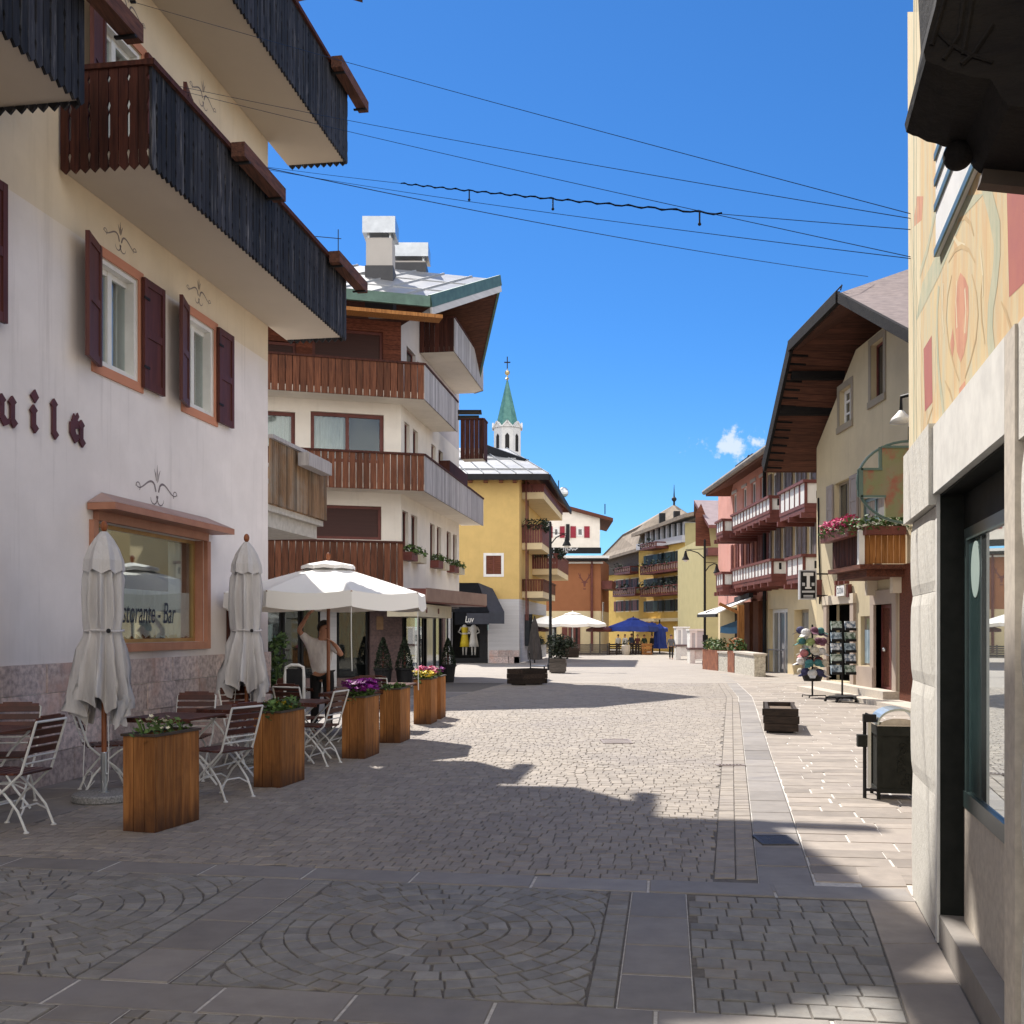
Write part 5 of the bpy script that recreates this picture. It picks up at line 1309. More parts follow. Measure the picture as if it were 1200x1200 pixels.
# ================================================================ souvenir-shop house on the right (gable to the street)
CX = 8.4
C = Fr((CX, CX*1200/357.0), (0,-1), 0); C.z0 = 0
cL = C.O.y-17.2                              # facade length, symmetrical about the ridge
hC = thing('souvenir_house', 'sandy gabled house with deep brown eaves, flower balcony and souvenir shop', 'house', (C.O.x, C.O.y, g(C.O.y)))
gb = g(26)
d1 = (C.U(971.5), C.U(999), .28, C.H(985,708)); d2 = (C.U(1026.5), C.U(1048), .22, C.H(1037,708)); ds = (C.U(1008.5), C.U(1024), .75, C.H(1016,722))
wA_ = (C.U(984), C.U(997.5), C.H(990,497), C.H(990,455)); wB_ = (C.U(1021), C.U(1035.5), C.H(1028,466), C.H(1028,400))
wS_ = (C.U(978), C.U(998), C.H(990,618), C.H(990,562)); wK = (C.U(1009), C.U(1037), C.H(1022,612), C.H(1022,581))
hw0, hw1 = C.H(957,525), C.H(1003,410)
ug = C.U(1003)
q = C.pt
holesC = [d1,d2,ds,wS_,wK]
m = MB(); hs_ = C.H(990,540); C.wall(m, 0, cL, gb, hs_, holesC, rev=.28)
# upper part of the gable: stepped wall of cells under the slope
ud = C.U(1042)
def gab(u): return hw0+(hw1-hw0)*min(1, u/ug) if u <= ud else hw1-.5*(u-ud)
us = sorted({0,ug,ud,cL,wA_[0],wA_[1],wB_[0],wB_[1]})
for a, b in zip(us, us[1:]):
    mid = (a+b)/2; hl = [x for x in (wA_,wB_) if x[0] <= mid <= x[1]]
    if hl:
        h = hl[0]; m.quad(q(a,0,hs_),q(b,0,hs_),q(b,0,h[2]),q(a,0,h[2])); m.quad(q(a,0,h[3]),q(b,0,h[3]),q(b,0,max(gab(b),h[3]+.01)),q(a,0,max(gab(a),h[3]+.01)))
        for (x0,z0,x1,z1) in ((h[0],h[2],h[0],h[3]),(h[1],h[3],h[1],h[2]),(h[0],h[3],h[1],h[3]),(h[1],h[2],h[0],h[2])): m.quad(q(x0,0,z0),q(x1,0,z1),q(x1,-.28,z1),q(x0,-.28,z0))
    else: m.quad(q(a,0,hs_),q(b,0,hs_),q(b,0,gab(b)),q(a,0,gab(a)))
for u in (0,cL): m.quad(q(u,0,gb),q(u,-10,gb),q(u,-10,gab(u)),q(u,0,gab(u)))
m.build('wall', m_gablewall, hC)
# trims round the openings
def trim(h, t, mt, name, w=.02, sill=True, par=None):
    m = MB(); C.box(m,h[0]-t,h[0],.003,w,h[2],h[3]+t); C.box(m,h[1],h[1]+t,.003,w,h[2],h[3]+t); C.box(m,h[0],h[1],.003,w+.002,h[3],h[3]+t)
    if sill: C.box(m,h[0]-t,h[1]+t,.003,w+.03,h[2]-t,h[2]-.002)
    return m.build(name, mt, par or hC)
m_greytrim = stucco('grey_brown_trim', (.30,.26,.20)); m_creamtrim = stucco('pale_stone_trim', (.62,.54,.43))
for h, nv, mf in ((wA_,1,m_white),(wB_,0,m_brownpaint)):
    f = win(hC, C, h, mf, m_pane, w=-.12, fw=.09 if nv else .05, nv=nv, nh=2 if nv else 0); trim(h, .16, m_greytrim, 'surround', par=f)
f = win(hC, C, wK, m_garnet, m_pane_pale, w=-.06, fw=.09, nv=1); trim(wK, .1, m_greytrim, 'surround', par=f)
f = win(hC, C, wS_, m_greytrim, m_pane, w=-.12, fw=.06, nv=1, name='balcony_door')
shutter(f, C, wS_[0]-.5, wS_[0]-.02, wS_[2], wS_[3], stucco('grey_lilac_shutter', (.33,.29,.27)), .02, .07); shutter(f, C, wS_[1]+.02, wS_[1]+.55, wS_[2], wS_[3], stucco('grey_lilac_shutter', (.33,.29,.27)), .02, .07)
# shop entrance
m = MB(); a,b,c,d = d1
for k, (x0,x1) in enumerate(((a-.26,a),(b,b+.26))): m.cut(); C.box(m,x0,x1,-.2,.07,gb,d)
m.build('stone_jamb', m_stonejamb, hC); m = MB(); C.box(m,a-.3,b+.3,-.2,.09,d,d+.24); m.build('stone_lintel', m_creamtrim, hC)
m = MB(); C.box(m,a-.4,b+.4,-3,-2.9,gb,d+.3); C.box(m,a-.5,a-.4,-2.9,-.29,gb,d+.3); C.box(m,b+.4,b+.5,-2.9,-.29,gb,d+.3); C.box(m,a-.4,b+.4,-2.9,-.29,d+.2,d+.3); C.box(m,a-.4,b+.4,-2.9,-.29,gb-.1,.26)
e_ = m.build('shop_entrance', m_dark, hC)
m = MB()
for k in range(26):   # stock hanging and standing inside the dark entrance
    m.tone = R.uniform(-1,1); u = R.uniform(a,b); h = R.uniform(.5,d-.3); w = R.uniform(-2.2,-.9); s_ = R.uniform(.06,.14); C.box(m,u-s_,u+s_,w-.05,w+.05,h-s_*1.3,h+s_*1.3)
m.build('shop_stock', mat('mixed_stock', (.20,.17,.15), (.03,.03,.035), scale=14, rough=.7, tone=.8), e_)
# display window and brown door
f = win(hC, C, ds, m_stonejamb, mat('display_backdrop', (.30,.42,.42), (.42,.46,.22), scale=1.1, rough=.2, spec=.8, c3=(.55,.60,.62), s3=1.6, a3=(.48,.6)), w=-.1, fw=.05, nv=0, name='display_window')
m = MB(); curtain(m, C, ds[0]+.03, ds[1]-.03, ds[2]+.05, ds[2]+.85, -.085, amp=.02, wl=.2); m.build('draped_cloth', mat('pale_blue_drape', (.50,.62,.68), (.38,.5,.56), rough=.8), f)
m = MB(); C.box(m,ds[0]-.1,ds[1]+.1,.003,.08,gb,ds[2]-.02); m.build('rose_stone_base', m_stonejamb, hC)
a,b,c,d = d2
f = win(hC, C, d2, m_brownpaint, m_brownwood_y, w=-.12, fw=.08, nv=1, name='door', pane='door_leaf')
m = MB(); C.box(m,a-.24,a,-.2,.06,gb,d); C.box(m,b,b+.24,-.2,.06,gb,d); C.box(m,a-.24,b+.24,-.2,.062,d,d+.32); m.build('door_surround', m_stonejamb, f)
m = MB(); p = q(a+.25,-.1,1.15); m.ball(p,.05,8,5); m.build('handle', m_steel, f)
m = MB(); C.box(m, C.U(1054,.06), cL, .003, .06, gb, 3.0); m.build('brown_pilaster', m_brownwood_y, hC)
# steps
m = MB(); C.box(m, d1[0]-.5, cL, .0, .72, gb-.1, gb+.13); C.box(m, d1[0]-.1, d2[1]+.3, .0, .36, gb+.131, .26); m.build('step', m_panelstone, hC)
# little house-shaped name board over the entrance: dark roof pieces, pale panel, bracket
cu, ch = C.P(992,691); m = MB(); C.box(m, cu-.3, cu+.3, .12, .16, ch-.16, ch+.1); nb = m.build('name_board', m_white, hC)
m = MB(); text_on(m, C, 'CUCINA', cu-.25, cu+.25, ch-.1, ch+.05, .163); m.build('board_lettering', m_clothblue, nb)
m = MB()
for du in (-.36,-.08,.36): m.cut(); C.box(m, cu+du-.05, cu+du+.05, .06, .18, ch+.13, ch+.24)
m.cut(); C.box(m, cu-.42, cu-.32, .1, .17, ch-.15, ch+.12); m.cut(); C.box(m, cu+.32, cu+.46, .02, .12, ch-.2, ch+.12); m.build('board_bracket', m_brownpaint, nb)
# cable and lamp bracket down the left edge
m = MB(); m.tube([q(.25,.03,5.2), q(.3,.03,3.9), q(.42,.03,3.0), q(.42,.04,2.3)], .025, 6); m.build('cable', m_black, hC)
m = MB(); cu2, ch2 = C.P(962,689); C.box(m, cu2-.09, cu2+.09, .0, .2, ch2-.25, ch2+.22); m.build('wall_lantern', m_brownpaint, hC)
# flower balcony
wb = .95; u0, u1 = C.U(976,wb), C.U(1010,wb); hb, ht = C.H(1010,667,wb), C.H(1010,621,wb)
m = MB(); C.box(m,u0-.12,u1+.12,.003,wb+.08,hb,hb+.1); C.box(m,u0,u1,.003,wb-.1,hb-.16,hb-.001); bal = m.build('flower_balcony', m_underwood, hC)
m = MB(); boards(m, q(u0,wb,0), q(u1,wb,0), hb+.12, ht-.03, .03, bw=.11, gap=.03, notch=False, fancy=False); m.build('front_boards', m_redwood_dk, bal)
m = MB(); boards(m, q(u1,wb-.03,0), q(u1,.02,0), hb+.12, ht-.03, .03, bw=.12, gap=.012, notch=False, fancy=False); m.cut(); boards(m, q(u0,.02,0), q(u0,wb-.03,0), hb+.12, ht-.03, .03, bw=.12, gap=.012, notch=False, fancy=False); m.build('side_boards', m_honeywood, bal)
m = MB(); C.box(m,u0-.03,u1+.03,wb-.05,wb+.05,ht-.03,ht+.03); C.box(m,u1-.05,u1+.05,.01,wb-.051,ht-.028,ht+.028); C.box(m,u0-.05,u0+.05,.01,wb-.051,ht-.028,ht+.028); m.build('handrail', m_redwood_dk, bal)
m = MB(); C.box(m,u1-.06,u1+.06,wb-.04,wb+.08,hb+.1,ht+.0); m.build('corner_post', m_white, bal)
m = MB(); C.box(m,u0-.1,u1-.1,wb+.06,wb+.26,ht-.12,ht+.06); C.box(m,u1+.06,u1+.26,.1,wb,ht-.12,ht+.06); fb = m.build('flower_box', m_brownpaint, bal)
m = MB()
for k in range(9): leaves(m, q(u0+.05+(u1-u0-.1)*k/8,wb+.15,ht+.1), .22, 70, .055)
for k in range(5): leaves(m, q(u1+.15,.1+.2*k,ht+.14), .2, 60, .06)
m.build('geranium_leaves', m_leaf, fb)
m = MB()
for k in range(22): leaves(m, q(u0+.1+(u1-u0-.35)*k/21,wb+.16,ht+.2), .18, 30, .05)
m.build('geranium_flowers', m_pink, fb)
# corbels
m = MB()
for uu in (u0+.2,u1-.2):
    m.cut(); C.prism(m, [(uu-.08,hb-.162),(uu+.08,hb-.162),(uu+.08,hb-.5),(uu-.08,hb-.5)], .003, .25)
m.build('corbel', m_creamtrim, hC)
# roof
ov = 1.25
P1u, P1h = C.P(897,543,ov); P2u, P2h = C.P(928,403,ov); P3u, P3h = C.P(985,341,ov)
mid = (P2u+P3u)/2; hE2 = (P2h+P3h)/2
P0u = P3u+6.0; P0h = hE2-.5*6.0
rx, rh = 1.0, C.z0+1.6+423/1200*C.pt(mid,0,0).y
X = lambda u, w, h: q(u,w,h)
m = MB(); th = .26
rA, rB = X(mid,-rx,rh), X(mid,-11,rh)
m.slab([X(P1u,ov,P1h), X(P2u,ov,hE2), rA, rB, X(P1u,-11,P1h)], th)
m.slab([X(P0u,ov,P0h), X(P0u,-11,P0h), rB, rA, X(P3u,ov,hE2)], th)
m.slab([X(P2u,ov,hE2), X(P3u,ov,hE2), rA], th)
rf = m.build('roof', [m_shingle, m_underplanks], hC)
m = MB()
m.bar(X(P1u-.02,ov+.04,P1h-.12), X(P2u,ov+.04,hE2-.12), .08, .34); m.bar(X(P2u,ov+.06,hE2-.1), X(P3u,ov+.06,hE2-.1), .10, .26); m.bar(X(P3u,ov+.04,hE2-.10), X(P0u,ov+.04,P0h-.10), .08, .2)
k = 15
for i in range(k):   # ladder of short boards along the far verge
    t = (i+.5)/k; a = X(P1u,ov+.0,P1h-.22).lerp(X(P2u,ov,hE2-.22), t); m.bar(a, a+Vector((.42,0,-.02)), .13, .05)
for t in (.55,):
    a = X(P1u+(P2u-P1u)*t, ov, P1h+(hE2-P1h)*t-.3); m.bar(a, a+Vector((1.6,0,0)), .2, .22)
m.bar(X(P2u-.4,ov-.1,hE2-.75), X(P2u-.4,-.2,hE2-.75), .2, .2)
m.build('verge_board', m_carved, rf)
m = MB()
for i in range(6):
    t = i/5; a = X(P2u+(P3u-P2u)*t, ov, hE2+.05); m.tube([a, a+Vector((.03,0,.12))], .015, 5)
m.tube([X(P2u,ov-.03,hE2+.16), X(P3u,ov-.03,hE2+.16)], .018, 5)
m.cut(); a, b = X(P1u,ov,P1h), X(P1u,-5,P1h); m.tube([a+Vector((-.0,0.12,-.15)), b+Vector((0,.12,-.15))], .07, 8)
m.build('snow_guard', m_black, rf)

# ================================================================ pink and cream house with white balcony panels
EX = 11.4
E = Fr((EX,56.6), (0,-1), 0)
hP = thing('pink_house', 'dusty pink and cream house with white panelled balconies beyond the souvenir shop', 'house', (EX,56.6,g(50)))
uP = E.U(899); uEnd = 56.6-33; zE = -.45
q = E.pt
hU0, hU1 = E.H(880,611,1.2), E.H(880,592,1.2); hLo0, hLo1 = E.H(880,681,1.2), E.H(880,661,1.2)
eP = E.H(845,567); eR = E.H(827,575,1.3)+.25
Hol = []
winsP = []
for pxa, pxb, y0, y1 in ((858,862,617-17,587),): pass
for px in (861,872.5,883,893.5):
    u = E.U(px); Hol.append((u-.42,u+.42,hU0+1.05,hU0+2.35))
for px in (862,874.5,887,897):
    u = E.U(px); Hol.append((u-.42,u+.42,hLo0+.3,hLo0+2.3))
m = MB(); E.wall(m, 0, uP, 2.9, eR, Hol, rev=.2); m.quad(q(0,0,zE),q(0,0,eR),q(0,-10,eR),q(0,-10,zE)); m.build('pink_wall', m_pinkwall, hP)
HolC = []
for px in (908,919,933,950):
    u = E.U(px); HolC += [(u-.45,u+.45,hU0+.15,hU0+2.2),(u-.45,u+.45,hLo0+.3,hLo0+2.4)]
m = MB(); E.wall(m, uP, uEnd, 2.9, eR, HolC, rev=.2); m.quad(q(uEnd,0,zE),q(uEnd,-10,zE),q(uEnd,-10,eR),q(uEnd,0,eR)); m.build('cream_wall', m_creamwall, hP)
for i, h in enumerate(Hol):
    f = win(hP, E, h, m_white if i < 4 else m_brownpaint, m_pane, w=-.08, fw=.08, nv=1)
    if i < 4: trim_ = MB(); E.box(trim_,h[0]-.1,h[1]+.1,.003,.05,h[3],h[3]+.14); trim_.build('lintel_moulding', m_palegrey, f)
    else:
        for a in (h[0]-.42,h[1]+.02): shutter(f, E, a, a+.4, h[2], h[3], m_brownpaint, .02, .07)
for i, h in enumerate(HolC):
    f = win(hP, E, h, m_white, m_pane, w=-.08, fw=.09, nv=1)
    for a in (h[0]-.44,h[1]+.02): shutter(f, E, a, a+.42, h[2], h[3], mat('grey_brown_shutter', (.20,.165,.16), (.15,.12,.12), rough=.6), .02, .07)
m = MB(); m.tube([q(uP,.12,zE), q(uP,.12,eP-.6), q(uP-.6,.7,eP-.1)], .08, 8); m.build('drainpipe', m_black, hP)
# ground floor: openings between piers
m = MB(); E.wall(m, 0, uEnd, zE, 2.9, [(.5,uP-3.2,zE,2.75),(uP+.4,uP+3.4,zE,2.5),(uP+4.4,uP+6.4,zE,2.4)], rev=.8); m.build('ground_floor_wall', m_creamwall, hP)
m = MB(); E.box(m, uP-3.1,uP-1.9,.004,.35,zE,2.9); m.cut(); E.box(m, uP-1.2,uP-.2,.004,.35,zE,2.9); m.build('brown_pier', m_redwood, hP)
m = MB(); E.box(m, .3, uP-3.3, -.85, -.8, zE, 2.75); m.build('shop_recess', m_dark, hP)
f = win(hP, E, (uP+.4,uP+3.4,zE+.02,2.5), m_white, m_pane_pale, w=-.15, fw=.16, nv=2, name='glass_door'); f = win(hP, E, (uP+4.4,uP+6.4,zE+.02,2.4), m_greytrim, m_pane_pale, w=-.3, fw=.12, nv=1, name='arched_door')
def e_balc(u0, u1, hb, ht, w=1.2, n=None, name='balcony', end=True):
    m = MB(); E.box(m,u0,u1,.004,w,hb-.18,hb)
    k = max(2,int((u1-u0)/1.1))
    for i in range(k+1):
        u = u0+.1+(u1-u0-.2)*i/k; E.box(m,u-.08,u+.08,.004,w+.12,hb-.36,hb-.181)
    r = m.build(name, m_brownpaint, hP)
    m = MB(); n = max(3,int((u1-u0)/.55))
    for i in range(n):
        a = u0+(u1-u0)*i/n+.02; b = u0+(u1-u0)*(i+1)/n-.02
        E.box(m,a,b,w-.05,w-.012,hb+.10,ht-.10)
    m.cut(); E.box(m,u1-.05,u1-.012,.1,w-.1,hb+.10,ht-.10); m.cut(); E.box(m,u0+.02,u0+.05,.1,w-.12,hb+.12,ht-.14)
    m.build('panel', m_slatwhite, r)
    m = MB()
    for i in range(0,n+1): 
        u = u0+(u1-u0)*i/n; t = .065 if i % 4 == 0 else .028; E.box(m,u-t,u+t,w-.08,w+.01,hb,ht)
    E.box(m,u0-.08,u1+.08,w-.09,w+.08,ht-.10,ht); E.box(m,u1-.09,u1+.05,.02,w-.091,ht-.118,ht-.002); E.box(m,u0,u1,w-.07,w+.02,hb+.0,hb+.13); E.box(m,u1-.07,u1+.02,.02,w-.08,hb,hb+.13)
    m.build('rail_frame', m_brownpaint, r)
    m = MB()   # heart-shaped cut-outs of the end panel
    for i in range(3):
        m.cut(); c = q(u1-.011, .25+.3*i, hb+.3+.25*(i % 2)); m.box(c.x-.05,c.x+.05,c.y-.006,c.y-.001,c.z,c.z+.26)
    m.build('cut_out', m_dark, r)
    return r
bU = E.U(902,1.2); bL = E.U(904,1.2)
e_balc(E.U(858,1.2), bU, hU0, hU1); e_balc(E.U(858,1.2), bL, hLo0, hLo1)
e_balc(E.U(839.5,1.6), E.U(847,1.6), hU0-.15, hU1-.15, w=1.6); e_balc(E.U(839.5,1.6), E.U(847,1.6), hLo0-.1, hLo1-.1, w=1.6)
hc0, hc1 = E.H(943,594,1.3), E.H(943,562,1.3); 
e_balc(E.U(914,1.3), E.U(943,1.3), hc0, hc1, w=1.3); e_balc(E.U(922,1.3), E.U(941,1.3), E.H(941,676,1.3), E.H(941,649,1.3), w=1.3)
# roof
m = MB(); ov = 1.3; ue0 = E.U(827,ov); ue1 = uEnd+1
hEa = E.H(827,575,ov)
m.slab([q(ue0,ov,hEa), q(ue1,ov,hEa), q(ue1,-5,hEa+2.6), q(ue0+3,-5,hEa+2.6)], .3); m.slab([q(ue0,ov,hEa), q(ue0+3,-5,hEa+2.6), q(ue0,-11,hEa)], .3)
rf = m.build('roof', [m_brownroof, m_redwood], hP)
m = MB(); m.tube([q(ue0,ov+.08,hEa-.1), q(ue1,ov+.08,hEa-.1)], .13, 8); m.build('gutter', m_brownroof, rf)
m = MB(); p = q(E.U(868,.4),.4,hEa+.5); m.box(p.x-.05,p.x+.05,p.y-2.5,p.y+1,p.z,p.z+.3); m.build('roof_hatch', m_black, rf)
# white awning on its timber frame
m = MB(); 
A0 = Vector(((818-600)/1200*52, 52, 1.6+(HOR-719)/1200*52)); A1 = Vector(((840-600)/1200*45, 45, 1.6+(HOR-718)/1200*45)); B1 = Vector(((880-600)/1200*45.5,45.5,1.6+(HOR-700)/1200*45.5)); B0 = Vector((11.38,52,B1.z))
m.slab([A0,A1,B1,B0], .06); awp = m.build('awning', [m_canopy, m_canopy], hP)
m = MB(); c0, c1 = A0.lerp(A1,.45), B0.lerp(B1,.45); m.bar(c0+Vector((0,0,.03)), c1+Vector((0,0,.03)), .12, .05); m.bar(B0+Vector((0,0,.1)), B1+Vector((0,0,.1)), .2, .2); m.bar(A0-Vector((0,0,.12)), A1-Vector((0,0,.12)), .1, .14); m.build('awning_frame', m_black, awp)
m = MB(); c = Vector(((868-600)/1200*45,45,0)); m.box(c.x-.13,c.x+.13,c.y-.13,c.y+.13,zE,1.6+(HOR-709)/1200*45); m.bar((c.x,c.y,2.3),(c.x-.9,c.y+.2,2.75),.14,.14); m.build('timber_post', m_honeywood, awp)

# ================================================================ raised terrace: rubble wall, rusty planters, display cases
tp_ = [(9.45,38.9),(9.9,43),(9.75,47.5),(9.85,52.5)]
zt = lambda y: g(y)
def wallseg(name, label, cat, p0, p1, h, th, mt, cap=None):
    a = Vector(p0); b = Vector(p1); e = (b-a).normalized(); n = Vector((e.y,-e.x))
    if n.x < 0: n = -n
    r = thing(name, label, cat, (a.x,a.y,zt(a.y)))
    z0, z1 = zt(a.y)-.05, zt(a.y)+h
    P_ = lambda p, w: (p+n*w)
    m = MB(); pts = [a, b, P_(b,th), P_(a,th)]
    m.hexa([(p.x,p.y,z0) for p in pts]+[(p.x,p.y,z1) for p in pts]); m.build('stones', mt, r)
    if cap:
        m = MB(); pts = [P_(a,-.05)-e*.05, P_(b,-.05)+e*.05, P_(b,th+.05)+e*.05, P_(a,th+.05)-e*.05]; m.hexa([(p.x,p.y,z1) for p in pts]+[(p.x,p.y,z1+.08) for p in pts]); m.build('coping', cap, r)
    return r
pA, pB = G(884,793), G(864,789)
wallseg('low_wall', 'longer length of low white rubble wall, with a pale coping and a free end', 'wall', (pA.x,pA.y), (pB.x+.0,pB.y+.5), .80, .42, m_rubble, m_panelstone)
pC, pD = G(857,786), G(853.5,785); wallseg('low_wall', 'short piece of rubble wall between the two rusty planters', 'wall', (pB.x+.0,pB.y+1.9), (pB.x-.1,pB.y+3.4), .80, .42, m_rubble, m_panelstone)
def corten(p0, p1, lab, fl):
    r = wallseg('rusty_planter', lab, 'planter', p0, p1, .92, .55, m_corten)
    a = Vector(p0); b = Vector(p1)
    m = MB()
    for k in range(5): c = a.lerp(b,(k+.5)/5); leaves(m, (c.x+.25,c.y,zt(c.y)+1.15), .38, 60, .10, (.9,1,.9))
    m.build('grasses', m_leaf, r)
    m = MB()
    for k in range(4): c = a.lerp(b,(k+.5)/4); leaves(m, (c.x+.2,c.y,zt(c.y)+1.2), .36, 22, .08)
    m.build('blooms', fl, r)
corten((pB.x-.02,pB.y+.55), (pB.x-.02,pB.y+1.85), 'rusty steel planter of orange flowers between two pieces of rubble wall', m_orangefl)
corten((pB.x-.12,pB.y+3.45), (pB.x-.3,pB.y+6.2), 'rusty steel planter of green grasses beside the pale stone pillar', m_leaf)
# pale stone display cases
def case(px, py, wpx, ppy, label):
    p = G(px,py); k = p.y/1200; wd = wpx*k; h = (py-ppy)*k
    r = thing('stone_pillar', label, 'pillar', (p.x,p.y,g(p.y)))
    z = g(p.y); m = MB(); m.bbox(p.x-wd/2,p.x-wd/2+wd*.36,p.y,p.y+1.0,z-.05,z+h*.42,.03); m.box(p.x-wd/2+wd*.36,p.x+wd/2,p.y+.1,p.y+1.0,z+.25,z+h*.42); m.build('plinth', m_smoothstone, r)
    m = MB(); m.box(p.x-wd/2-.05,p.x+wd/2+.05,p.y-.05,p.y+1.05,z+h*.42,z+h*.48); m.build('ledge', m_porphyry, r)
    m = MB(); x0, x1 = p.x-wd/2, p.x+wd/2; t = wd*.14
    m.box(x0,x0+t,p.y,p.y+1,z+h*.48,z+h); m.box(x0+wd*.36,x0+wd*.36+t,p.y,p.y+1,z+h*.48,z+h); m.box(x0+t,x0+wd*.36,p.y,p.y+1,z+h*.93,z+h); m.box(x0-.06,x1+.06,p.y-.06,p.y+1.06,z+h,z+h+.1); m.build('case_frame', m_white, r)
    m = MB(); m.box(x0+t,x0+wd*.36,p.y+.05,p.y+.9,z+h*.48,z+h*.93); m.box(x0+wd*.36+t,x1-.02,p.y+.02,p.y+.9,z+h*.48,z+h*.99); m.build('case_panel', m_palegrey, r)
case(800, 773, 15, 736, 'pale stone pillar with framed panel, standing free of the lamp post')
case(817, 777.5, 17, 739, 'pale stone pillar with framed panel, half behind the lamp post')
# ================================================================ painted house at the right edge
D = Fr((2.43,6.2), (-.254,-1), 0)
hD = thing('painted_house', 'house with faded ochre mural, hammered white stone corner and black-framed shop window', 'house', (2.43,6.2,0))
q = D.pt
uA, uB = D.U(1098,.012), D.U(1177,.03)            # shop window opening
hL = 2.295
uEnd = 10.5; HD = 8.6
hS = .145
m = MB(); D.wall(m, 0, uEnd, 2.62, HD, [], w=0)
m.quad(q(0,0,0), q(0,0,HD), q(0,-9,HD), q(0,-9,0)); m.quad(q(uEnd,0,0), q(uEnd,-9,0), q(uEnd,-9,HD), q(uEnd,0,HD)); m.quad(q(uEnd,-9,0), q(0,-9,0), q(0,-9,HD), q(uEnd,-9,HD))
m_mural = mat('ochre_mural_plaster', (.60,.46,.25), (.50,.455,.31), scale=3.4, stretch=(3,3,.45), rough=.9, bump=.25, bscale=40, c3=(.56,.37,.19), s3=3.0, a3=(.47,.62), bdist=.004, streak=True, lo=.4, hi=.6)
m.build('mural_wall', m_mural, hD)
# painted shapes
m_sage = mat('sage_fresco_paint', (.36,.38,.27), (.46,.44,.31), scale=7, stretch=(2,2,.6), rough=.95, c3=(.52,.46,.30), s3=5, a3=(.5,.75))
m_rosep = mat('rose_fresco_paint', (.47,.20,.13), (.56,.28,.17), scale=7, stretch=(2,2,.6), rough=.95, c3=(.60,.42,.24), s3=5, a3=(.55,.8))
m_redp = mat('faded_red_fresco_paint', (.40,.13,.10), (.36,.11,.10), scale=6, rough=.95)
m_creamp = mat('cream_fresco_paint', (.66,.58,.40), (.60,.50,.32), scale=8, stretch=(2,2,.6), rough=.95)
m_ochp = mat('dark_ochre_fresco_paint', (.55,.36,.15), (.58,.42,.2), scale=8, stretch=(2,2,.6), rough=.95)
Z = lambda x, y: D.P(1050+x/3.24, 230+y/3.24)
def paint(name, mt, polys=(), rib=(), w=.003):
    m = MB(); w *= .22
    for p in polys: D.poly(m, [Z(*a) for a in p], w)
    for pts, wd in rib: D.ribbon(m, [Z(*a) for a in pts], wd, w+.0002)
    return m.build(name, mt, hD)
paint('painted_border', m_creamp, [[(44,-700),(92,-700),(96,1000),(50,1090)]], w=.0022)
m = MB(); D.box(m, .0, .05, .0006, .0011, 2.62, HD); m.cut(); D.box(m, .12, .145, .0006, .0011, 2.62, HD); m.build('border_line', m_sage, hD)
paint('painted_scrollwork', m_sage, [[(75,480),(100,330),(170,190),(250,0),(335,-10),(262,70),(165,300)],
    [(55,1095),(135,985),(255,870),(486,545),(700,250),(700,330),(486,640),(390,755),(130,1045)]],
    [([(163,340),(157,430),(156,520),(160,620),(166,700),(177,790),(186,890)],.055), ([(335,-60),(362,40),(384,140),(384,230),(375,320),(360,420),(357,520),(368,640)],[.10,.10,.12,.12,.12,.11,.11,.11]), ([(90,300),(120,200),(150,60),(160,-60)],.05), ([(486,500),(440,560),(395,600)],.06)], w=.0036)
for pg in [[(245,290),(262,310),(275,345),(277,440),(270,540),(258,600),(245,632),(232,590),(226,520),(224,430),(228,340)], [(240,730),(262,700),(268,800),(252,880),(240,860)], [(206,560),(216,500),(222,560),(214,620)], [(64,120),(80,0),(104,0),(98,90)]]: paint('painted_lozenge', m_rosep, [pg], w=.0028)
paint('painted_panel', m_redp, [[(105,580),(136,528),(139,782),(110,818)]]); paint('painted_panel', m_redp, [[(418,-160),(500,-260),(560,-260),(560,240),(486,330),(430,384)]], w=.0027)
rb = []
for _ in range(46):
    x = R.uniform(90,470); y = R.uniform(-60,760); l = R.uniform(60,220); a = R.uniform(-14,14)
    if y+l > 1080-1.15*x*.95: l = max(20, 1040-1.12*x-y)
    if l < 30: continue
    rb.append(([(x+a*math.sin(k*1.1),y+l*k/5) for k in range(6)], R.uniform(.008,.022)))
arcs = [[(212,300),(196,380),(190,470),(200,560),(222,650),(240,700)],[(288,296),(306,370),(312,450),(304,540),(284,620),(262,690)],[(200,250),(225,205),(250,190),(278,205),(300,250)],[(226,130),(240,90),(262,80),(284,104),(296,150)],[(186,700),(205,740),(222,800),(226,850)],[(296,690),(282,740),(276,800)],[(400,400),(418,440),(436,500),(440,560)],[(112,900),(126,840),(140,800)],[(330,300),(322,380),(326,470),(338,560)]]
paint('painted_drawing', mat('brown_fresco_line', (.45,.31,.16), (.52,.38,.2), scale=9, rough=.95), (), [(p, [.008+.014*math.sin(math.pi*i/(len(p)-1)) for i in range(len(p))]) for p in arcs], w=.0040)
hl = [[(232,320),(228,400),(232,500)],[(262,350),(266,430),(262,520)],[(218,150),(236,180),(262,190)],[(180,330),(176,430),(182,520)],[(320,200),(330,300),(330,380)],[(150,560),(146,650),(150,740)]]
paint('painted_highlight', m_creamp, (), [(p, .022) for p in hl], w=.0032)
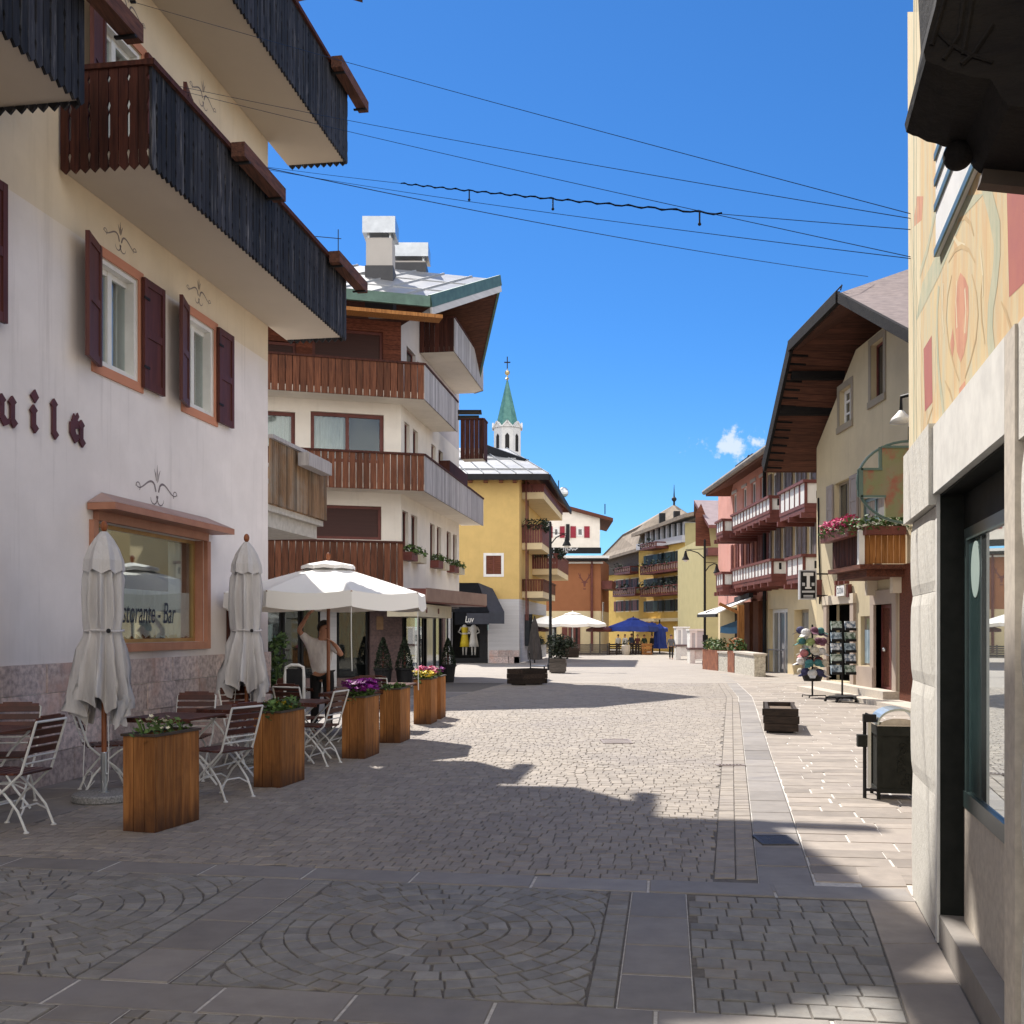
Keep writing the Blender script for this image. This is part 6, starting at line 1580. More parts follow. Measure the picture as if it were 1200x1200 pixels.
# lintel, corner block, posts, panels of stone
m = MB(); D.box(m, uA-.02, uB-.002, -.16, .03, hL, 2.64); m.build('smooth_lintel', m_smoothstone, hD)
def bulged(m, u0, u1, h0, h1, w, d, end=True, nu=8, nh=8):
    """hammered ashlar with a swelling face, also round the corner"""
    f = lambda t: (max(0,1-abs(2*t-1)**2.6))**.5
    G_ = []
    for j in range(nh+1):
        t = j/nh; h = h0+(h1-h0)*t; row = []
        B_ = d*f(t)
        row.append(q(u0-B_*.9-w, -.6, h)); row.append(q(u0-B_*.9-w, -.05, h)); row.append(q(u0-B_*.6-w*.8, w*.6+B_*.55, h))
        for i in range(nu+1):
            s_ = i/nu; ww = w+B_*(f(min(1,(.12+s_*.88)) if s_ > .5 else .5))
            row.append(q(u0+.03+(u1-u0-.03)*s_, ww, h))
        row.append(q(u1, 0, h)); G_.append(row)
    n = len(G_[0]); vs = sum(G_, [])
    m.add(vs, [(j*n+i, j*n+i+1, (j+1)*n+i+1, (j+1)*n+i) for j in range(nh) for i in range(n-1)]+[tuple(range(n-1,-1,-1)), tuple(nh*n+i for i in range(n))])
m = MB(); m.tone = 0
hs_ = [.0,.74,1.30,1.80,2.24]
for k, (a, b) in enumerate(zip(hs_, hs_[1:])): bulged(m, .02, uA-.055, a+.0012, b-.0012, .008, .014 if k else .007)
m.build('hammered_corner_stone', m_palestone, hD, smooth=False)
m = MB(); D.box(m, -.06, uA-.021, -.5, .05, 2.243, 2.66); m.build('corner_block', m_palestone, hD)
m = MB(); D.box(m, uA-.054, uA-.002, -.16, .012, .0, hL-.001); m.build('window_jamb', m_smoothstone, hD)
m = MB(); D.box(m, uB, uB+.16, -.16, .03, hS, 2.64); m.build('stone_post', m_panelstone, hD)
m = MB()
for k, (a, b) in enumerate(zip(hs_, hs_[1:])): bulged(m, uB+.30, uEnd, a+.004, b-.004, .012, .035)
D.box(m, uB+.161, uEnd, -.2, .02, 2.243, 2.64); D.box(m, uB+.161, uB+.2, -.2, -.02, .0, 2.24); m.build('hammered_stone', m_palestone, hD)
hP0, hP1 = D.H(1138,940,-.12), 0
m = MB(); D.box(m, uA+.10, uB-.003, -.2, -.10, hS+.002, .72); m.build('stone_panel', m_panelstone, hD)
m = MB(); D.box(m, uA, uEnd-1, -.2, .002, -.02, hS); m.build('threshold', m_slabs, hD)
m = MB(); D.box(m, uA+.001, uA+.10, -.158, -.115, hS, hL-.001); D.box(m, uA-.001, uA+.004, -.16, -.003, hS+.001, hL-.002); D.box(m, uA+.005, uB-.002, -.158, -.006, hL-.012, hL-.002); D.box(m, uA+.1, uB-.003, -.3, -.115, 2.1, hL-.013); m.build('black_reveal', m_binblack, hD)
# window: dark green frame leaf, glass, oval plate, sill bar
m = MB(); uf = D.U(1160,-.15)
D.box(m, uA+.10, uA+.16, -.15, -.10, .80, 2.04); D.box(m, uA+.10, uB-.003, -.15, -.095, .72, .80); D.box(m, uA+.10, uB-.003, -.15, -.10, 2.04, 2.1)
sw_ = m.build('shop_window', mat('dark_bottle_green_frame', (.05,.075,.072), (.035,.055,.053), rough=.3), hD)
m_dg = mat('dark_teal_leaf', (.030,.055,.055), (.022,.042,.043), rough=.15, spec=.6)
m = MB(); D.box(m, uA+.161, uf, -.14, -.110, .801, 2.039); m.build('green_leaf', m_dg, sw_)
mm_ = bpy.data.materials.new('mirror_like_pane'); mm_.use_nodes = True; b_ = mm_.node_tree.nodes['Principled BSDF']; b_.inputs['Base Color'].default_value = (.62,.68,.68,1); b_.inputs['Metallic'].default_value = .92; b_.inputs['Roughness'].default_value = .012
m = MB(); D.box(m, uf+.001, uB-.003, -.14, -.112, .801, 2.039); m.build('pane', mm_, sw_)
m = MB(); cu, ch = D.P(1143,667,-.108); n = 28
m.add([q(cu+.105*math.cos(2*math.pi*i/n), w, ch+.135*math.sin(2*math.pi*i/n)) for w in (-.107,-.1095) for i in range(n)], [tuple(range(n))]+[(i,i+n,(i+1) % n+n,(i+1) % n) for i in range(n)]); m.build('oval_plate', mat('pale_green_plate', (.42,.52,.48), (.36,.46,.43), rough=.3), sw_)
# louvred shutter seen edge-on under the oriel
m = MB(); us0, us1 = D.U(1101.5), D.U(1101.5)+1.2
D.box(m, us0, us1, .003, .02, 3.5, 5.2); wsh = m.build('window_surround', m_white, hD)
m = MB()
for k in range(4): m.cut(); D.box(m, us0, us1, .021, .03, 3.50+.13*k+(.1 if k else 0), 3.535+.13*k+(.1 if k else 0))
m.build('louvre', m_garnet, wsh)
# blackened carved timber bay that juts from the wall, seen from its near side
uO = (6.2-3.36)/.969; b0_ = D.pt(uO,0,0)
def WH(px, py):
    k = (px-600)/FPX; w = (k*b0_.y-b0_.x)/(D.n.x-k*D.n.y); return w, CAMH+(HOR-py)/FPX*(b0_.y+D.n.y*w)
def bayprism(m, pts, u_near, u_far):
    n = len(pts); A_ = [q(u_near,w,h) for w,h in pts]; B_ = [q(u_far,w,h) for w,h in pts]
    m.add(A_+B_, [tuple(range(n)), tuple(range(2*n-1,n-1,-1))]+[(i,(i+1) % n,(i+1) % n+n,i+n) for i in range(n)])
pr = [WH(*a) for a in ((1206,-160),(1080,-160),(1077,-60),(1076,0),(1079,62),(1072,100),(1064,130),(1060,146),(1062,155),(1070,159),(1075,160),(1086,166),(1096,168),(1106,172),(1128,175),(1140,196),(1148,203),(1206,208))]
m = MB(); bayprism(m, pr, uO+.45, uO); orl = m.build('carved_bay', m_carved, hD)
m = MB()
top_ = WH(1080,-160)[1]; D.box(m, uO, uO+.45, .004, WH(1080,-160)[0], top_+.002, 6.6); m.build('bay_body', m_carved, orl)
wb_, hb_ = WH(1121,187)
m = MB(); m.ball(q(uO+.03,wb_,hb_), .048, 16, 10); m.tube([q(uO+.03,wb_,hb_+.03), q(uO+.03,wb_,hb_+.12)], .025, 8); m.build('pendant_ball', m_carved, orl)
m = MB(); bayprism(m, [WH(1150,203.5),WH(1206,208.5),WH(1206,226),WH(1146,220)], uO+.04, uO-.02); m.build('beam_end', mat('brown_beam', (.085,.065,.05), (.06,.045,.035), rough=.8, scale=4), orl)
m = MB()
for pts in (((1084,-40),(1092,30),(1082,90),(1068,140)),((1100,-20),(1106,60),(1096,130),(1080,155)),((1120,0),(1112,80),(1100,150)),((1090,20),(1086,34),(1092,44),(1098,36)),((1130,120),(1110,150),(1098,160)),((1076,128),(1088,140),(1106,150),(1130,158))):
    m.cut(); m.tube([q(uO+.452,*WH(*a)) for a in pts], .007, 6)
m.build('carving', m_carved, orl)
# roof
m = MB(); m.slab([q(-.4,.5,HD), q(uEnd,.5,HD), q(uEnd,-5,HD+2.2), q(-.4,-5,HD+2.2)], .2); m.slab([q(-.4,-5,HD+2.2), q(uEnd,-5,HD+2.2), q(uEnd,-9.6,HD), q(-.4,-9.6,HD)], .2); m.build('roof', [m_brownroof, m_underwood], hD)
# small white wall lamp on the hidden end wall, seen past the corner
EW = Fr(q(0,0,0)[:2], (.969,-.246), 0)       # runs away from the corner along the end wall (faces up the street)
r = thing('wall_lamp', 'small white shaded lamp peeping past the painted corner', 'lamp', (2.43,6.3,3.0))
c = Vector(((1056-600)/1200*6.75, 6.75, 1.6+(HOR-490)/1200*6.75))
m = MB(); m.lathe([(.075,-.03),(.06,.0),(.03,.03),(.015,.05)], 16, c); m.build('shade', m_white, r, smooth=True)
m = MB(); m.tube([c+Vector((0,0,.05)), c+Vector((0,0,.14)), c+Vector((.25,-.35,.16)), c+Vector((.3,-.62,.1))], .012, 6); m.build('arm', m_black, r)
# hanging round sign: iron ring with a painted board cut to steps
r = thing('hanging_sign', 'round iron ring sign holding a stepped painted board, hung beyond the mural corner', 'sign', (2.8,7.2,2.3))
zc = 7.2; cc = Vector(((1066-600)/1200*zc, zc, 1.6+(HOR-565)/1200*zc)); rr = 47/1200*zc*1.02
ring = [cc+Vector((rr*1.28*math.cos(t),0,rr*math.sin(t))) for t in [2*math.pi*i/40 for i in range(41)]]
m = MB(); m.tube(ring, .010, 6, caps=False); m.build('ring', m_garnet, r)
K = lambda px, py: (cc.x+(px-1066)/1200*zc, cc.z+(565-py)/1200*zc)
pl_ = [K(1033,524),(K(1100,524)),K(1100,606),K(1037,606),K(1037,582),K(1008,582),K(1008,550),K(1033,550)]
m = MB(); n = len(pl_); m.add([(x,zc-.012,z) for x,z in pl_]+[(x,zc+.012,z) for x,z in pl_], [tuple(range(n)), tuple(range(2*n-1,n-1,-1))]+[(i,(i+1) % n,(i+1) % n+n,i+n) for i in range(n)])
m.build('painted_board', mat('mottled_sign_paint', (.22,.19,.13), (.17,.20,.09), scale=5, rough=.7, c3=(.27,.10,.07), s3=6, a3=(.5,.62)), r)
m = MB()
for a, b in zip(pl_[-4:]+[pl_[0]], pl_[-3:]+[pl_[0],pl_[1]]): m.bar((a[0],zc,a[1]), (b[0],zc,b[1]), .04, .016)
a, b = K(1010,549), K(1010,583); m.bar((a[0]-.012,zc-.01,a[1]),(b[0]-.012,zc-.01,b[1]), .03, .02); m.build('board_edge', m_garnet, r)
m = MB(); t = ring[10]; m.tube([cc+Vector((0,0,rr)), cc+Vector((0,0,rr+.1)), Vector((cc.x+.3,6.15-.05,cc.z+rr+.14))], .014, 6); m.build('bracket', m_black, r)
# ================================================================ café furniture
ST = math.atan2(.154, 1)          # street bearing (turn from +Y towards +X)
def turn(a): return -a            # bearing -> rotation about z
# ---- folding chair, local: faces +y, origin on the ground under the seat
ch0 = proto('folding_chair', 'white tubular folding chair with brown slats', 'chair', 'folding chairs on the café terrace')
m = MB(); r_ = .0105
for sx in (-.205,.205):
    m.tube([(sx,-.30,.875),(sx,-.245,.70),(sx,-.17,.47),(sx,-.05,.36),(sx,.08,.25),(sx,.17,.13),(sx,.225,.012)], r_, 7)
m.tube([(-.205,-.30,.875),(.205,-.30,.875)], r_, 7); m.tube([(-.205,-.20,.545),(.205,-.20,.545)], .008, 6); m.tube([(-.205,-.215,.60),(.205,-.215,.60)], .008, 6)
m.tube([(-.205,.15,.16),(-.1,.13,.21),(.1,.13,.21),(.205,.15,.16)], .008, 6)
for sx in (-.205,.205): m.lathe([(.022,0),(.022,.008),(.011,.016)], 8, (sx,.227,0))
m.build('frame', m_whitemetal, ch0)
for sx in (-.185,.185):
    m = MB(); m.tube([(sx,.22,.455),(sx,.10,.40),(sx,-.02,.30),(sx,-.13,.17),(sx,-.20,.012)], r_, 7); m.lathe([(.022,0),(.022,.008),(.011,.016)], 8, (sx,-.202,0))
    if sx > 0: m.tube([(-.185,-.15,.13),(-.08,-.12,.19),(.08,-.12,.19),(.185,-.15,.13)], .008, 6); m.tube([(-.185,.2,.448),(.185,.2,.448)], .008, 6)
    m.build('leg', m_whitemetal, ch0)
m = MB()
for k in range(6):
    m.tone = R.uniform(-1,1); y = -.18+.075*k; m.bbox(-.20,.20,y,y+.06,.452,.47,.004)
m.build('seat', m_slat, ch0)
m = MB()
for k, (h, y) in enumerate(((.645,-.222),(.715,-.246),(.785,-.268),(.855,-.29))):
    m.tone = R.uniform(-1,1); a = Vector((-.2,y+.012,h)); b = Vector((.2,y+.012,h)); m.bar(a,b,.014,.052,(0,-.3,1))
m.tone = .3; m.bar((-.19,-.29,.892),(.19,-.29,.892),.014,.03,(0,-.3,1)); m.bar((-.13,-.293,.912),(.13,-.293,.912),.014,.016,(0,-.3,1))
m.build('backrest', m_slat, ch0)
# ---- table
tb0 = proto('slatted_table', 'brown slatted café table on white crossed legs', 'table', 'slatted tables on the café terrace')
m = MB()
for k in range(9): m.tone = R.uniform(-1,1); x = -.35+.078*k; m.bbox(x,x+.07,-.35,.35,.715,.738,.004)
m.build('tabletop', m_slat, tb0)
m = MB()
for sy in (-.345,.332): m.box(-.352,.353,sy,sy+.013,.690,.7145)
m.build('edge_rail', m_slat, tb0)
for sy in (-.26,.26):
    m = MB(); m.tube([(-.29,sy,.705),(-.10,sy,.52),(.0,sy,.37),(.14,sy,.18),(.29,sy,.012)], .011, 7); m.tube([(.29,sy*.96,.705),(.10,sy*.96,.52),(.0,sy*.96,.37),(-.14,sy*.96,.18),(-.29,sy*.96,.012)], .011, 7)
    m.build('leg', m_whitemetal, tb0)
m = MB(); m.tube([(-.2,-.26,.09),(-.2,.26,.09)], .008, 6); m.cut(); m.tube([(.2,-.26,.09),(.2,.26,.09)], .008, 6); m.cut(); m.tube([(0,-.26,.37),(0,.26,.37)], .008, 6); m.build('stretcher', m_whitemetal, tb0)
PC, PT = Placer(ch0), Placer(tb0)
def W(px, y): return ((px-600)/1200*y, y, g(y))
chairs = [ # px, distance, facing bearing (deg), label
 (20, 8.25, -82, 'folding chair seen from behind, on the open paving before the plain plinth'),
 (8, 9.35, 172, 'folding chair facing outward, its curved top slat against the plain stone plinth'),
 (262, 9.75, -62, 'folding chair between the white-flowered and the yellow-flowered planter, white back frame outward'),
 (222, 11.0, 178, 'folding chair with rounded back against the plinth under the shop window'),
 (122, 10.2, 60, 'folding chair behind the pole of the parasol at the restaurant window'),
 (373, 12.2, -75, 'folding chair between the yellow-flowered and the purple-flowered planter'),
 (291, 12.2, 130, 'folding chair half hidden behind the parasol at the house corner'),
 (326, 14.3, 200, 'folding chair beside the blackboard, near the plant at the corner'),
 (421, 14.9, -15, 'white folding chair tipped up, leaning behind the purple flowers'),
 (447, 15.6, 15, 'folding chair with red slats standing next to the tipped-up chair'),
 (436, 15.0, 160, 'folding chair beside the planter that holds only leaves'),
 (352, 13.2, 25, 'folding chair in front of the waiter'),
]
for px, y, b, lab in chairs: PC(W(px,y), turn(rad(b)), lab)
tables = [ (-22, 8.9, 10, 'slatted table between the two folding chairs before the plain plinth'),
 (208, 10.3, 14, 'slatted table between the white-flowered planter and the plinth'),
 (282, 11.4, 12, 'slatted table under the closed parasol at the house corner'),
 (352, 12.45, 12, 'slatted table in front of the waiter'),
 (330, 14.9, 12, 'slatted table by the corner plant behind the blackboard'),
 (412, 14.2, 10, 'slatted table right behind the purple flowers'),
 (458, 16.4, 8, 'sunlit slatted table behind the leafy planter without flowers')]
for px, y, b, lab in tables: PT(W(px,y), turn(rad(b)), lab)
# ---- planters
pl0 = proto('wooden_planter', 'tall larch planter box', 'planter', 'larch planter boxes along the café terrace')
PWX, PWY, PHH = .30, .60, .775
m = MB()
k = 3
for i in range(k):
    for s_ in (0,1):
        m.tone = R.uniform(-.8,.8); x0 = -PWX/2+PWX*i/k; y0 = -PWY/2 if not s_ else PWY/2-.022
        m.bbox(x0+.002,x0+PWX/k-.002,y0,y0+.022,.0,PHH-.02,.003)
k = 5
for i in range(k):
    for s_ in (0,1):
        m.tone = R.uniform(-.8,.8)+.4; y0 = -PWY/2+.0225+(PWY-.045)*i/k; x0 = -PWX/2-.001 if not s_ else PWX/2-.021  # long sides toned lighter, as if lit from the sunny street
        m.bbox(x0,x0+.022,y0+.002,y0+(PWY-.045)/k-.002,.0,PHH-.02,.004)
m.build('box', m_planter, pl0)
m = MB(); 
for a in ((-PWX/2-.012,PWX/2+.012,-PWY/2-.012,-PWY/2+.03),(-PWX/2-.012,PWX/2+.012,PWY/2-.03,PWY/2+.012),(-PWX/2-.012,-PWX/2+.03,-PWY/2+.0305,PWY/2-.0305),(PWX/2-.03,PWX/2+.012,-PWY/2+.0305,PWY/2-.0305)): m.box(*a,PHH-.019,PHH)
m.build('rim', mat('dark_planter_rim', (.06,.04,.03), (.04,.028,.02), rough=.6), pl0)
m = MB(); m.box(-PWX/2+.024,PWX/2-.024,-PWY/2+.024,PWY/2-.024,PHH-.08,PHH-.04); m.build('soil', m_soil, pl0)
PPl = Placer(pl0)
def planter(px, py, lab, rz, flo, hgt=.10, dens=1.0, ff=60):
    p = G(px,py)      # near right-hand corner on the ground
    th = turn(rad(rz)); c, s_ = math.cos(th), math.sin(th)
    off = Vector((-PWX/2*c-PWY/2*s_, -PWX/2*s_+PWY/2*c))
    o = PPl((p.x+off.x, p.y+off.y, g(p.y)), th, lab)
    rr = random.Random(px)
    q_ = proto('planter_flowers', flo[2], 'flowers'); q_.location = (p.x+off.x, p.y+off.y, g(p.y)+PHH-.04); q_.rotation_euler = (0,0,th)
    m = MB()
    for k in range(7): leaves(m, (rr.uniform(-.07,.07), -.25+.5*k/6, hgt*.5), .12, int(60*dens), .035, (.9,1,hgt/.12), rr)
    for k in range(18):   # upright blades
        x, y = rr.uniform(-.11,.11), rr.uniform(-.26,.26); h = hgt*rr.uniform(.8,1.7); dx, dy = rr.uniform(-.06,.06), rr.uniform(-.06,.06)
        m.tone = rr.uniform(-1,1); m.add([(x-.008,y,0),(x+.008,y,0),(x+dx*.5+.005,y+dy*.5,h*.7),(x+dx,y+dy,h)], [(0,1,2),(0,2,3)])
    m.build('leaves', m_leaf, q_)
    for mt, n, z, sp, nm in flo[0]:
        m = MB()
        for k in range(n):
            x, y, zz = rr.uniform(-.16,.16), rr.uniform(*sp), z*rr.uniform(.6,1.35); m.tone = rr.uniform(-1,1); s2 = flo[1]*rr.uniform(.7,1.2)
            tl = Vector((rr.uniform(-.6,.6),rr.uniform(-.6,.6),1)).normalized(); a = tl.cross(Vector((0,1,.1))).normalized(); b = a.cross(tl)
            c_ = Vector((x,y,zz)); P5 = [c_+(a*math.cos(t)+b*math.sin(t))*s2*(1 if i % 2 == 0 else .62)+tl*(.006 if i % 2 == 0 else 0) for i, t in enumerate([2*math.pi*j/10 for j in range(10)])]
            m.add([c_-tl*.004]+P5, [(0,1+i,1+(i+1) % 10) for i in range(10)])
        m.build(nm, mt, q_)
    return o
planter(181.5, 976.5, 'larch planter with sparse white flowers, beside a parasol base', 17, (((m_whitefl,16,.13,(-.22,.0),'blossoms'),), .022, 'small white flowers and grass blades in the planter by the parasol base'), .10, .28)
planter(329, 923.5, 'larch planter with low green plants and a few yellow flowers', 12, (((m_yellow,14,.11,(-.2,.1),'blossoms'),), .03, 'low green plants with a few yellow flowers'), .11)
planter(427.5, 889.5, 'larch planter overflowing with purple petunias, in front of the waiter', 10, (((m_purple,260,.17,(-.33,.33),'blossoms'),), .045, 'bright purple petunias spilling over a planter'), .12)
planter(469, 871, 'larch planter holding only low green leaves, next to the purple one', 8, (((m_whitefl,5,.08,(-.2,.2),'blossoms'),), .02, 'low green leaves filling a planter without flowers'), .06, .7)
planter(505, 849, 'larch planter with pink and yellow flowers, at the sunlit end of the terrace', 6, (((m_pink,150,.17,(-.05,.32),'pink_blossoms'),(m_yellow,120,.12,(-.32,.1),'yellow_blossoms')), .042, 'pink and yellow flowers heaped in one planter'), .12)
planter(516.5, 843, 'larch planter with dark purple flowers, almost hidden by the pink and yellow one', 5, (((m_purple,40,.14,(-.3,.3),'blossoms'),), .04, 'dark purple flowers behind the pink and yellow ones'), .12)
# ---- closed parasols
def closed_parasol(px, py, lab, seed, H=2.52, flare=.265):
    p = G(px,py); r = thing('closed_parasol', lab, 'parasol', (p.x,p.y,0)); rr = random.Random(seed)
    nf = 10; ph = rr.random()*6; k1 = rr.random()*6
    def mod(rad_, z, th, i):
        t = max(0,min(1,(H-z)/(H-.85)))
        fold = 1-2*abs(math.sin((nf*th+ph+.7*math.sin(3*t+k1)+.5*math.sin(2*th+k1))/2))**.8
        amp = (.19+.22*t) if z < H-.38 else .12
        if 1.52 < z < 1.66: amp *= .5
        e = 1+.14*math.cos(th-k1)*t+.10*math.cos(2*th+k1)*t+.04*math.sin(9*z+2*th)+.025*math.sin(23*z+3*th+k1)
        rr_ = rad_*e*(1+amp*fold-.10*abs(math.sin(nf*th/2+ph)))
        return (rr_, z+(.10*math.cos(th*2+k1)+.06*math.cos(nf*th+ph))*max(0,t-.75)*4)
    prof = [(.03,H-.03),(.075,H-.09),(.12,H-.18),(.16,H-.30),(.168,H-.37),(.170,H-.44),(.180,H-.6),(.182,H-.78),(.178,1.64),(.168,1.59),(.175,1.54),(.198,1.42),(.222,1.25),(flare*.93,1.08),(flare*1.0,.93),(flare*.99,.84)]
    n = 120
    m = MB(); vs = []
    for i, (a, z) in enumerate(prof):
        for j in range(n):
            th = 2*math.pi*j/n; rz = mod(a, z, th, i); vs.append((p.x+rz[0]*math.cos(th), p.y+rz[0]*math.sin(th), rz[1]))
    m.add(vs, [(i*n+j, (i+1)*n+j, (i+1)*n+(j+1) % n, i*n+(j+1) % n) for i in range(len(prof)-1) for j in range(n)])
    # underside going back up inside
    L_ = len(prof)-1; vs2 = [(p.x+(v[0]-p.x)*.6, p.y+(v[1]-p.y)*.6, v[2]+.28) for v in vs[L_*n:]]
    m.add(vs[L_*n:]+vs2, [(j, n+j, n+(j+1) % n, (j+1) % n) for j in range(n)])
    cl = m.build('canopy', m_cloth, r, smooth=True)
    m = MB()   # vent flap over the top
    nq = 16; pf = [(.032,H-.0),(.088,H-.065),(.140,H-.155),(.186,H-.27),(.196,H-.365)]; vs = []
    for i, (a, z) in enumerate(pf):
        for j in range(nq):
            th = 2*math.pi*j/nq+ph; f = (1.0 if j % 2 == 0 else .90-.02*i)*(1+.06*math.cos(2*th+k1)); vs.append((p.x+a*f*math.cos(th), p.y+a*f*math.sin(th), z-(.03*(j % 2)*(i == 4))+rr.uniform(-.006,.006)*(i > 0)))
    m.add(vs, [(i*nq+j, (i+1)*nq+j, (i+1)*nq+(j+1) % nq, i*nq+(j+1) % nq) for i in range(4) for j in range(nq)]); m.build('vent_flap', m_cloth, cl)
    m = MB()   # hanging loose corner of cloth
    for s_, a0 in ((1,-.4),(-1,1.4)):
        m.cut()
        pts = []
        for i in range(7):
            for j in range(5):
                th = a0+s_*(j-2)*.16; z = 1.0-.045*i-.03*abs(j-2)*rr.uniform(.6,1.3); ra = flare*(.95-.03*i)+.02*math.sin(j*2.1+i); pts.append((p.x+ra*math.cos(th), p.y+ra*math.sin(th), z))
        m.add(pts, [(i*5+j,i*5+j+1,i*5+6+j,i*5+5+j) for i in range(6) for j in range(4)])
    m.build('loose_corner', m_cloth, cl, smooth=True)
    m = MB(); m.tube([(p.x+.172*math.cos(t),p.y+.172*math.sin(t),1.59+.006*math.sin(3*t)) for t in [2*math.pi*i/24 for i in range(25)]], .012, 6, caps=False); tie = m.build('tie_strap', m_cloth, cl)
    m = MB(); m.ball((p.x+.10,p.y-.15,1.59), .022, 8, 5); m.build('toggle', m_black, tie)
    m = MB(); m.tube([(p.x,p.y,.42),(p.x,p.y,H)], .024, 12); m.ball((p.x,p.y,H+.05), .035, 10, 7, (1,1,1.5)); m.build('pole', m_polewood, r)
    m = MB(); m.lathe([(.27,0),(.285,.015),(.285,.06),(.27,.075),(.05,.078)], 28, (p.x,p.y,0)); m.build('stone_base', m_granite, r, smooth=False)
    m = MB(); m.lathe([(.05,.077),(.05,.085),(.031,.09),(.031,.45),(.028,.455)], 14, (p.x,p.y,0)); m.ball((p.x+.035,p.y-.02,.25), .014, 8, 5); m.build('base_tube', m_steel, r)
    m = MB()   # pull cords hanging in loops
    for sg, a in ((-1,.12),(1,.06)):
        m.cut()
        m.tube([(p.x+sg*a*.9,p.y-.05,.95),(p.x+sg*a*1.25,p.y-.08,.55),(p.x+sg*a*1.3,p.y-.1,.2),(p.x+sg*a*.9,p.y-.12,.12),(p.x+sg*a*.4,p.y-.1,.2)], .0035, 5)
    m.build('cord', m_whitemetal, r)
closed_parasol(122, 938, 'closed off-white parasol tied in front of the restaurant window', 3, 2.52)
closed_parasol(289, 893, 'closed off-white parasol in front of the house corner, by the open one', 11, 2.66, flare=.275)
# ---- open white parasol
def open_parasol(c, R_, hEdge, hTop, val, rot, lab, mc, mp, pole_r=.026, n=8, vent=True, name='open_parasol', base_=True, cords=()):
    r = thing(name, lab, 'parasol', (c[0],c[1],g(c[1]))); z0 = 0
    m = MB(); ax = [(c[0]+R_*math.cos(rot+2*math.pi*i/n), c[1]+R_*math.sin(rot+2*math.pi*i/n)) for i in range(n)]
    K_ = 5; S_ = 6
    def prof_pt(i, t, s_):   # i panel, t along the edge, s from apex to rim, slight sag between ribs
        a, b = ax[i], ax[(i+1) % n]; x, y = a[0]+(b[0]-a[0])*t, a[1]+(b[1]-a[1])*t
        sag = math.sin(math.pi*t)*.05*s_*R_
        z = hTop+(hEdge-hTop)*(s_**1.08)-sag*.6
        return (c[0]+(x-c[0])*s_, c[1]+(y-c[1])*s_, z)
    for i in range(n):
        G_ = [[prof_pt(i, k/K_, .1+.9*j/S_) for k in range(K_+1)] for j in range(S_+1)]
        vs = sum(G_, []); m.add(vs, [(j*(K_+1)+k, j*(K_+1)+k+1, (j+1)*(K_+1)+k+1, (j+1)*(K_+1)+k) for j in range(S_) for k in range(K_)])
    cn = m.build('canopy', mc, r)
    if val:
        m = MB()
        for i in range(n):
            top = [prof_pt(i, k/K_, 1.0) for k in range(K_+1)]
            bot = [(c[0]+(p[0]-c[0])*1.012, c[1]+(p[1]-c[1])*1.012, p[2]-val*(1+.05*math.sin(7*k+i))) for k, p in enumerate(top)]
            m.add(top+bot, [(k, K_+1+k, K_+2+k, k+1) for k in range(K_)])
        m.build('valance', mc, cn)
    if vent:
        m = MB()
        for i in range(n):
            a, b = prof_pt(i,0,.27), prof_pt(i,1,.27); mm = prof_pt(i,.5,.27); up = .07
            m.add([(c[0],c[1],hTop+.06),(a[0],a[1],a[2]+up),(mm[0],mm[1],mm[2]+up+.035),(b[0],b[1],b[2]+up),(a[0],a[1],a[2]+up-.05),(mm[0],mm[1],mm[2]+up-.02),(b[0],b[1],b[2]+up-.05)], [(0,1,2),(0,2,3),(1,4,5,2),(2,5,6,3)])
        m.build('vent_cap', mc, cn)
    m = MB()
    for i in range(n):
        a = prof_pt(i,0,1.0); m.bar((c[0],c[1],hTop-.05), (a[0],a[1],a[2]-.02), .02, .025)
        mid_ = prof_pt(i,0,.55); m.bar((c[0],c[1],hTop-.55), (mid_[0],mid_[1],mid_[2]-.03), .016, .02)
    m.build('ribs', mp, r)
    m = MB(); m.tube([(c[0],c[1],g(c[1])+.02),(c[0],c[1],hTop+.1)], pole_r, 10); m.build('pole', mp, r)
    m = MB(); m.lathe([(.04,hTop-.62),(.05,hTop-.6),(.05,hTop-.5),(.04,hTop-.48)], 10, (c[0],c[1],0)); m.ball((c[0],c[1],hTop+.12), .035, 8, 6, (1,1,1.4)); m.build('finial', mp, r)
    if base_:
        m = MB(); m.lathe([(.28,0),(.29,.02),(.29,.07),(.27,.08),(.04,.09),(.04,.3)], 24, (c[0],c[1],g(c[1]))); m.build('base', m_granite, r)
    for dx, dy, z1, z2 in cords:
        m = MB(); m.tube([(c[0]+dx,c[1]+dy,z1),(c[0]+dx,c[1]+dy,(z1+z2)/2),(c[0]+dx+.01,c[1]+dy,z2)], .007, 5); m.build('cord', m_whitemetal, r)
    return r
pc = (-2.69, 15.0)
open_parasol(pc, 1.48, 2.13, 2.56, .22, rad(-68), 'open white parasol being set up by the waiter', m_canopy, m_polewood, cords=((.55,-1.37,1.9,1.05),(1.36,-.56,1.85,.75)))
open_parasol(((671-600)/1200*88,88), 3.0, 2.15, 3.1, .25, rad(22), 'white parasol far off before the orange house', m_canopy, m_white, .06)
open_parasol(((742-600)/1200*90,90), 2.2, 1.9, 2.65, .4, rad(30), 'large navy blue parasol far down the street', m_navy, m_black, .06)
open_parasol(((764-600)/1200*92,92), 1.5, 1.75, 2.2, .3, rad(10), 'lower navy blue parasol beside the hanging blue curtain', m_navy, m_black, .05)
open_parasol(((703-600)/1200*90,90), 1.25, 1.65, 2.1, .2, rad(10), 'small dark reddish parasol in the shade before the orange house', m_brownpaint, m_black, .05)
